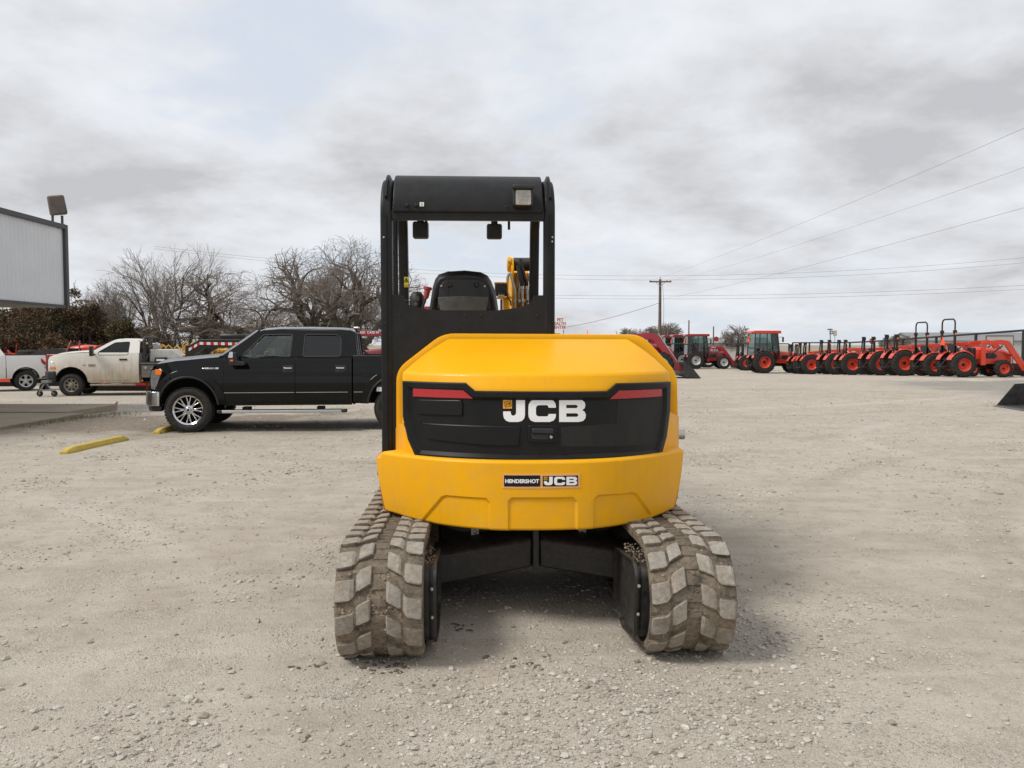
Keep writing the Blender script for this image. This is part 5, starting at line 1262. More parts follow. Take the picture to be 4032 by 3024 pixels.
    for side in (1, -1): mb = MB(); mb.prism(flare_ring(0, .50, .53, .542, 2, 178, 20), side * .5, side * .9); mb.build('wheel_liner', DARK, T, smooth=40)
flatbed_truck()

# ------------------------------------------------------------------ white pickup, cut by the left edge of the photo
def white_pickup():
    d = 33.4; X0 = (100 - 2016) / FPX * d
    T = thing('pickup_truck', 'white pickup at the left edge with red tail light and alloy wheels', 'pickup truck', (X0 - .5, d + .68, -.37), pi + R(36))
    def w(x, z):
        b = .98 - .18 * (z - .9) ** 2
        if x < -.5: b -= .06 * ((-.5 - x) / .3) ** 2
        if x > 3.6: b -= .2 * ((x - 3.6) / .9) ** 2
        if z > 1.42: b = .93 - (z - 1.42) * .45
        return b
    K = Truck(T, w); WB = 3.5
    A0 = arch(0, .46, .50, .50); A1 = arch(WB, .46, .50, .50)
    bo = [(.66, .50)] + [(.66, 1.42), (-.70, 1.43), (-.72, 1.30), (-.70, .62), (-.58, .55)] + A0
    for side in (1, -1):
        K.patch('bed_side', bo, WHT2, 0, .06, side, bevel=.015)
        K.patch('bed_rail', [(-.70, 1.425), (.66, 1.415), (.66, 1.445), (-.70, 1.455)], BLKTRIM, .004, .08, side, bevel=.006, vc=[])
        K.patch('tail_light', roundpoly([(-.56, 1.31), (-.725, 1.12), (-.725, 1.05), (-.66, 1.02), (-.55, 1.14), (-.54, 1.25)], .02, 2), REDL, .012, .03, side, bevel=.01)
        K.patch('reverse_lens', [(-.66, 1.0), (-.72, 1.03), (-.72, .88), (-.66, .88)], HLENSB, .01, .02, side, bevel=.004)
        K.patch('arch_lip', flare_ring(0, .46, .49, .545, 4, 176, 18), WHT2, .016, .04, side, bevel=.008, uc=[], vc=[])
        K.patch('door_sign', [(.98, .99), (1.30, .99), (1.30, 1.08), (.98, 1.08)], REDL, .006, .008, side, bevel=0)
        K.patch('door_sign', [(.98, 1.022), (1.30, 1.022), (1.30, 1.046), (.98, 1.046)], WHTD, .009, .006, side, bevel=0)
    mb = MB(); mb.box((0, 0, .85), (1.4, 1.6, .06)); mb.build('bed_floor', BLKTRIM, T)
    mb = MB(); mb.box((-.69, 0, 1.02), (.07, 1.7, .76)); mb.build('tailgate', WHT2, T, bevel=.02)
    mb = MB(); mb.box((-.80, 0, .66), (.18, 1.84, .22)); mb.build('rear_bumper', CHROME, T, bevel=.04, seg=3)
    out = [(.69, .50)] + [(.69, 1.42), (3.05, 1.42), (3.3, 1.40), (4.2, 1.32), (4.36, 1.2), (4.4, .7), (4.25, .55), (4.02, .55)] + A1[::-1] + [(2.9, .50)]
    K.solid('body', out, WHT2, lin(.69, 4.4, 20), [.65, .8, .95, 1.1, 1.25, 1.35], .03)
    hl = roundpoly([(1.02, 1.46), (1.10, 1.82), (1.75, 1.86), (2.4, 1.80), (2.85, 1.46)], .05, 3)
    gh = [(.69, 1.42), (.86, 1.70), (1.0, 1.90), (1.2, 1.95), (2.2, 1.95), (2.45, 1.90), (3.15, 1.45), (3.2, 1.42)]
    for side in (1, -1):
        K.patch('cab_side', gh, WHT2, 0, .05, side, bevel=.012, holes=[hl], uc=[1.2, 1.7, 2.2], vc=[1.5, 1.6, 1.7, 1.8, 1.88])
        K.patch('side_window', inset(hl, -.006), GLSD, -.012, .006, side, bevel=0, uc=[], vc=[1.6, 1.75])
        K.patch('door', roundpoly([(.80, .58), (1.92, .58), (1.92, 1.41), (.80, 1.41)], .04, 2), WHT2, .006, .03, side, bevel=.006)
        K.patch('door', roundpoly([(1.94, .58), (2.88, .58), (2.95, .8), (2.95, 1.41), (1.94, 1.41)], .04, 2), WHT2, .006, .03, side, bevel=.006)
    rings = [[(x, y * (w(x, 1.95) - .02), 1.94 + dz + .05 * (1 - abs(y) ** 2.6)) for y in np.linspace(-1, 1, 13)] for x, dz in ((.92, -.05), (1.05, 0), (1.5, .02), (2.2, .01), (2.45, -.04))]
    mb = MB(); mb.loft(rings, closed=False); mb.build('roof', WHT2, T, smooth=50)
    mb = MB(); mb.add([(.70, .8, 1.45), (.70, -.8, 1.45), (.95, -.68, 1.90), (.95, .68, 1.90)], [(0, 1, 2, 3)]); mb.build('rear_window', GLSD, T, smooth=0)
    mb = MB(); mb.add([(3.15, .8, 1.45), (3.15, -.8, 1.45), (2.43, -.68, 1.92), (2.43, .68, 1.92)], [(0, 1, 2, 3)]); mb.build('windscreen', GLSM, T, smooth=0)
    mb = MB(); mb.box((2.0, 0, .6), (4.2, .9, .2)); mb.build('chassis', DARK, T)
    mb = MB(); mb.tube([(.1, .55, .45), (-.85, .62, .48)], .035, 8); mb.build('exhaust_pipe', STEEL, T)
    for x in (0, WB):
        for side in (1, -1): wheel(T, (x, side * .84, .395), .398, .27, .24, 'five', ALU, side)
        for side in (1, -1): mb = MB(); mb.prism(flare_ring(x, .46, .47, .482, 4, 176, 20), side * .5, side * .88); mb.build('wheel_liner', DARK, T, smooth=40)
white_pickup()
# ------------------------------------------------------------------ porch awning of the shop on the left, floodlight, concrete porch, parking stops
def concrete(name, col):
    m, nt, b = newmat(name)
    pos = nd(nt, 'ShaderNodeNewGeometry').outputs['Position']
    n = noise(nt, pos, 1.1, 7, .65); n2 = noise(nt, pos, 26, 6, .7)
    c = mixc(nt, rng(nt, n, .3, .7), tuple(v * .78 for v in col), tuple(v * 1.15 for v in col)); c = mixc(nt, rng(nt, n2, .35, .75, 0, .4), c, tuple(v * .55 for v in col))
    nt.links.new(c, b.inputs['Base Color']); b.inputs['Roughness'].default_value = .92
    nt.links.new(nd(nt, 'ShaderNodeBump', {'Height': n2, 'Strength': .3, 'Distance': .01}).outputs[0], b.inputs['Normal'])
    return m
CONC = concrete('old_concrete', (.285, .232, .172))
def porch():
    t = thing('concrete_porch', 'tan concrete porch slabs at the left under the white awning', 'porch', (-12, 12, 0))
    for (x0, x1, y0, y1, z1) in ((-16.5, -8.92, 4.0, 10.4, .06), (-16.5, -8.95, 10.42, 17.3, .062), (-16.5, -9.35, 17.36, 19.6, .085)):
        mb = MB(); mb.box(((x0 + x1) / 2 + 12, (y0 + y1) / 2 - 12, (z1 - .35) / 2), (x1 - x0, y1 - y0, z1 + .35)); mb.build('slab', CONC, t, bevel=.015)
porch()
WMET = mat('white_ribbed_metal', (.66, .68, .70), .42, var=.05, vscale=1.2, dust=.06)
DTRIM = mat('dark_trim_metal', (.055, .055, .06), .5, var=.15, vscale=3)
SOFF = mat('tan_soffit', (.25, .225, .18), .7, var=.1)
def awning():
    xr, y1, z0, z1 = -11.78, 22.0, 2.46, 4.62
    y0 = 2.0
    T = thing('shop_awning', 'white ribbed metal awning fascia with dark trim at the left', 'building', (xr, y1, 0))
    # ribbed sheet panels, one per metre
    k = 0; y = y1 - .12
    while y > y0:
        ya = max(y0, y - .98); prof = []
        n = 6; st = (y - ya) / n
        for i in range(n):
            b = y - i * st; prof += [(b, 0), (b - st * .62, 0), (b - st * .74, .012), (b - st * .88, .012)]
        prof.append((ya, 0)); m = len(prof)
        vs = [(p[1], p[0] - y1, z) for z in (z0 + .07, z1 - .10) for p in prof] + [(p[1] - .02, p[0] - y1, z) for z in (z0 + .07, z1 - .10) for p in prof]
        mb = MB(); mb.add(vs, [(i, i + 1, m + i + 1, m + i) for i in range(m - 1)] + [(2 * m + i, 3 * m + i, 3 * m + i + 1, 2 * m + i + 1) for i in range(m - 1)])
        mb.build('ribbed_panel', WMET, T, smooth=20); y -= .98
    mb = MB(); mb.box((.02, (y0 - y1) / 2, z1 - .05), (.12, y1 - y0, .12)); mb.build('top_trim', DTRIM, T, bevel=.006)
    mb = MB(); mb.box((.02, (y0 - y1) / 2, z0 + .03), (.09, y1 - y0 - .002, .06)); mb.build('bottom_trim', DTRIM, T, bevel=.006)
    mb = MB(); mb.box((.0, -.055, (z0 + z1) / 2 + .002), (.17, .13, z1 - z0 + .01)); mb.build('corner_trim', DTRIM, T, bevel=.008)
    mb = MB(); mb.box((-2.4, (y0 - y1) / 2 - .04, z0 + .016), (4.7, y1 - y0 - .10, .03)); mb.build('soffit', SOFF, T)
    mb = MB(); mb.box((-2.4, (y0 - y1) / 2 - .04, (z0 + z1) / 2), (4.68, y1 - y0 - .16, z1 - z0 - .12)); mb.build('awning_core', WMET, T)
    mb = MB(); mb.box((-10, (y0 - y1) / 2 - .6, 2.2), (10.3, y1 - y0 - 1.4, 4.4 + .5)); mb.build('shop_wall', WMET, T)
    # floodlight on the awning corner
    L = thing('floodlight', 'weathered brown box floodlight on the corner of the white awning', 'floodlight', (xr - .13, y1 - .10, z1 + .01), R(28))
    BRN = mat('bronze_enamel', (.105, .078, .068), .6, var=.25, vscale=6, dust=.25)
    tilt = Matrix.Rotation(R(-9), 3, 'Y') @ Matrix.Rotation(R(6), 3, 'X')
    mb = MB(); mb.box((0, 0, .50), (.42, .38, .50), tilt, taper=.95); mb.build('housing', BRN, L, bevel=.05, seg=3)
    mb = MB(); mb.box(tilt @ Vector((-.02, .192, 0)) + Vector((0, 0, .50)), (.32, .02, .38), tilt); mb.build('lens', GLSM, L)
    for s in (-1, 1): mb = MB(); mb.tube([(s * .11, 0, 0), (s * .11, 0, .24)], .032, 8); mb.build('leg', DTRIM, L)
    mb = MB(); mb.box((0, 0, .008), (.34, .16, .016)); mb.build('base_plate', DTRIM, L)
awning()
YSTOP = mat('worn_yellow_concrete', (.50, .36, .055), .85, var=.18, vscale=7, bump=.3, bscale=50, dust=.35, dustcol=(.38, .31, .17))
def parking_stop(label, x, y, L, rz, seed):
    sec = [(-.074, -.03), (.074, -.03), (.074, .030), (.042, .080), (-.042, .080), (-.074, .030)]
    mb = MB(); rr = random.Random(seed); rings = []
    for i in range(13):
        yy = L * i / 12; e = .045 if i in (0, 12) else 0
        rings.append([(px * (1 - (.18 if e else 0)) + rr.uniform(-.003, .003), yy + (0 if i < 6 else 0), pz - (e if pz > .05 else 0) + rr.uniform(-.003, .002)) for px, pz in sec])
    mb.loft(rings); o = mb.build('parking_stop', YSTOP, smooth=25, bevel=.008, loc=(x, y, 0), rot=(0, 0, rz)); tag(o, label, 'parking stop')
parking_stop('long yellow concrete parking stop lying free on the gravel', -6.12, 11.25, 1.72, R(-1.5), 3)
parking_stop('yellow concrete parking stop against the black truck\'s front tyre', -5.96, 13.82, 1.75, R(0), 5)
# weeds along the porch edge
def weeds():
    mb = MB(); rr = random.Random(11)
    for i in range(520):
        t = rr.random(); 
        if rr.random() < .55: x, y = -8.85 + rr.gauss(0, .10) + .1, 14.8 + 2.6 * t
        else: x, y = -9.0 + rr.gauss(0, .5) * .7 + .3, 17.7 + rr.gauss(0, .5)
        h = rr.uniform(.02, .09); a = rr.uniform(0, 2 * pi); dx, dy = math.cos(a) * .006, math.sin(a) * .006; lx, ly = rr.gauss(0, .03), rr.gauss(0, .03); z = zgs(x, y)
        mb.add([(x - dx, y - dy, z), (x + dx, y + dy, z), (x + lx, y + ly, z + h)], [(0, 1, 2)], 0 if rr.random() < .6 else 1)
    o = mb.build('weeds', [mat('weed_green', (.10, .13, .055), .9, var=.3), mat('weed_dry', (.27, .22, .12), .9, var=.3)], smooth=0, fixn=False); tag(o, 'thin weeds and dry grass along the porch slab edge', 'weeds', kind='stuff')
weeds()
# ------------------------------------------------------------------ tractors
ORP = mat('orange_paint', (.60, .040, .012), .32, var=.08, vscale=3, coat=.35, dust=.08)
RDP = mat('red_paint', (.30, .012, .020), .30, var=.1, vscale=3, coat=.35, dust=.08)
SMV = mat('safety_orange', (.95, .10, .015), .5, var=.05)
TYRE2 = mat('tractor_tyre', (.018, .0175, .017), .85, var=.3, vscale=7, dust=.30, dustcol=(.15, .135, .115), spec=.25)
SILV = mat('silver_rim', (.55, .55, .54), .4, .4, var=.08)
BKT = mat('bucket_black', (.014, .0145, .017), .38, var=.3, vscale=4, dust=.18)
CABG = glassmat('cab_glass', (.42, .55, .52))
def ag_wheel(parent, loc, Rt, Wt, Rr, rimm, flip):
    h = Wt / 2; mb = MB()
    prof = [(Rr, -h * .75), (Rr + .03, -h * .95), (Rr + (Rt - Rr) * .55, -h * 1.02), (Rt - .06, -h * .92), (Rt - .04, -h * .5), (Rt - .035, 0), (Rt - .04, h * .5), (Rt - .06, h * .92), (Rr + (Rt - Rr) * .55, h * 1.02), (Rr + .03, h * .95), (Rr, h * .75)]
    mb.lathe(prof, axis='y', n=32, closed=True)
    nb = max(14, int(2 * pi * Rt / .20))
    for k in range(nb):
        for s in (-1, 1):
            pts = []
            for t in (0, .5, 1):
                a = 2 * pi * (k + (.5 if s > 0 else 0) - .75 * t) / nb; y = s * h * (.04 + .92 * t); rr = Rt - .012 * t
                pts.append((a, y, rr))
            vs = []
            for a, y, rr in pts:
                for da in (-.026 / Rt, .026 / Rt):
                    for r_ in (rr - .055, rr): vs.append((r_ * math.sin(a + da), y, r_ * math.cos(a + da)))
            fs = []
            for i in range(2):
                o = i * 4; fs += [(o + 1, o + 3, o + 7, o + 5), (o, o + 1, o + 5, o + 4), (o + 2, o + 6, o + 7, o + 3)]
            fs += [(0, 2, 3, 1), (8, 9, 11, 10)]; mb.add(vs, fs)
    t = mb.build('tyre', TYRE2, parent, smooth=35, loc=loc)
    s = flip; mb = MB()
    mb.lathe([(Rr * 1.05, s * h * .82), (Rr * 1.03, s * h * .88), (Rr * .94, s * h * .78), (Rr * .88, s * h * .25), (Rr * .70, s * h * .15), (Rr * .55, s * h * .30), (Rr * .35, s * h * .32), (Rr * .30, s * h * .22), (0, s * h * .22)], axis='y', n=24, caps=False)
    mb.lathe([(Rr * 1.03, -s * h * .8), (Rr * .9, -s * h * .7), (Rr * .88, s * h * .2)], axis='y', n=24, caps=False)
    rim = mb.build('rim', rimm, t, smooth=35)
    mb = MB(); mb.lathe([(Rr * .22, s * h * .2), (Rr * .20, s * h * .42), (0, s * h * .45)], axis='y', n=12); mb.build('hub', DARK, t)
    return t
def loader(T, P, xf, zt, arm, length, yh, bucket_down=True, text=None):
    """front loader: upright masts, two bent arms, bucket"""
    for s in (-1, 1):
        mb = MB(); mb.prism([(xf - .12, .55), (xf + .08, .55), (xf + .06, zt - .05), (xf - .10, zt - .05)], s * yh - .05, s * yh + .05); mb.build('loader_mast', P, T, bevel=.01)
        top = [(xf - .12, zt - .02), (xf + .35 * length, zt + .06), (xf + .52 * length, zt + .02), (xf + .98 * length, .42), (xf + .98 * length, .26), (xf + .86 * length, .30), (xf + .46 * length, zt - .20), (xf + .30 * length, zt - .13), (xf - .12, zt - .16)]
        mb = MB(); mb.prism(top, s * yh - .045, s * yh + .045); a = mb.build('loader_arm', P, T, bevel=.012)
        mb = MB(); mb.tube([(xf, s * yh * .93, .80), (xf + .42 * length, s * yh * .93, zt - .22)], .032, 8); mb.build('lift_cylinder', BLKTRIM, a)
        mb = MB(); mb.tube([(xf + .55 * length, s * yh, zt + .03), (xf + .90 * length, s * yh, .62)], .026, 8); mb.build('tilt_cylinder', STEEL, a)
        if text:
            t = text_mb(text, .10, True); t.v = [(xf + .17 * length + v[0] * s * -1, s * (yh + .048), zt - .03 + v[1] + .10 * 0) for v in t.v]; t.build('lettering', WHTD, a, smooth=0)
    mb = MB(); mb.tube([(xf + .66 * length, -yh, zt * .62), (xf + .66 * length, yh, zt * .62)], .05, 8); mb.build('cross_tube', P, T)
    bx = xf + length
    w = yh + .42
    prof = [(bx - .02, .62), (bx - .06, .30), (bx + .02, .06), (bx + .60, .02), (bx + .60, .05), (bx + .08, .10), (bx + .0, .31), (bx + .03, .60)]
    mb = MB(); mb.prism(prof, -w, w); b = mb.build('bucket', BKT, T, bevel=.008)
    for s in (-1, 1): mb = MB(); mb.prism([(bx - .02, .62), (bx - .06, .30), (bx + .02, .05), (bx + .60, .02), (bx + .25, .45)], s * w - .01, s * w + .01); mb.build('bucket_side', BKT, b)
def tractor(name, label, cat, loc, rz, P, rimm, kind, Rr=.66, Rf=.40, wb=1.75, group=None, amber=True, text=None, smv=True, ldr=True, scale=1.0, lz=1.64, ll=2.05):
    T = thing(name, label, cat, loc, rz, group); T.scale = (scale,) * 3
    yr = .60; wr = .42; yf = .55
    for s in (1, -1):
        ag_wheel(T, (0, s * yr, Rr), Rr, wr, Rr * .50, rimm, s); ag_wheel(T, (wb, s * yf, Rf), Rf, .30, Rf * .54, rimm, s)
        # fender: arched sheet over the rear tyre
        n = 9; rings = []
        for a in np.linspace(160, 38, n):
            r_ = Rr + .065; rings.append([(r_ * math.cos(R(a)), s * (yr - .30), Rr + r_ * math.sin(R(a))), (r_ * math.cos(R(a)), s * (yr + .06), Rr + r_ * math.sin(R(a))), ((r_ - .05) * math.cos(R(a)), s * (yr + .07), Rr + (r_ - .05) * math.sin(R(a))), ((r_ - .05) * math.cos(R(a)), s * (yr - .30), Rr + (r_ - .05) * math.sin(R(a)))])
        mb = MB(); mb.loft(rings); mb.build('fender', P, T, smooth=45, bevel=.012)
        mb = MB(); mb.box((-.50, s * (yr - .12), Rr + .60), (.06, .12, .10)); tl = mb.build('tail_light', BLKTRIM, T, bevel=.01)
        mb = MB(); mb.box((-.535, s * (yr - .12), Rr + .60), (.015, .07, .06)); mb.build('tail_lens', AMBER, tl)
    # chassis and rear housing
    mb = MB(); mb.box((.75, 0, .60), (2.1, .34, .34)); mb.box((-.05, 0, .66), (.55, .42, .46)); mb.build('transmission', DARK if kind != 'cab' else DARK, T, bevel=.03)
    mb = MB(); mb.tube([(0, -yr, Rr), (0, yr, Rr)], .09, 10); mb.build('rear_axle', DARK, T); mb = MB(); mb.tube([(wb, -yf, Rf), (wb, yf, Rf)], .06, 10); mb.build('front_axle', DARK, T)
    for s in (-1, 1):
        mb = MB(); mb.tube([(-.20, s * .22, .50), (-.75, s * .38, .42)], .028, 6); mb.build('hitch_arm', BLKTRIM, T)
        mb = MB(); mb.tube([(-.22, s * .20, .95), (-.55, s * .34, .46)], .018, 6); mb.build('lift_link', BLKTRIM, T)
    mb = MB(); mb.tube([(-.28, 0, .92), (-.55, 0, .80)], .03, 6); mb.build('top_link', BLKTRIM, T)
    # hood
    rings = []
    for x, zb, zt, w in ((.78, .62, 1.36, .32), (1.2, .60, 1.34, .33), (wb + .15, .60, 1.26, .32), (wb + .45, .62, 1.16, .29), (wb + .56, .68, 1.02, .25)):
        rings.append([(x, -w, zb), (x, -w, zt - .12), (x, -w * .72, zt - .02), (x, 0, zt + .02), (x, w * .72, zt - .02), (x, w, zt - .12), (x, w, zb)])
    mb = MB(); mb.loft(rings); hd = mb.build('hood', P, T, smooth=50, bevel=.015)
    for s in (-1, 1): mb = MB(); mb.prism(roundpoly([(1.15, .86), (1.60, .84), (1.72, .98), (1.52, 1.10), (1.16, 1.08)], .06, 3), s * .325, s * .345); mb.build('side_vent', BLKTRIM, hd, bevel=.006)
    mb = MB(); mb.box((wb + .57, 0, .86), (.03, .42, .30)); mb.build('grille', BLKTRIM, hd, bevel=.01)
    mb = MB(); mb.box((.42, 0, .80), (.85, 1.0, .06)); mb.build('platform', BLKTRIM, T, bevel=.01)
    mb = MB(); mb.box((.72, 0, 1.08), (.18, .46, .50)); mb.build('console', BLKTRIM, T, bevel=.04)
    mb = MB(); mb.tube([(.52 + .07 * math.cos(a), .19 * math.sin(a), 1.36 + .17 * math.cos(a) * .6) for a in np.linspace(0, 2 * pi, 17)[:-1]], .018, 6, closed=True); mb.tube([(.52, 0, 1.36), (.70, 0, 1.20)], .025, 6); mb.build('steering_wheel', BLKTRIM, T)
    mb = MB(); mb.box((.02, 0, 1.08), (.50, .50, .12)); mb.box((-.22, 0, 1.32), (.12, .50, .44), Matrix.Rotation(-.15, 3, 'Y')); mb.build('seat', VINYL, T, bevel=.05, seg=2)
    if kind in ('rops', 'folded'):
        yp = .56; x = -.36
        for s in (-1, 1):
            mb = MB(); mb.box((x, s * yp, 1.50), (.10, .07, 1.22)); mb.build('rops_post', BLKTRIM, T, bevel=.008)
            mb = MB(); mb.prism([(x - .02, 1.12), (x + .30, 1.12), (x + .06, 1.42), (x - .02, 1.42)], s * yp - .035, s * yp - .01); mb.build('rops_gusset', BLKTRIM, T)
            mb = MB(); mb.box((x, s * yp, 2.06), (.15, .11, .14)); mb.build('rops_hinge', BLKTRIM, T, bevel=.01)
            if amber: mb = MB(); mb.lathe([(0, -.02), (.05, -.015), (.055, .02), (0, .05)], (x - .02, s * (yp + .10), 1.96), 'x', 12); mb.build('warning_lamp', AMBER, T, smooth=40)
        if kind == 'rops':
            mb = MB(); mb.tube([(x, -yp, 2.0), (x, -yp, 2.46), (x, -yp + .05, 2.57), (x, -yp + .17, 2.63), (x, yp - .17, 2.63), (x, yp - .05, 2.57), (x, yp, 2.46), (x, yp, 2.0)], .036, 8); mb.build('rops_bow', BLKTRIM, T, smooth=40)
        else:
            mb = MB(); mb.tube([(x - .10, -yp, 2.12), (x - .14, -yp, 1.52), (x - .15, -yp + .05, 1.42), (x - .15, -yp + .17, 1.36), (x - .15, yp - .17, 1.36), (x - .15, yp - .05, 1.42), (x - .14, yp, 1.52), (x - .10, yp, 2.12)], .042, 8); mb.build('rops_bow', BLKTRIM, T, smooth=40)
            for s in (-1, 1): mb = MB(); mb.box((x - .05, s * yp, 2.15), (.20, .10, .05)); mb.build('rops_cap', BLKTRIM, T, bevel=.008)
    if kind == 'cab':
        zr = 2.42; z0 = 1.05; cx0, cx1 = -.62, .98; w0, w1 = .68, .62
        P8 = [(cx0, w0), (.15, w0 + .02), (cx1, w0 - .06)]; top = [(cx0 + .06, w1), (.15, w1 + .02), (cx1 - .16, w1 - .04)]
        for s in (-1, 1):
            for (xa, ya), (xb, yb) in zip(P8, top):
                mb = MB(); mb.tube([(xa, s * ya, z0 - (.25 if xa > 0 else 0)), (xb, s * yb, zr)], .034, 6); mb.build('cab_post', BLKTRIM, T)
            for i in (0, 1):
                mb = MB(); zl = z0 + .04 if i == 0 else z0 - .2
                mb.add([(P8[i][0], s * P8[i][1], zl), (P8[i + 1][0], s * P8[i + 1][1], zl), (top[i + 1][0], s * top[i + 1][1], zr), (top[i][0], s * top[i][1], zr)], [(0, 1, 2, 3)]); mb.build('cab_window', CABG, T, smooth=0)
        for (xa, ya), (xb, yb), nm in ((P8[0], top[0], 'rear_window'), (P8[2], top[2], 'windscreen')):
            mb = MB(); mb.add([(xa, ya, z0 + .04), (xa, -ya, z0 + .04), (xb, -yb, zr), (xb, yb, zr)], [(0, 1, 2, 3)]); mb.build(nm, CABG, T, smooth=0)
        mb = MB(); mb.loft([[(cx0 - .10 * k, -w1 - .08, z), (cx1 + .02 * k, -w1 - .08, z), (cx1 + .02 * k, w1 + .08, z), (cx0 - .10 * k, w1 + .08, z)] for z, k in ((zr - .01, 1), (zr + .07, 1.2), (zr + .15, .4), (zr + .17, -.3))]); mb.build('cab_roof', P, T, smooth=40, bevel=.04, seg=3)
        mb = MB(); mb.box((cx0 + .10, 0, z0 + .0), (.08, 1.25, .1)); mb.box((.15, 0, .90), (1.3, 1.25, .08)); mb.build('cab_base', BLKTRIM, T)
        for s in (-1, 1):
            mb = MB(); mb.box((cx1 + .06, s * (w1 + .26), 2.05), (.07, .16, .30)); mi = mb.build('mirror', BLKTRIM, T, bevel=.02)
            mb = MB(); mb.tube([(cx1 - .08, s * w1, 2.2), (cx1 + .05, s * (w1 + .22), 2.2)], .014, 6); mb.build('mirror_arm', BLKTRIM, mi)
            mb = MB(); mb.box((cx0 - .12, s * w1, zr + .05), (.06, .14, .08)); mb.build('work_lamp', BLKTRIM, T)
    if smv:
        zt = 1.66 if kind != 'cab' else 2.10
        mb = MB(); mb.prism([(-.20, zt - .20), (.20, zt - .20), (0, zt + .18)], -.62 if kind == 'cab' else -.47, -.60 if kind == 'cab' else -.45, 'yz'); mb.xf(Matrix.Translation((0, .45 if kind == 'cab' else .30, 0))); mb.build('slow_vehicle_triangle', SMV, T)
    if ldr: loader(T, P, .98, lz, .1, ll, .52, text=text)
    return T
def gpos(x, y): return (x, y, zg(x, y))
# near pair with raised roll bars
SPOT = lambda Y: gpos(19.95 + .36, Y + .56)
tractor('compact_tractor', 'orange tractor with tall roll bar and loader, nearest of the orange row', 'tractor', SPOT(37.4), 0, ORP, ORP, 'rops', Rr=.57, Rf=.40, wb=1.85, group='orange tractors in the right-hand row', smv=True)
tractor('compact_tractor', 'second orange tractor with raised roll bar, behind the nearest one', 'tractor', SPOT(39.9), 0, ORP, ORP, 'rops', Rr=.57, Rf=.40, wb=1.80, group='orange tractors in the right-hand row', smv=False)
base = tractor('utility_tractor', 'orange tractor with folded roll bar beside the raised roll bar pair', 'tractor', SPOT(43.0), 0, ORP, ORP, 'folded', Rr=.68, Rf=.44, group='orange tractors in the right-hand row', smv=False)
ords = ['second', 'third', 'fourth', 'fifth', 'sixth']
for i, Y in enumerate((46.1, 49.0, 52.4, 56.0, 58.6)):
    c = copy_tree(base); p = SPOT(Y); c.location = (p[0] + (.12, -.2, .08, -.1, .15)[i], p[1], p[2]); c.rotation_euler = (0, 0, R((3.5, -2, 4, -2.5, 2)[i])); k = (1, .97, 1.02, 1, .98)[i]; c.scale = (k, k, k)
    c['label'] = 'orange tractor with folded roll bar, %s from the raised roll bar pair' % ords[i]
tractor('cab_tractor', 'orange tractor with glazed cab and orange triangle at the row\'s far end', 'tractor', gpos(18.6, 62.0), R(2), ORP, ORP, 'cab', Rr=.68, Rf=.46, wb=2.0, group='orange tractors in the right-hand row', scale=1.22, ldr=False)
tractor('compact_tractor', 'tractor with open roll bar half hidden behind the orange cab tractor', 'tractor', gpos(19.2, 68.5), R(0), RDP, ORP, 'rops', Rr=.62, Rf=.42, smv=False, ldr=False, amber=False)
# red cab tractors further off
rb = tractor('red_tractor', 'red cab tractor with silver wheels and loader, nearest of the red row', 'tractor', gpos(16.0, 73.0), R(1), RDP, SILV, 'cab', Rr=.64, Rf=.50, wb=2.1, group='red cab tractors lined up in the distance', scale=1.18, text='CASE IH')
for i, Y in enumerate((77.5, 82, 87, 92.5, 98.5)):
    c = copy_tree(rb); c.location = gpos(15.7, Y); c['label'] = 'red cab tractor, %s in the red row counting away from its nearest' % ords[i]
tractor('red_tractor', 'red tractor with lowered black bucket peeking past the excavator\'s right side', 'tractor', gpos(3.95, 37.2), R(0), RDP, SILV, 'open', Rr=.72, Rf=.50, wb=2.2, scale=1.18)
tractor('red_tractor', 'red loader tractor behind the black pickup, CASE IH on its arm', 'tractor', gpos(-3.3, 30.0), pi, RDP, SILV, 'cab', Rr=.70, Rf=.60, wb=1.75, scale=1.2, smv=False, text='620  CASE IH', lz=1.86, ll=2.7)

# loose black bucket at the right edge
def loose_bucket():
    T = thing('loader_bucket', 'empty black loader bucket lying on the gravel at the right edge', 'bucket', (11.42, 17.9, 0), R(-6))
    prof = [(0, .01), (.05, .0), (1.15, .02), (1.32, .16), (1.36, .46), (1.30, .62), (1.26, .61), (1.31, .45), (1.27, .19), (1.12, .06), (.05, .035)]
    W = 2.0
    mb = MB(); mb.prism(prof, 0, W); mb.xf(Matrix.Identity(4)); mb.build('shell', BKT, T, bevel=.006)
    for y in (.0, W): mb = MB(); mb.prism([(.02, .03), (1.12, .05), (1.30, .18), (1.33, .46), (1.28, .60), (.55, .56), (.42, .55)], y - .012, y + .012); mb.build('side_plate', BKT, T, bevel=.004)
    mb = MB(); mb.prism([(-.06, .012), (.16, .004), (.16, .036), (-.02, .03)], -.02, W + .02); mb.build('cutting_edge', mat('edge_steel', (.10, .10, .105), .5, .5, var=.3, dust=.3), T, bevel=.004)
    mb = MB(); mb.prism([(.40, .55), (1.30, .60), (1.30, .635), (.38, .585)], -.03, .03); mb.build('side_rim', BKT, T, bevel=.006)
    mb = MB(); mb.prism([(.0, .02), (.42, .56), (.38, .59), (-.05, .045)], -.028, .028); mb.build('side_cutter', BKT, T, bevel=.006)
loose_bucket()
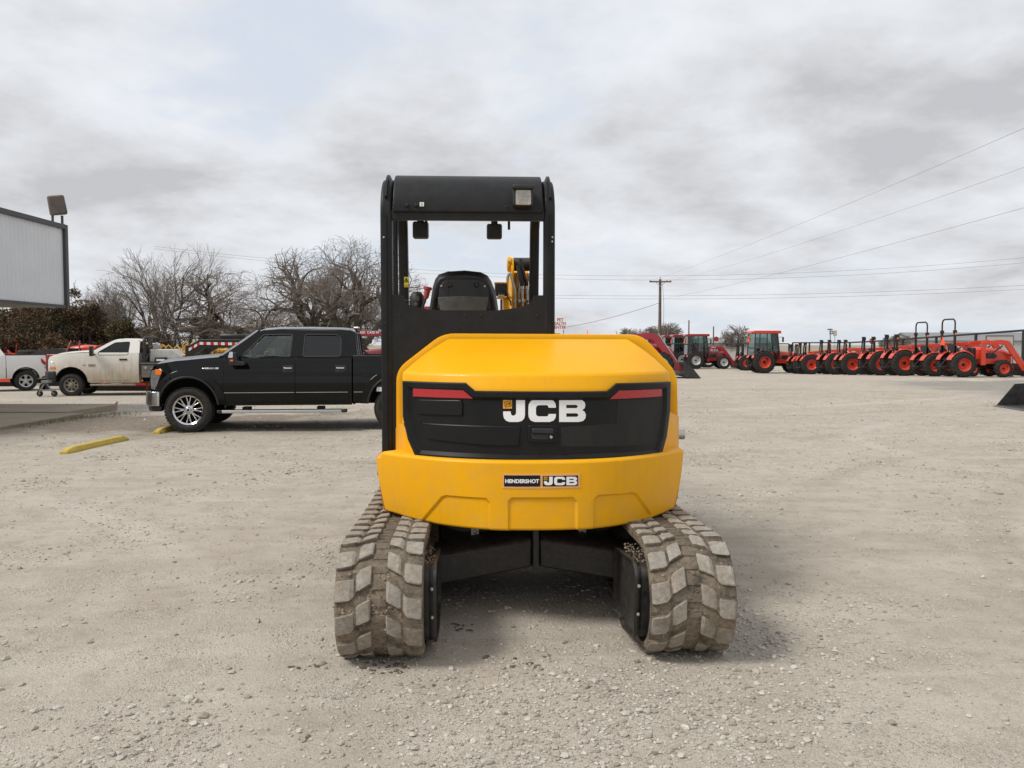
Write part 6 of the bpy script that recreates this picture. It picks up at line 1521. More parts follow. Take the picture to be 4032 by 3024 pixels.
# ------------------------------------------------------------------ trees
BARK = mat('grey_bark', (.088, .074, .060), .95, var=.3, vscale=3, bump=.5, bscale=14, spec=.15)
TWIG = mat('grey_twig', (.215, .185, .158), .95, var=.3, vscale=1.2, spec=.1)
def branches(rr, base, spec):
    """recursive limbs; returns (list of thick tubes, array of twig segments)"""
    thick = []; thin = []
    def grow(p, d, L, r, lev):
        n = 5 if lev < 3 else 3; pts = [p.copy()]; q = p.copy(); dd = d.copy()
        for i in range(n):
            wob = spec['wob'] * (1.0 if lev > 0 else .45)
            dd = (dd + Vector((rr.gauss(0, wob), rr.gauss(0, wob), rr.gauss(0, wob * .7) + spec['up'] * (.10 if lev < 3 else .04)))).normalized()
            q = q + dd * (L / n); pts.append(q.copy())
        r1 = r * (.72 if lev < 3 else .5)
        rad = [r + (r1 - r) * i / n for i in range(n + 1)]
        (thick if lev < 3 else thin).append((pts, rad))
        if lev >= spec['lev']: return
        k = spec['kids'][lev]
        for j in range(k):
            t = 1.0 if j == 0 else rr.uniform(spec['t0'][lev], 1.0); i = min(n, max(1, int(round(t * n))))
            s = pts[i]; base_d = (pts[i] - pts[i - 1]).normalized()
            ax = Vector((rr.gauss(0, 1), rr.gauss(0, 1), rr.gauss(0, .6))); ax = (ax - base_d * ax.dot(base_d)).normalized()
            an = R(rr.uniform(*spec['ang'])) * (.6 if j == 0 else 1)
            nd_ = (base_d * math.cos(an) + ax * math.sin(an)).normalized()
            if lev < 2 and nd_.z < -.05: nd_.z = abs(nd_.z) * .3
            grow(s, nd_, L * rr.uniform(*spec['len']), rad[i] * (.86 if j == 0 else rr.uniform(.5, .78)), lev + 1)
    for d, L, r in spec['stems']: grow(Vector((0, 0, -.15)), Vector(d).normalized(), L, r, 0)
    return thick, thin
def tube_fast(V, F, pts, rad, n):
    o = len(V); P = pts; k = len(P)
    for i in range(k):
        t = (P[min(i + 1, k - 1)] - P[max(i - 1, 0)]).normalized()
        a = Vector((0, 0, 1)) if abs(t.z) < .9 else Vector((1, 0, 0)); u = t.cross(a).normalized(); w = t.cross(u)
        for j in range(n):
            an = 2 * pi * j / n; c = P[i] + (u * math.cos(an) + w * math.sin(an)) * rad[i]; V.append((c.x, c.y, c.z))
    for i in range(k - 1):
        for j in range(n): j2 = (j + 1) % n; F.append((o + i * n + j, o + i * n + j2, o + (i + 1) * n + j2, o + (i + 1) * n + j))
def tree(name, label, loc, spec, seed, cat='tree', group=None, H=None, parent=True, lean=(0, 0), sx=1.0):
    rr = random.Random(seed); thick, thin = branches(rr, None, spec)
    if spec.get('dome'):                                  # old crowns are rounded: shoots beyond the dome are gone
        A = np.array([tuple(pts[-1]) for pts, _ in thin]); c0 = np.median(A, 0); sd_ = A.std(0); dn = np.linalg.norm((A - c0) / sd_, axis=1); lim = np.percentile(dn, spec['dome'])
        thin = [t for t, d_ in zip(thin, dn) if d_ < lim]
    top = float(np.percentile([p.z for pts, _ in thin + thick for p in pts], 99.3)); sc = (H / top) if H else 1
    M = Matrix.Diagonal((sc * sx, sc * sx, sc)); 
    T = thing(name, label, cat, loc, 0, group)
    for nm, lst, n, m in (('trunk', thick, 7, BARK), ('crown', thin, 3, TWIG)):
        V = []; F = []
        for pts, rad in lst: tube_fast(V, F, [M @ p + Vector((lean[0] * p.z * sc, lean[1] * p.z * sc, 0)) for p in pts], [max(x * sc, spec['rmin'] * (1 if nm == 'crown' else 1)) for x in rad], n)
        me = bpy.data.meshes.new(nm); me.from_pydata(V, [], F); me.materials.append(m)
        me.polygons.foreach_set('use_smooth', [True] * len(F)); link(nm, me, T)
    return T
OAK = dict(stems=[((.08, 0, 1), 1.75, .26)], wob=.30, up=.36, lev=6, kids=[5, 4, 4, 4, 3, 3], t0=[.80, .50, .45, .40, .3, .3], ang=(30, 70), len=(.64, .84), rmin=.0070, dome=84)
OAKW = dict(OAK, stems=[((-.75, .1, .62), 2.3, .26), ((-.2, 0, 1), 1.5, .18)], up=.18, ang=(28, 66))
VASE = dict(stems=[((-.55, .05, 1), 2.6, .12), ((-.18, .12, 1), 2.7, .14), ((.18, -.08, 1), 2.6, .13), ((.55, .05, 1), 2.5, .12), ((.9, -.1, .75), 2.2, .09)], wob=.10, up=.20, lev=5, kids=[3, 4, 4, 4, 4], t0=[.55, .4, .35, .3, .3], ang=(14, 40), len=(.58, .82), rmin=.0065, dome=88)
def px_tree(name, label, px, Y, topy, spec, seed, zb=None, **k):
    X = (px - 2016) / FPX * Y; z0 = zg(X, Y) if zb is None else zb; zt = CAMH + (1355 - topy) / FPX * Y
    return tree(name, label, (X, Y, z0), spec, seed, H=zt - z0, **k)
px_tree('bare_tree', 'bare vase-shaped tree with many upright stems behind the white flatbed truck', 665, 47, 1000, VASE, 4, sx=1.08)
px_tree('oak_tree', 'low sprawling bare oak leaning left above the black pickup\'s windscreen', 1085, 46, 1085, OAKW, 21, sx=1.05)
px_tree('oak_tree', 'broad bare oak with dark crooked limbs behind the black pickup\'s cab', 1222, 49, 995, OAK, 9, sx=.9)
px_tree('oak_tree', 'bare oak half hidden by the excavator\'s left canopy post', 1450, 47, 968, OAK, 33, sx=.9)
px_tree('oak_tree', 'slender bare oak between the two broad oaks', 1320, 53, 1080, dict(OAK, stems=[((.3, 0, 1), 1.6, .2)]), 48, sx=.8)
px_tree('bare_tree', 'thin bare tree rising out of the brush left of the vase-shaped tree', 455, 56, 1125, VASE, 63, sx=.7)
SMALL = dict(OAK, lev=5, kids=[5, 5, 4, 4, 4], t0=[.8, .5, .4, .4, .3], rmin=.03)
px_tree('bare_tree', 'small round bare tree right of the utility pole', 2662, 160, 1275, SMALL, 5, zb=-.7, sx=1.25)
px_tree('bare_tree', 'small round bare tree just left of the utility pole', 2566, 165, 1288, SMALL, 6, zb=-.7, sx=1.2)
px_tree('bare_tree', 'rusty bare tree peeking over the excavator hood\'s right shoulder', 2480, 150, 1296, SMALL, 16, zb=-.7, sx=1.2)
px_tree('bare_tree', 'pale spreading bare tree left of the orange cab tractor', 2902, 120, 1285, dict(OAK, rmin=.022, lev=5, kids=[5, 4, 4, 4, 4]), 7, zb=-.7, sx=1.0)
px_tree('bare_tree', 'faint bare tree behind the roll bars in the fence line', 3560, 130, 1322, SMALL, 8, zb=-.7, sx=1.5)
px_tree('bare_tree', 'faint bare tree seen past the red no-entry sign', 3485, 140, 1332, SMALL, 18, zb=-.7, sx=1.3)

# dark brush and cedars on the left
LEAF1 = mat('cedar_leaf', (.046, .053, .028), .9, var=.45, vscale=1.1, spec=.15)
LEAF2 = mat('brown_leaf', (.145, .088, .055), .9, var=.4, vscale=1.3, spec=.1)
LEAF3 = mat('olive_leaf', (.080, .075, .034), .9, var=.4, vscale=1.3, spec=.1)
def brush(name, label, px, Y, topy, width, leafm, seed, nleaf=5200, leaf=.07, cat='tree', twigs=True, shape=1.0, group=None, zb=None):
    rr = np.random.default_rng(seed); X = (px - 2016) / FPX * Y; z0 = zg(X, Y) if zb is None else zb; H = CAMH + (1355 - topy) / FPX * Y - z0; W = width / FPX * Y / 2
    T = thing(name, label, cat, (X, Y, z0), 0, group)
    # clumps inside an uneven envelope
    nc = 70; C = []
    while len(C) < nc:
        u = rr.uniform(-1, 1, 3); u[2] = rr.uniform(.04, .93)
        lim = math.sqrt(max(0, 1 - abs(u[2] * 1.0) ** (1.6 * shape))) * (.75 + .35 * rr.random())
        if math.hypot(u[0], u[1]) < lim + .05: C.append((u[0] * W, u[1] * W * .8, u[2] * H * .94, rr.uniform(.20, .40) * W))
    nleaf = int(nleaf * 1.5); C = np.array(C); k = nleaf // nc; V = []; 
    ctr = np.repeat(C, k, 0); n = len(ctr)
    d = rr.normal(0, 1, (n, 3)); d /= np.linalg.norm(d, axis=1)[:, None]; rad = rr.random(n) ** .55
    pos = ctr[:, :3] + d * (ctr[:, 3] * rad)[:, None] * np.array([1, 1, .8]); pos[:, 2] = np.clip(pos[:, 2], .02, H)
    a = rr.normal(0, 1, (n, 3)); a /= np.linalg.norm(a, axis=1)[:, None]; b = np.cross(a, rr.normal(0, 1, (n, 3))); b /= np.linalg.norm(b, axis=1)[:, None]
    s = rr.uniform(.4, 1.3, n)[:, None] * leaf
    quad = np.stack([pos - a * s - b * s * .32, pos + a * s * .2 - b * s * .5, pos + a * s + b * s * .1, pos - a * s * .1 + b * s * .5], 1)
    F = np.arange(4 * n).reshape(n, 4)
    me = bpy.data.meshes.new('crown'); me.from_pydata(quad.reshape(-1, 3).tolist(), [], F.tolist())
    for m in leafm: me.materials.append(m)
    me.polygons.foreach_set('material_index', rr.integers(0, len(leafm), n).astype(np.int32)); link('crown', me, T)
    V = []; F = []; r2 = random.Random(seed)
    for i in range(34):
        c = C[i % nc]; st = Vector((r2.gauss(0, .12) * W, r2.gauss(0, .1) * W, 0)); en = Vector((c[0] * 1.1, c[1] * 1.1, min(H * 1.06, c[2] + r2.uniform(.1, .35) * H * .35))); md = st.lerp(en, .5) + Vector((r2.gauss(0, .1), r2.gauss(0, .1), .1)) * W * .4
        tube_fast(V, F, [st, md, en], [.05, .03, .009], 4)
        for j in range(5):
            q = md.lerp(en, r2.random()); e = q + Vector((r2.gauss(0, .35), r2.gauss(0, .35), r2.uniform(.05, .6)));  e.z = min(e.z, H * 1.1); tube_fast(V, F, [q, q.lerp(e, .5) + Vector((r2.gauss(0, .06), 0, r2.gauss(0, .06))), e], [.016, .012, .007], 3)
    me = bpy.data.meshes.new('trunk'); me.from_pydata(V, [], F); me.materials.append(BARK); link('trunk', me, T)
    return T
G = 'dark brush along the left boundary'
brush('cedar_tree', 'dark brown-green thicket behind the white pickup at the left edge', 40, 44, 1165, 420, [LEAF2, LEAF2, LEAF1], 1, 15600, group=G)
brush('cedar_tree', 'tall dark cedar right below the awning corner', 190, 47, 1105, 330, [LEAF1, LEAF1, LEAF2], 2, 15600, group=G)
brush('brush_tree', 'brown vine-covered tree right of the awning\'s dark corner', 345, 47, 1095, 210, [LEAF2, LEAF2, LEAF1], 3, 13440, group=G)
brush('cedar_tree', 'dark cedar behind the white flatbed truck\'s cab', 430, 50, 1170, 240, [LEAF1, LEAF1, LEAF3], 4, 13440, group=G)
brush('brush_tree', 'olive brush behind the headache rack', 505, 46, 1225, 190, [LEAF3, LEAF2, LEAF1], 5, 11520, group=G)
brush('brush_tree', 'brown scrub at the foot of the vase-shaped tree', 640, 45, 1298, 170, [LEAF2, LEAF3], 6, 6240, group=G)
brush('brush_tree', 'rust-brown undergrowth right of the white pickup\'s tail', 230, 42, 1300, 260, [LEAF2, LEAF2, LEAF3], 8, 8640, group=G)
brush('brush_tree', 'brown undergrowth at the photo\'s left edge', -30, 42, 1290, 260, [LEAF2, LEAF2, LEAF1], 9, 8640, group=G)
brush('brush_tree', 'brown-grey thicket filling the space under the awning', 110, 56, 1190, 420, [LEAF2, LEAF1, LEAF2], 14, 22000, leaf=.11, group=G)
brush('brush_tree', 'grey-brown thicket behind the flatbed truck\'s windscreen', 300, 57, 1185, 420, [LEAF2, LEAF2, LEAF3], 15, 22000, leaf=.11, group=G)
brush('brush_tree', 'low olive-brown thicket behind the flatbed truck\'s bed', 540, 57, 1262, 300, [LEAF3, LEAF2, LEAF1], 17, 9000, leaf=.11, group=G)
brush('cedar_tree', 'dark cedar crowding out over the low house roof', 800, 52, 1225, 190, [LEAF1, LEAF3, LEAF2], 10, 9120, leaf=.07, group=G)
brush('cedar_bush', 'small cedar between the broad oaks', 1172, 55, 1250, 110, [LEAF1, LEAF1, LEAF3], 11, 6240, leaf=.08)
brush('cedar_bush', 'small cedar right of the broad oak\'s trunk', 1290, 56, 1205, 110, [LEAF3, LEAF1], 12, 4800, leaf=.08)
# ------------------------------------------------------------------ poles, wires, fence, signs
WOODP = mat('pole_wood', (.13, .095, .068), .9, var=.3, vscale=2, bump=.3, bscale=20)
WIRE = mat('wire', (.05, .05, .055), .6, var=.1)
GALV = mat('galvanised', (.40, .41, .42), .5, .4, var=.15)
def utility_pole():
    X, Y = 16.9, 95.0; z0 = zg(X, Y); zt = 8.9
    T = thing('utility_pole', 'wooden utility pole with a crossarm beyond the red tractors', 'utility pole', (X, Y, z0))
    mb = MB(); mb.tube([(0, 0, -.2), (0, 0, (zt - z0) * .5), (0, 0, zt - z0)], [.21, .18, .14], 10); mb.build('pole', WOODP, T, smooth=50)
    mb = MB(); mb.box((0, -.16, zt - z0 - .30), (2.5, .12, .16)); mb.build('crossarm', WOODP, T)
    for s in (-1, 1): mb = MB(); mb.tube([(s * .55, -.18, zt - z0 - .34), (0, -.18, zt - z0 - .85)], .028, 5); mb.build('brace', GALV, T)
    for x, z in ((-1.15, 0), (1.15, 0), (.75, 0), (0, .30)): mb = MB(); mb.lathe([(0, 0), (.05, 0), (.08, .05), (.05, .09), (.08, .13), (.03, .18), (0, .18)], (x, -.1 if z == 0 else 0, zt - z0 - .22 + z), 'z', 8); mb.build('insulator', SILV, T)
    mb = MB(); mb.tube([(.25, -.1, zt - z0 - .4), (.42, -.15, zt - z0 - 3), (.36, -.15, 1.5)], .018, 4); mb.build('ground_wire', WIRE, T)
    return T
utility_pole()
def plain_pole(label, px, Y, topy, r=.11, name='utility_pole'):
    X = (px - 2016) / FPX * Y; z0 = zg(X, Y); zt = CAMH + (1355 - topy) / FPX * Y
    T = thing(name, label, 'pole', (X, Y, z0)); mb = MB(); mb.tube([(0, 0, -.2), (0, 0, zt - z0)], [r, r * .8], 8); mb.build('pole', WOODP, T)
    mb = MB(); mb.lathe([(r * .85, 0), (r * .9, .05), (0, .09)], (0, 0, zt - z0 - .02), 'z', 8); mb.build('pole_cap', GALV, T); return T
plain_pole('thin bare pole just right of the utility pole', 2629, 120, 1278); plain_pole('tallest thin pole between the utility pole and pale tree', 2711, 115, 1262)
plain_pole('thin pole above the red tractor\'s loader', 2808, 118, 1286); plain_pole('short thin pole left of the utility pole', 2519, 140, 1296)
def wire(label, a, b, sag, r=.02, bow=0):
    a, b = Vector(a), Vector(b); n = 40; pts = []
    for i in range(n + 1):
        t = i / n; p = a.lerp(b, t); p.z -= sag * 4 * t * (1 - t); pts.append(p - a)
    mb = MB(); mb.tube(pts, r, 5); o = mb.build('power_line', WIRE, smooth=60, loc=a); tag(o, label, 'wire', 'overhead power lines')
wire('overhead line from the crossarm\'s left end, topmost at the right edge', (15.75, 94.85, 8.7), (17.6, 3.0, 9.3), .55, .005)
wire('overhead line from the crossarm\'s right end, second at the right edge', (18.05, 94.85, 8.7), (20.6, 3.0, 9.1), .75, .005)
wire('overhead line from the pole shaft, third at the right edge', (16.95, 94.85, 6.6), (21.4, 6.0, 7.6), .55, .006)
wire('service line running down left from the utility pole', (16.8, 94.9, 6.2), (5.6, 92, 3.3), .25, .02)
def hz(label, y0, y1, y2, Y, r):
    """long span square to the view: heights read at three image columns"""
    f = lambda px, py: ((px - 2016) / FPX * Y, CAMH + (1355 - py) / FPX * Y)
    P = [f(1600, y0), f(2500, y1), f(4032, y2)]
    A = np.array([[x * x, x, 1] for x, _ in P]); c = np.linalg.solve(A, np.array([z for _, z in P]))
    xs = np.linspace(-30, 60, 60); mb = MB(); mb.tube([(x - xs[0], 0, c[0] * x * x + c[1] * x + c[2]) for x in xs], r, 5)
    o = mb.build('power_line', WIRE, smooth=60, loc=(xs[0], Y, 0)); tag(o, label, 'wire', 'overhead power lines')
hz('upper line of the higher pair crossing behind the canopy', 1061, 1088, 1016, 70, .008); hz('lower line of the higher pair crossing behind the canopy', 1074, 1104, 1036, 70, .008)
hz('upper line of the lower pair crossing behind the utility pole', 1150, 1166, 1124, 75, .009); hz('lower line of the lower pair crossing behind the utility pole', 1160, 1178, 1140, 75, .009)
FPIPE = mat('black_pipe', (.022, .023, .025), .5, var=.2, vscale=4)
MESHW = mat('fence_wire', (.30, .31, .32), .5, .3, var=.1)
def fence():
    X = 25.0; ys = [36.4 + 4.17 * k for k in range(10)]; T = thing('pipe_fence', 'black pipe fence with wire mesh behind the orange tractors', 'fence', (X, ys[0], 0))
    top = lambda y: zg(X, y) + 2.25 + .12 * (42 - y) / 24 * -.3
    for y in ys:
        mb = MB(); mb.box((0, y - ys[0], (zg(X, y) + top(y)) / 2), (.11, .11, top(y) - zg(X, y))); mb.build('post', FPIPE, T)
    for a, b in zip(ys[:-1], ys[1:]):
        mb = MB(); mb.tube([(0, a - ys[0], top(a)), (0, b - ys[0], top(b))], .055, 8); mb.build('rail', FPIPE, T)
    mb = MB()
    y = ys[0]
    while y < ys[-1]:
        z0, z1 = zg(X, y), top(y); mb.add([(.05, y - ys[0], z0), (.05, y - ys[0] + .006, z0), (.05, y - ys[0] + .006, z1), (.05, y - ys[0], z1)], [(0, 1, 2, 3)]); y += .10
    for k in range(19):
        z = .12 + k * .11
        for a, b in zip(ys[:-1], ys[1:]): mb.add([(.052, a - ys[0], zg(X, a) + z), (.052, b - ys[0], zg(X, b) + z), (.052, b - ys[0], zg(X, b) + z + .006), (.052, a - ys[0], zg(X, a) + z + .006)], [(0, 1, 2, 3)])
    o = mb.build('wire_mesh', MESHW, T, smooth=0, fixn=False); o['kind'] = 'stuff'
    # return run going left at the far end
    T2 = thing('pipe_fence', 'distant black rail fence behind the cab tractor', 'fence', (X, ys[-1] + 1.0, 0)); yb = ys[-1] + 1.0
    xs = [0 - 4.1 * k for k in range(5)]
    for x in xs: mb = MB(); mb.box((x, 0, zg(X + x, yb) + 1.1), (.10, .10, 2.2)); mb.build('post', FPIPE, T2)
    for a, b in zip(xs[:-1], xs[1:]): mb = MB(); mb.tube([(a, 0, zg(X + a, yb) + 2.2), (b, 0, zg(X + b, yb) + 2.2)], .05, 8); mb.build('rail', FPIPE, T2)
fence()
SIGNW = mat('sign_white', (.78, .78, .77), .5, var=.04); SIGNR = mat('sign_red', (.36, .02, .03), .5, var=.06); SIGNG = mat('sign_grey', (.17, .18, .18), .6, var=.1)
def pet_sign():
    Y = 62.0; c = at(2188, 1274, Y); z0 = zg(c.x, Y)
    T = thing('billboard', 'white roadside sign lettered PET HEALTH CENTER in red', 'sign', (c.x, Y, z0))
    w, h = 1.62, .94
    mb = MB(); mb.box((0, 0, c.z - z0), (w, .06, h)); mb.build('panel', SIGNW, T)
    for i, tx in enumerate(('PET', 'HEALTH', 'CENTER')):
        t = text_mb(tx, .32, True, align='LEFT'); xs = [v[0] for v in t.v]; off = {0: .10, 1: -.33, 2: -.31}[i]
        t.v = [(off + v[0] * .92 - (0 if 1 else 0), -.034, c.z - z0 + .27 - .28 * i + v[1]) for v in t.v]; t.build('lettering', SIGNR, T, smooth=0)
    for s in (-1, 1): mb = MB(); mb.box((s * .6, .08, (c.z - z0) / 2), (.08, .08, c.z - z0)); mb.build('post', GALV, T)
pet_sign()
def disc_sign(name, label, px, py, Y, r, face, n=24, bar=True):
    c = at(px, py, Y); z0 = zg(c.x, Y); T = thing(name, label, 'sign', (c.x, Y, z0)); H = c.z - z0
    mb = MB(); mb.lathe([(0, -.012), (r, -.012), (r, .0), (0, 0)], (0, 0, H), 'y', n); mb.build('panel', face, T, smooth=0)
    if bar: mb = MB(); mb.box((0, -.02, H), (r * 1.5, .012, r * .3)); mb.build('bar', SIGNW, T)
    mb = MB(); mb.box((0, .04, H / 2), (.06, .06, H)); mb.build('post', GALV, T)
disc_sign('no_entry_sign', 'round red no-entry sign with white bar beyond the fence', 3435, 1343, 95, .36, SIGNR)
disc_sign('stop_sign', 'small red octagonal stop sign above the red loader', 2820, 1335, 125, .40, SIGNR, 8, bar=False)
def street_sign():
    Y = 92; c = at(3270, 1305, Y); z0 = zg(c.x, Y); T = thing('street_sign', 'grey street sign on a post beyond the folded roll bars', 'sign', (c.x, Y, z0)); H = c.z - z0
    mb = MB(); mb.box((-.05, 0, H + .22), (.55, .03, .16)); mb.build('name_panel', SIGNG, T); mb = MB(); mb.box((.10, 0, H - .12), (.42, .03, .38)); mb.build('arrow_panel', SIGNG, T)
    mb = MB(); mb.prism([(.02, H - .18), (.14, H - .18), (.14, H - .22), (.24, H - .12), (.14, H - .02), (.14, H - .06), (.02, H - .06)], -.03, -.02); mb.build('arrow', SIGNW, T)
    mb = MB(); mb.box((0, .04, H / 2), (.09, .06, H + .5)); mb.build('post', SIGNG, T)
    c = at(3288, 1312, Y + 1); T = thing('sign_back', 'pale blank sign panel beside the grey street sign', 'sign', (c.x, Y + 1, z0)); H = c.z - z0
    mb = MB(); mb.box((0, 0, H), (.40, .03, .62)); mb.build('panel', mat('sign_cream', (.45, .43, .36), .6), T); mb = MB(); mb.box((0, .04, H / 2), (.06, .05, H)); mb.build('post', GALV, T)
street_sign()

# ------------------------------------------------------------------ buildings behind
def gable(name, label, px, Y, w, d, zw, zr, wallm, roofm, rz=0, windows=(), ridge='x'):
    X = (px - 2016) / FPX * Y; z0 = zg(X, Y); T = thing(name, label, 'building', (X, Y, z0), rz)
    mb = MB(); mb.box((0, 0, zw / 2 - .2), (w, d, zw + .4)); mb.build('wall', wallm, T)
    e = .4
    if ridge == 'x': prof = [(-d / 2 - e, zw - .05), (0, zr), (d / 2 + e, zw - .05), (d / 2 + e, zw - .17), (0, zr - .14), (-d / 2 - e, zw - .17)]; mb = MB(); mb.prism(prof, -w / 2 - e, w / 2 + e, 'yz'); mb.build('roof', roofm, T); mb = MB(); mb.prism([(-d / 2, zw), (d / 2, zw), (0, zr - .15)], -w / 2, w / 2, 'yz'); mb.build('gable', wallm, T)
    else: prof = [(-w / 2 - e, zw - .05), (0, zr), (w / 2 + e, zw - .05), (w / 2 + e, zw - .17), (0, zr - .14), (-w / 2 - e, zw - .17)]; mb = MB(); mb.prism(prof, -d / 2 - e, d / 2 + e); mb.build('roof', roofm, T); mb = MB(); mb.prism([(-w / 2, zw), (w / 2, zw), (0, zr - .15)], -d / 2, d / 2); mb.build('gable', wallm, T)
    for x, z, ww, hh in windows:
        mb = MB(); mb.box((x, -d / 2 - .01, z), (ww + .16, .05, hh + .16)); f = mb.build('window', SIGNW, T); mb = MB(); mb.box((x, -d / 2 - .035, z), (ww, .02, hh)); mb.build('pane', GLSD, f)
    return T
TANW = mat('tan_siding', (.36, .325, .26), .8, var=.1, vscale=1); GREYR = mat('grey_metal_roof', (.40, .385, .36), .5, var=.15, vscale=.8); TEAL = mat('teal_siding', (.075, .15, .19), .6, var=.1); PALE = mat('pale_siding', (.48, .48, .47), .7, var=.06, vscale=.4); SLATE = mat('slate_roof', (.22, .23, .24), .7, var=.1)
gable('house', 'small tan house with grey metal roof behind the low oak', 940, 62, 5.2, 4.5, 2.0, 3.1, TANW, GREYR, 0, [(-1.2, 1.1, .8, .8), (1.2, 1.1, .8, .8)])
gable('shed', 'teal metal shed seen through the gap left of the tan house', 770, 80, 4.2, 5, 1.9, 2.3, TEAL, SLATE)
gable('house', 'grey-roofed house hidden behind the oak trunks', 1180, 72, 9, 6, 2.4, 4.2, PALE, GREYR, 0, [(-2, 1.3, .9, .9), (2, 1.3, .9, .9)])
gable('warehouse', 'long pale warehouse far beyond the fence at the right', 3800, 170, 26, 12, 3.0, 4.6, PALE, SLATE)
gable('shop_building', 'low grey-roofed building behind the red loader', 2850, 150, 14, 9, 2.2, 3.4, PALE, SLATE)
gable('shop_building', 'low brown-roofed building left of the utility pole', 2540, 170, 12, 9, 2.2, 3.5, TANW, mat('brown_roof', (.10, .065, .05), .8))
def banner():
    Y = 60; a, b = at(3882, 1365, Y), at(3990, 1322, Y); z0 = zg(a.x, Y); T = thing('frame_panel', 'pale framed panel behind the wire mesh at the far right', 'sign', ((a.x + b.x) / 2, Y, z0)); w = b.x - a.x; h = b.z - a.z; zc = (a.z + b.z) / 2 - z0
    mb = MB(); mb.box((0, 0, zc), (w, .05, h)); mb.build('panel', PALE, T)
    for s in (-1, 1): mb = MB(); mb.box((s * w / 2, 0, zc / 2 + h / 4), (.07, .07, zc + h / 2 + .05)); mb.build('post', mat('rust', (.17, .10, .075), .8), T)
    mb = MB(); mb.box((0, -.01, zc + h / 2), (w, .07, .07)); mb.build('top_bar', bpy.data.materials['rust'], T)
banner()
def cross_pole():
    Y = 55; X = (610 - 2016) / FPX * Y; z0 = zg(X, Y); zt = CAMH + (1355 - 1238) / FPX * Y - z0; T = thing('cross_post', 'dark wooden cross standing left of the vase-shaped tree', 'cross', (X, Y, z0))
    mb = MB(); mb.box((0, 0, zt / 2), (.10, .10, zt)); mb.build('upright', WOODP, T); mb = MB(); mb.box((0, -.06, zt - .32), (.38, .08, .09)); mb.build('arm', WOODP, T)
    X = (591 - 2016) / FPX * Y; T = thing('wood_post', 'dark wooden post beside the cross', 'post', (X, Y, z0)); zt = CAMH + (1355 - 1245) / FPX * Y - z0; mb = MB(); mb.tube([(0, 0, -.1), (0, 0, zt)], [.10, .09], 8); mb.build('shaft', WOODP, T)
cross_pole()

# ------------------------------------------------------------------ trailer, tillage pile and implements behind the trucks
TAPEW = mat('tape_white', (.72, .72, .72), .4, var=.04); TAPER = mat('tape_red', (.50, .02, .02), .4, var=.05); TRB = mat('trailer_black', (.012, .012, .013), .4, var=.2, dust=.12)
YIMP = mat('implement_yellow', (.60, .35, .05), .5, var=.12, dust=.12)
def gooseneck():
    Y = 27.0; F = lambda zx, zy: at(zx * .45208, 1200 + zy * .45208, Y)
    o = F(1900, 330); z0 = zg(o.x, Y); T = thing('gooseneck_trailer', 'black gooseneck trailer with red and white reflective tape behind the pickup\'s hood', 'trailer', (o.x, Y, z0))
    L = lambda zx, zy: (lambda p: (p.x - o.x, p.z - z0))(F(zx, zy))
    neck = [L(1612, 455), L(1612, 352), L(1648, 350), L(1740, 300), L(2120, 302), L(2600, 305), L(2600, 380), L(1790, 372), L(1710, 420), L(1690, 455)]
    for y in (0, 1.2): mb = MB(); mb.prism(neck, y, y + .12); mb.build('neck_beam', TRB, T, bevel=.01)
    for zx in (1640, 1900, 2300): x = L(zx, 330)[0]; mb = MB(); mb.box((x, .66, L(zx, 360)[1]), (.10, 1.10, .12)); mb.build('cross_beam', TRB, T)
    x, z = L(1630, 455); mb = MB(); mb.box((x + .10, .66, z - .35), (.16, .16, .9)); mb.build('coupler', TRB, T)
    q = [L(1645, 392), L(1740, 336), L(2300, 345)]; n = 0
    segs = []
    for a, b, k in ((q[0], q[1], 4), (q[1], q[2], 18)):
        for i in range(k): t0, t1 = i / k, (i + 1) / k; segs.append(((a[0] + (b[0] - a[0]) * t0, a[1] + (b[1] - a[1]) * t0), (a[0] + (b[0] - a[0]) * t1, a[1] + (b[1] - a[1]) * t1)))
    for i, (a, b) in enumerate(segs):
        mb = MB(); mb.prism([(a[0], a[1] - .045), (b[0], b[1] - .045), (b[0], b[1] + .045), (a[0], a[1] + .045)], -.012, -.003); mb.build('reflective_tape', TAPEW if i % 2 == 0 else TAPER, T)
    (xa, za), (xb, zb) = L(1890, 300), L(2115, 258); mb = MB(); mb.box(((xa + xb) / 2, .6, (za + zb) / 2 + .01), (xb - xa, .8, zb - za)); mb.build('tool_box', TRB, T, bevel=.04, seg=2)
    mb = MB(); mb.box((L(2600, 0)[0] + 2.6, .66, .85), (5.2, 2.2, .22)); mb.build('deck', TRB, T); mb = MB(); mb.box((L(2600, 0)[0] + .05, .66, 1.1), (.2, 1.32, .9)); mb.build('neck_riser', TRB, T)
    for x in (1.8, 2.8):
        for y in (-.35, 1.65): wheel(T, (L(2600, 0)[0] + x, y, .36), .37, .24, .2, 'plain', SIGNW, -1 if y < 0 else 1)
gooseneck()
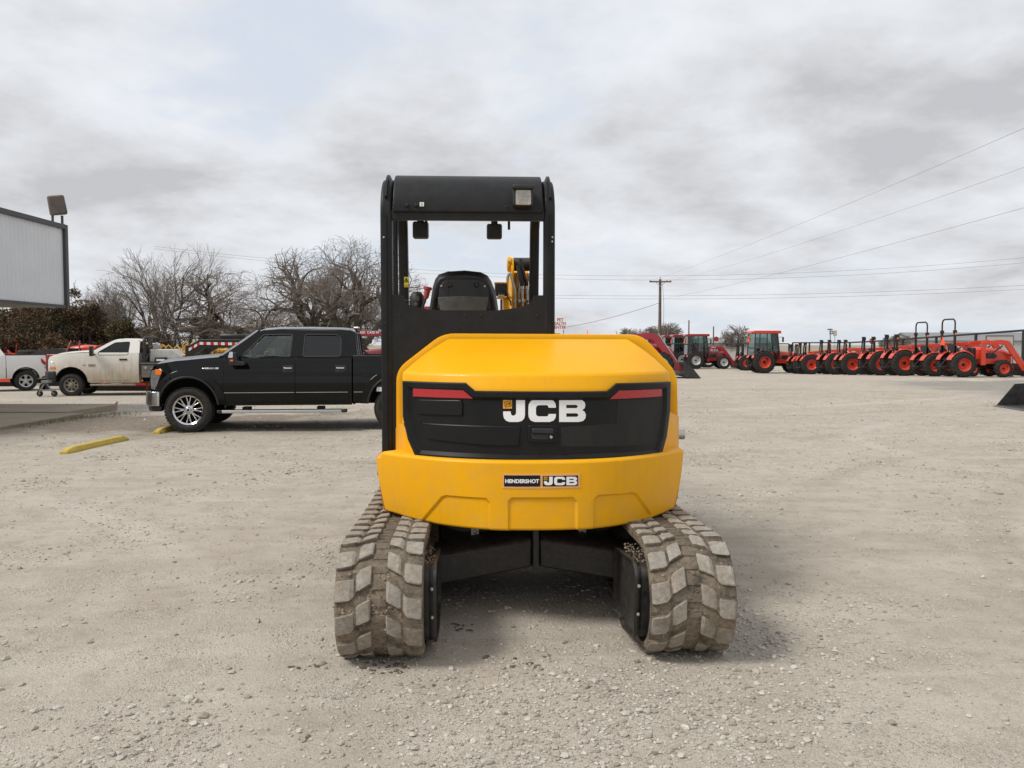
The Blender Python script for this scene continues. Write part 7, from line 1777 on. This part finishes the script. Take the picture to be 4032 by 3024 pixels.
def tillage():
    rr = random.Random(5); Y = 31.0
    for k in range(5):
        px = 640 + 68 * k; X = (px - 2016) / FPX * Y; z0 = zg(X, Y)
        lab = ['leftmost yellow chisel plough frame, by the headache rack', 'yellow plough frame left of the trailer coupler', 'yellow plough frame under the trailer neck', 'yellow plough frame just right of the trailer\'s bend', 'yellow plough frame seen below the taped trailer neck at the right'][k]
        T = thing('chisel_plough', lab, 'plough', (X, Y + rr.uniform(-.3, 1.2), z0), R(rr.uniform(-14, 14)), 'yellow plough frames piled behind the trucks')
        zt = CAMH + (1355 - (1352 + rr.uniform(0, 14))) / FPX * Y - z0
        for j in range(4): mb = MB(); mb.tube([(-1.1, j * .45, zt - .25 + rr.uniform(-.16, .06)), (1.1, j * .45, zt - .25 + rr.uniform(-.16, .06))], .038, 6); mb.build('tool_bar', YIMP, T)
        for j in range(4): x = -.95 + j * .62; mb = MB(); mb.tube([(x, -.1, zt - .28), (x + rr.uniform(-.5, .5), 1.5, zt - .15)], .036, 6); mb.build('frame_tube', YIMP, T)
        for j in range(9):
            x = rr.uniform(-1.1, 1.1); y = rr.uniform(-.1, 1.3); s = rr.choice((-1, 1)); h = rr.uniform(.0, .14)
            pts = [(x, y, zt - .30), (x + s * .05, y, zt - .12 + h), (x + s * .16, y, zt - .02 + h), (x + s * .27, y, zt - .10 + h), (x + s * .26, y, zt - .24 + h)]
            mb = MB(); mb.tube(pts, .026, 6); mb.build('tine', YIMP, T, smooth=50)
        for x in (-.9, .9): mb = MB(); mb.tube([(x, .2, 0), (x, .2, zt - .25)], .04, 6); mb.build('stand', YIMP, T)
tillage()
def rotary_cutter(label, x, y, L, P, h=.30, stripes=False, z=.18, rz=0):
    T = thing('rotary_cutter', label, 'mower', gpos(x, y), rz)
    mb = MB(); mb.prism([(-L / 2, 0), (L / 2, 0), (L / 2, h * .7), (L / 2 - .25, h), (-L / 2 + .25, h), (-L / 2, h * .7)], -.8, .8); mb.xf(Matrix.Translation((0, 0, z))); mb.build('deck', P, T, bevel=.02)
    mb = MB(); mb.box((0, 0, z + h + .14), (.45, .36, .28)); mb.build('gearbox', DARK, T, bevel=.04)
    for s in (-1, 1): mb = MB(); mb.tube([(s * .3, -.2, z + h), (s * .2, .1, z + h + .62)], .035, 6); mb.build('hitch_frame', P, T)
    for s in (-1, 1): mb = MB(); mb.lathe([(0, -.08), (.20, -.08), (.22, 0), (.20, .08), (0, .08)], (s * (L / 2 + .15), .4, .22), 'y', 16); mb.build('tail_wheel', TYRE2, T, smooth=40)
    mb = MB(); mb.box((0, -.81, .10), (L, .015, .20)); mb.build('chain_guard', DARK, T)
    if stripes:
        for k in range(4): mb = MB(); mb.box((-L / 2 + .3 + k * L / 4.4, -.812, z + .12), (.42, .012, .10)); mb.build('reflective_tape', TAPEW if k % 2 else TAPER, T)
    return T
rotary_cutter('long low red mower deck with white stripes under the white flatbed truck', -15.0, 34.2, 4.6, RDP, stripes=True)
rotary_cutter('red mower deck between the white pickup and the flatbed truck', -20.3, 38.5, 2.2, RDP, h=.9, z=.55)
rotary_cutter('orange mower deck glimpsed beneath the white pickup', -24.0, 38.2, 3.0, ORP, h=.25)
rotary_cutter('orange implement above the white pickup\'s bed rail', -25.6, 42.5, 1.4, ORP, h=.4, z=1.1)
def rear_machines():
    X, Y = (720 * .452 - 2016) / FPX * 41, 41.0; T = thing('compact_tractor', 'orange tractor hood showing above the white flatbed truck\'s hood', 'tractor', gpos(X, Y))
    mb = MB(); mb.loft([[(x, -w, 1.0), (x, -w, z - .1), (x, -w * .6, z), (x, w * .6, z), (x, w, z - .1), (x, w, 1.0)] for x, z, w in ((-.75, 1.62, .35), (-.4, 1.82, .42), (.3, 1.90, .42), (.85, 1.86, .40))]); mb.build('hood', ORP, T, smooth=40, bevel=.03)
    for s in (-1, 1): ag_wheel(T, (.6, s * .6, .62), .62, .4, .3, ORP, s); ag_wheel(T, (-.7, s * .55, .4), .4, .3, .2, ORP, s)
    mb = MB(); mb.box((0, 0, .8), (1.8, .4, .5)); mb.build('chassis', DARK, T)
    X = (545 * .452 - 2016) / FPX * 40; T = thing('round_baler', 'black rounded machine cover behind the white flatbed truck\'s hood', 'implement', gpos(X, 40.0)); mb = MB(); mb.prism([(-1.15, .3), (-1.15, 1.3)] + [(-1.15 + 2.3 * t, 1.3 + .42 * math.sin(pi * min(1, .15 + t * .7))) for t in np.linspace(0, 1, 9)] + [(1.15, .3)], -.6, .6); mb.build('cover', TRB, T, smooth=40)
    for s in (-1, 1): mb = MB(); mb.lathe([(0, -.1), (.28, -.1), (.3, 0), (.28, .1), (0, .1)], (.3, s * .7, .3), 'y', 18); mb.build('tyre', TYRE2, T, smooth=40)
    X = (372 * .452 - 2016) / FPX * 42; T = thing('spare_tyre', 'worn tyre lying on the implements above the white pickup\'s tail', 'tyre', (X, 41.0, 1.06)); mb = MB(); mb.lathe([(.30, -.14), (.52, -.15), (.60, -.08), (.60, .08), (.52, .15), (.30, .14)], axis='z', n=28, closed=True); mb.build('carcass', TYRE2, T, smooth=40)
    T = thing('implement_rack', 'steel rack of orange implements behind the white pickup', 'rack', gpos(X, 41.0)); mb = MB(); mb.box((0, 0, 1.25), (3.2, 1.2, .08)); mb.build('shelf', DARK, T)
    for x in (-1.5, 1.5): mb = MB(); mb.box((x, 0, .6), (.1, .1, 1.3)); mb.build('leg', DARK, T)
    for x in (-1.1, -.5, .2, 1.0): mb = MB(); mb.tube([(x, 0, 1.28), (x + .1, 0, 1.45), (x - .05, 0, 1.62)], .05, 6); mb.build('tine', ORP, T)
rear_machines()
def dolly():
    Y = 29.2; X = (390 * .45208 - 2016) / FPX * Y; T = thing('wheeled_dolly', 'grey wheeled jack dolly between the white pickup and the flatbed truck', 'dolly', gpos(X, Y)); T.scale = (.78,) * 3
    for x in (-.26, .40):
        mb = MB(); mb.lathe([(.06, -.05), (.12, -.06), (.145, 0), (.12, .06), (.06, .05)], (x, 0, .15), 'y', 18, closed=True); mb.build('tyre', TYRE2, T, smooth=40); mb = MB(); mb.lathe([(0, -.04), (.07, -.04), (.07, .04), (0, .04)], (x, 0, .15), 'y', 12); mb.build('hub', SIGNG, T)
    for a, b in (((-.26, .15), (.02, .62)), ((.40, .15), (.10, .62)), ((-.16, .30), (.32, .30))): mb = MB(); mb.tube([(a[0], -.08, a[1]), (b[0], -.08, b[1])], .032, 6); mb.build('frame_tube', SIGNG, T)
    mb = MB(); mb.box((.06, 0, .68), (.34, .3, .12)); mb.build('saddle', SIGNG, T, bevel=.02)
    for x in (-.28, -.14): mb = MB(); mb.lathe([(0, -.05), (.15, -.05), (.17, 0), (.15, .05), (0, .05)], (x, .3, .42), 'y', 16); mb.build('spare_wheel', TYRE2, T, smooth=40)
dolly()
def marker_flag():
    p = at(460, 1591, 21.5); T = thing('marker_flag', 'tiny pink marker flag stuck in the gravel', 'flag', (p.x, 21.5, zg(p.x, 21.5)))
    mb = MB(); mb.tube([(0, 0, 0), (.02, 0, .16)], .003, 4); mb.build('stake', GALV, T); mb = MB(); mb.prism([(.02, .16), (.02, .06), (-.09, .05)], -.002, .002); mb.build('pennant', mat('pink', (.55, .14, .13), .7), T)
marker_flag()
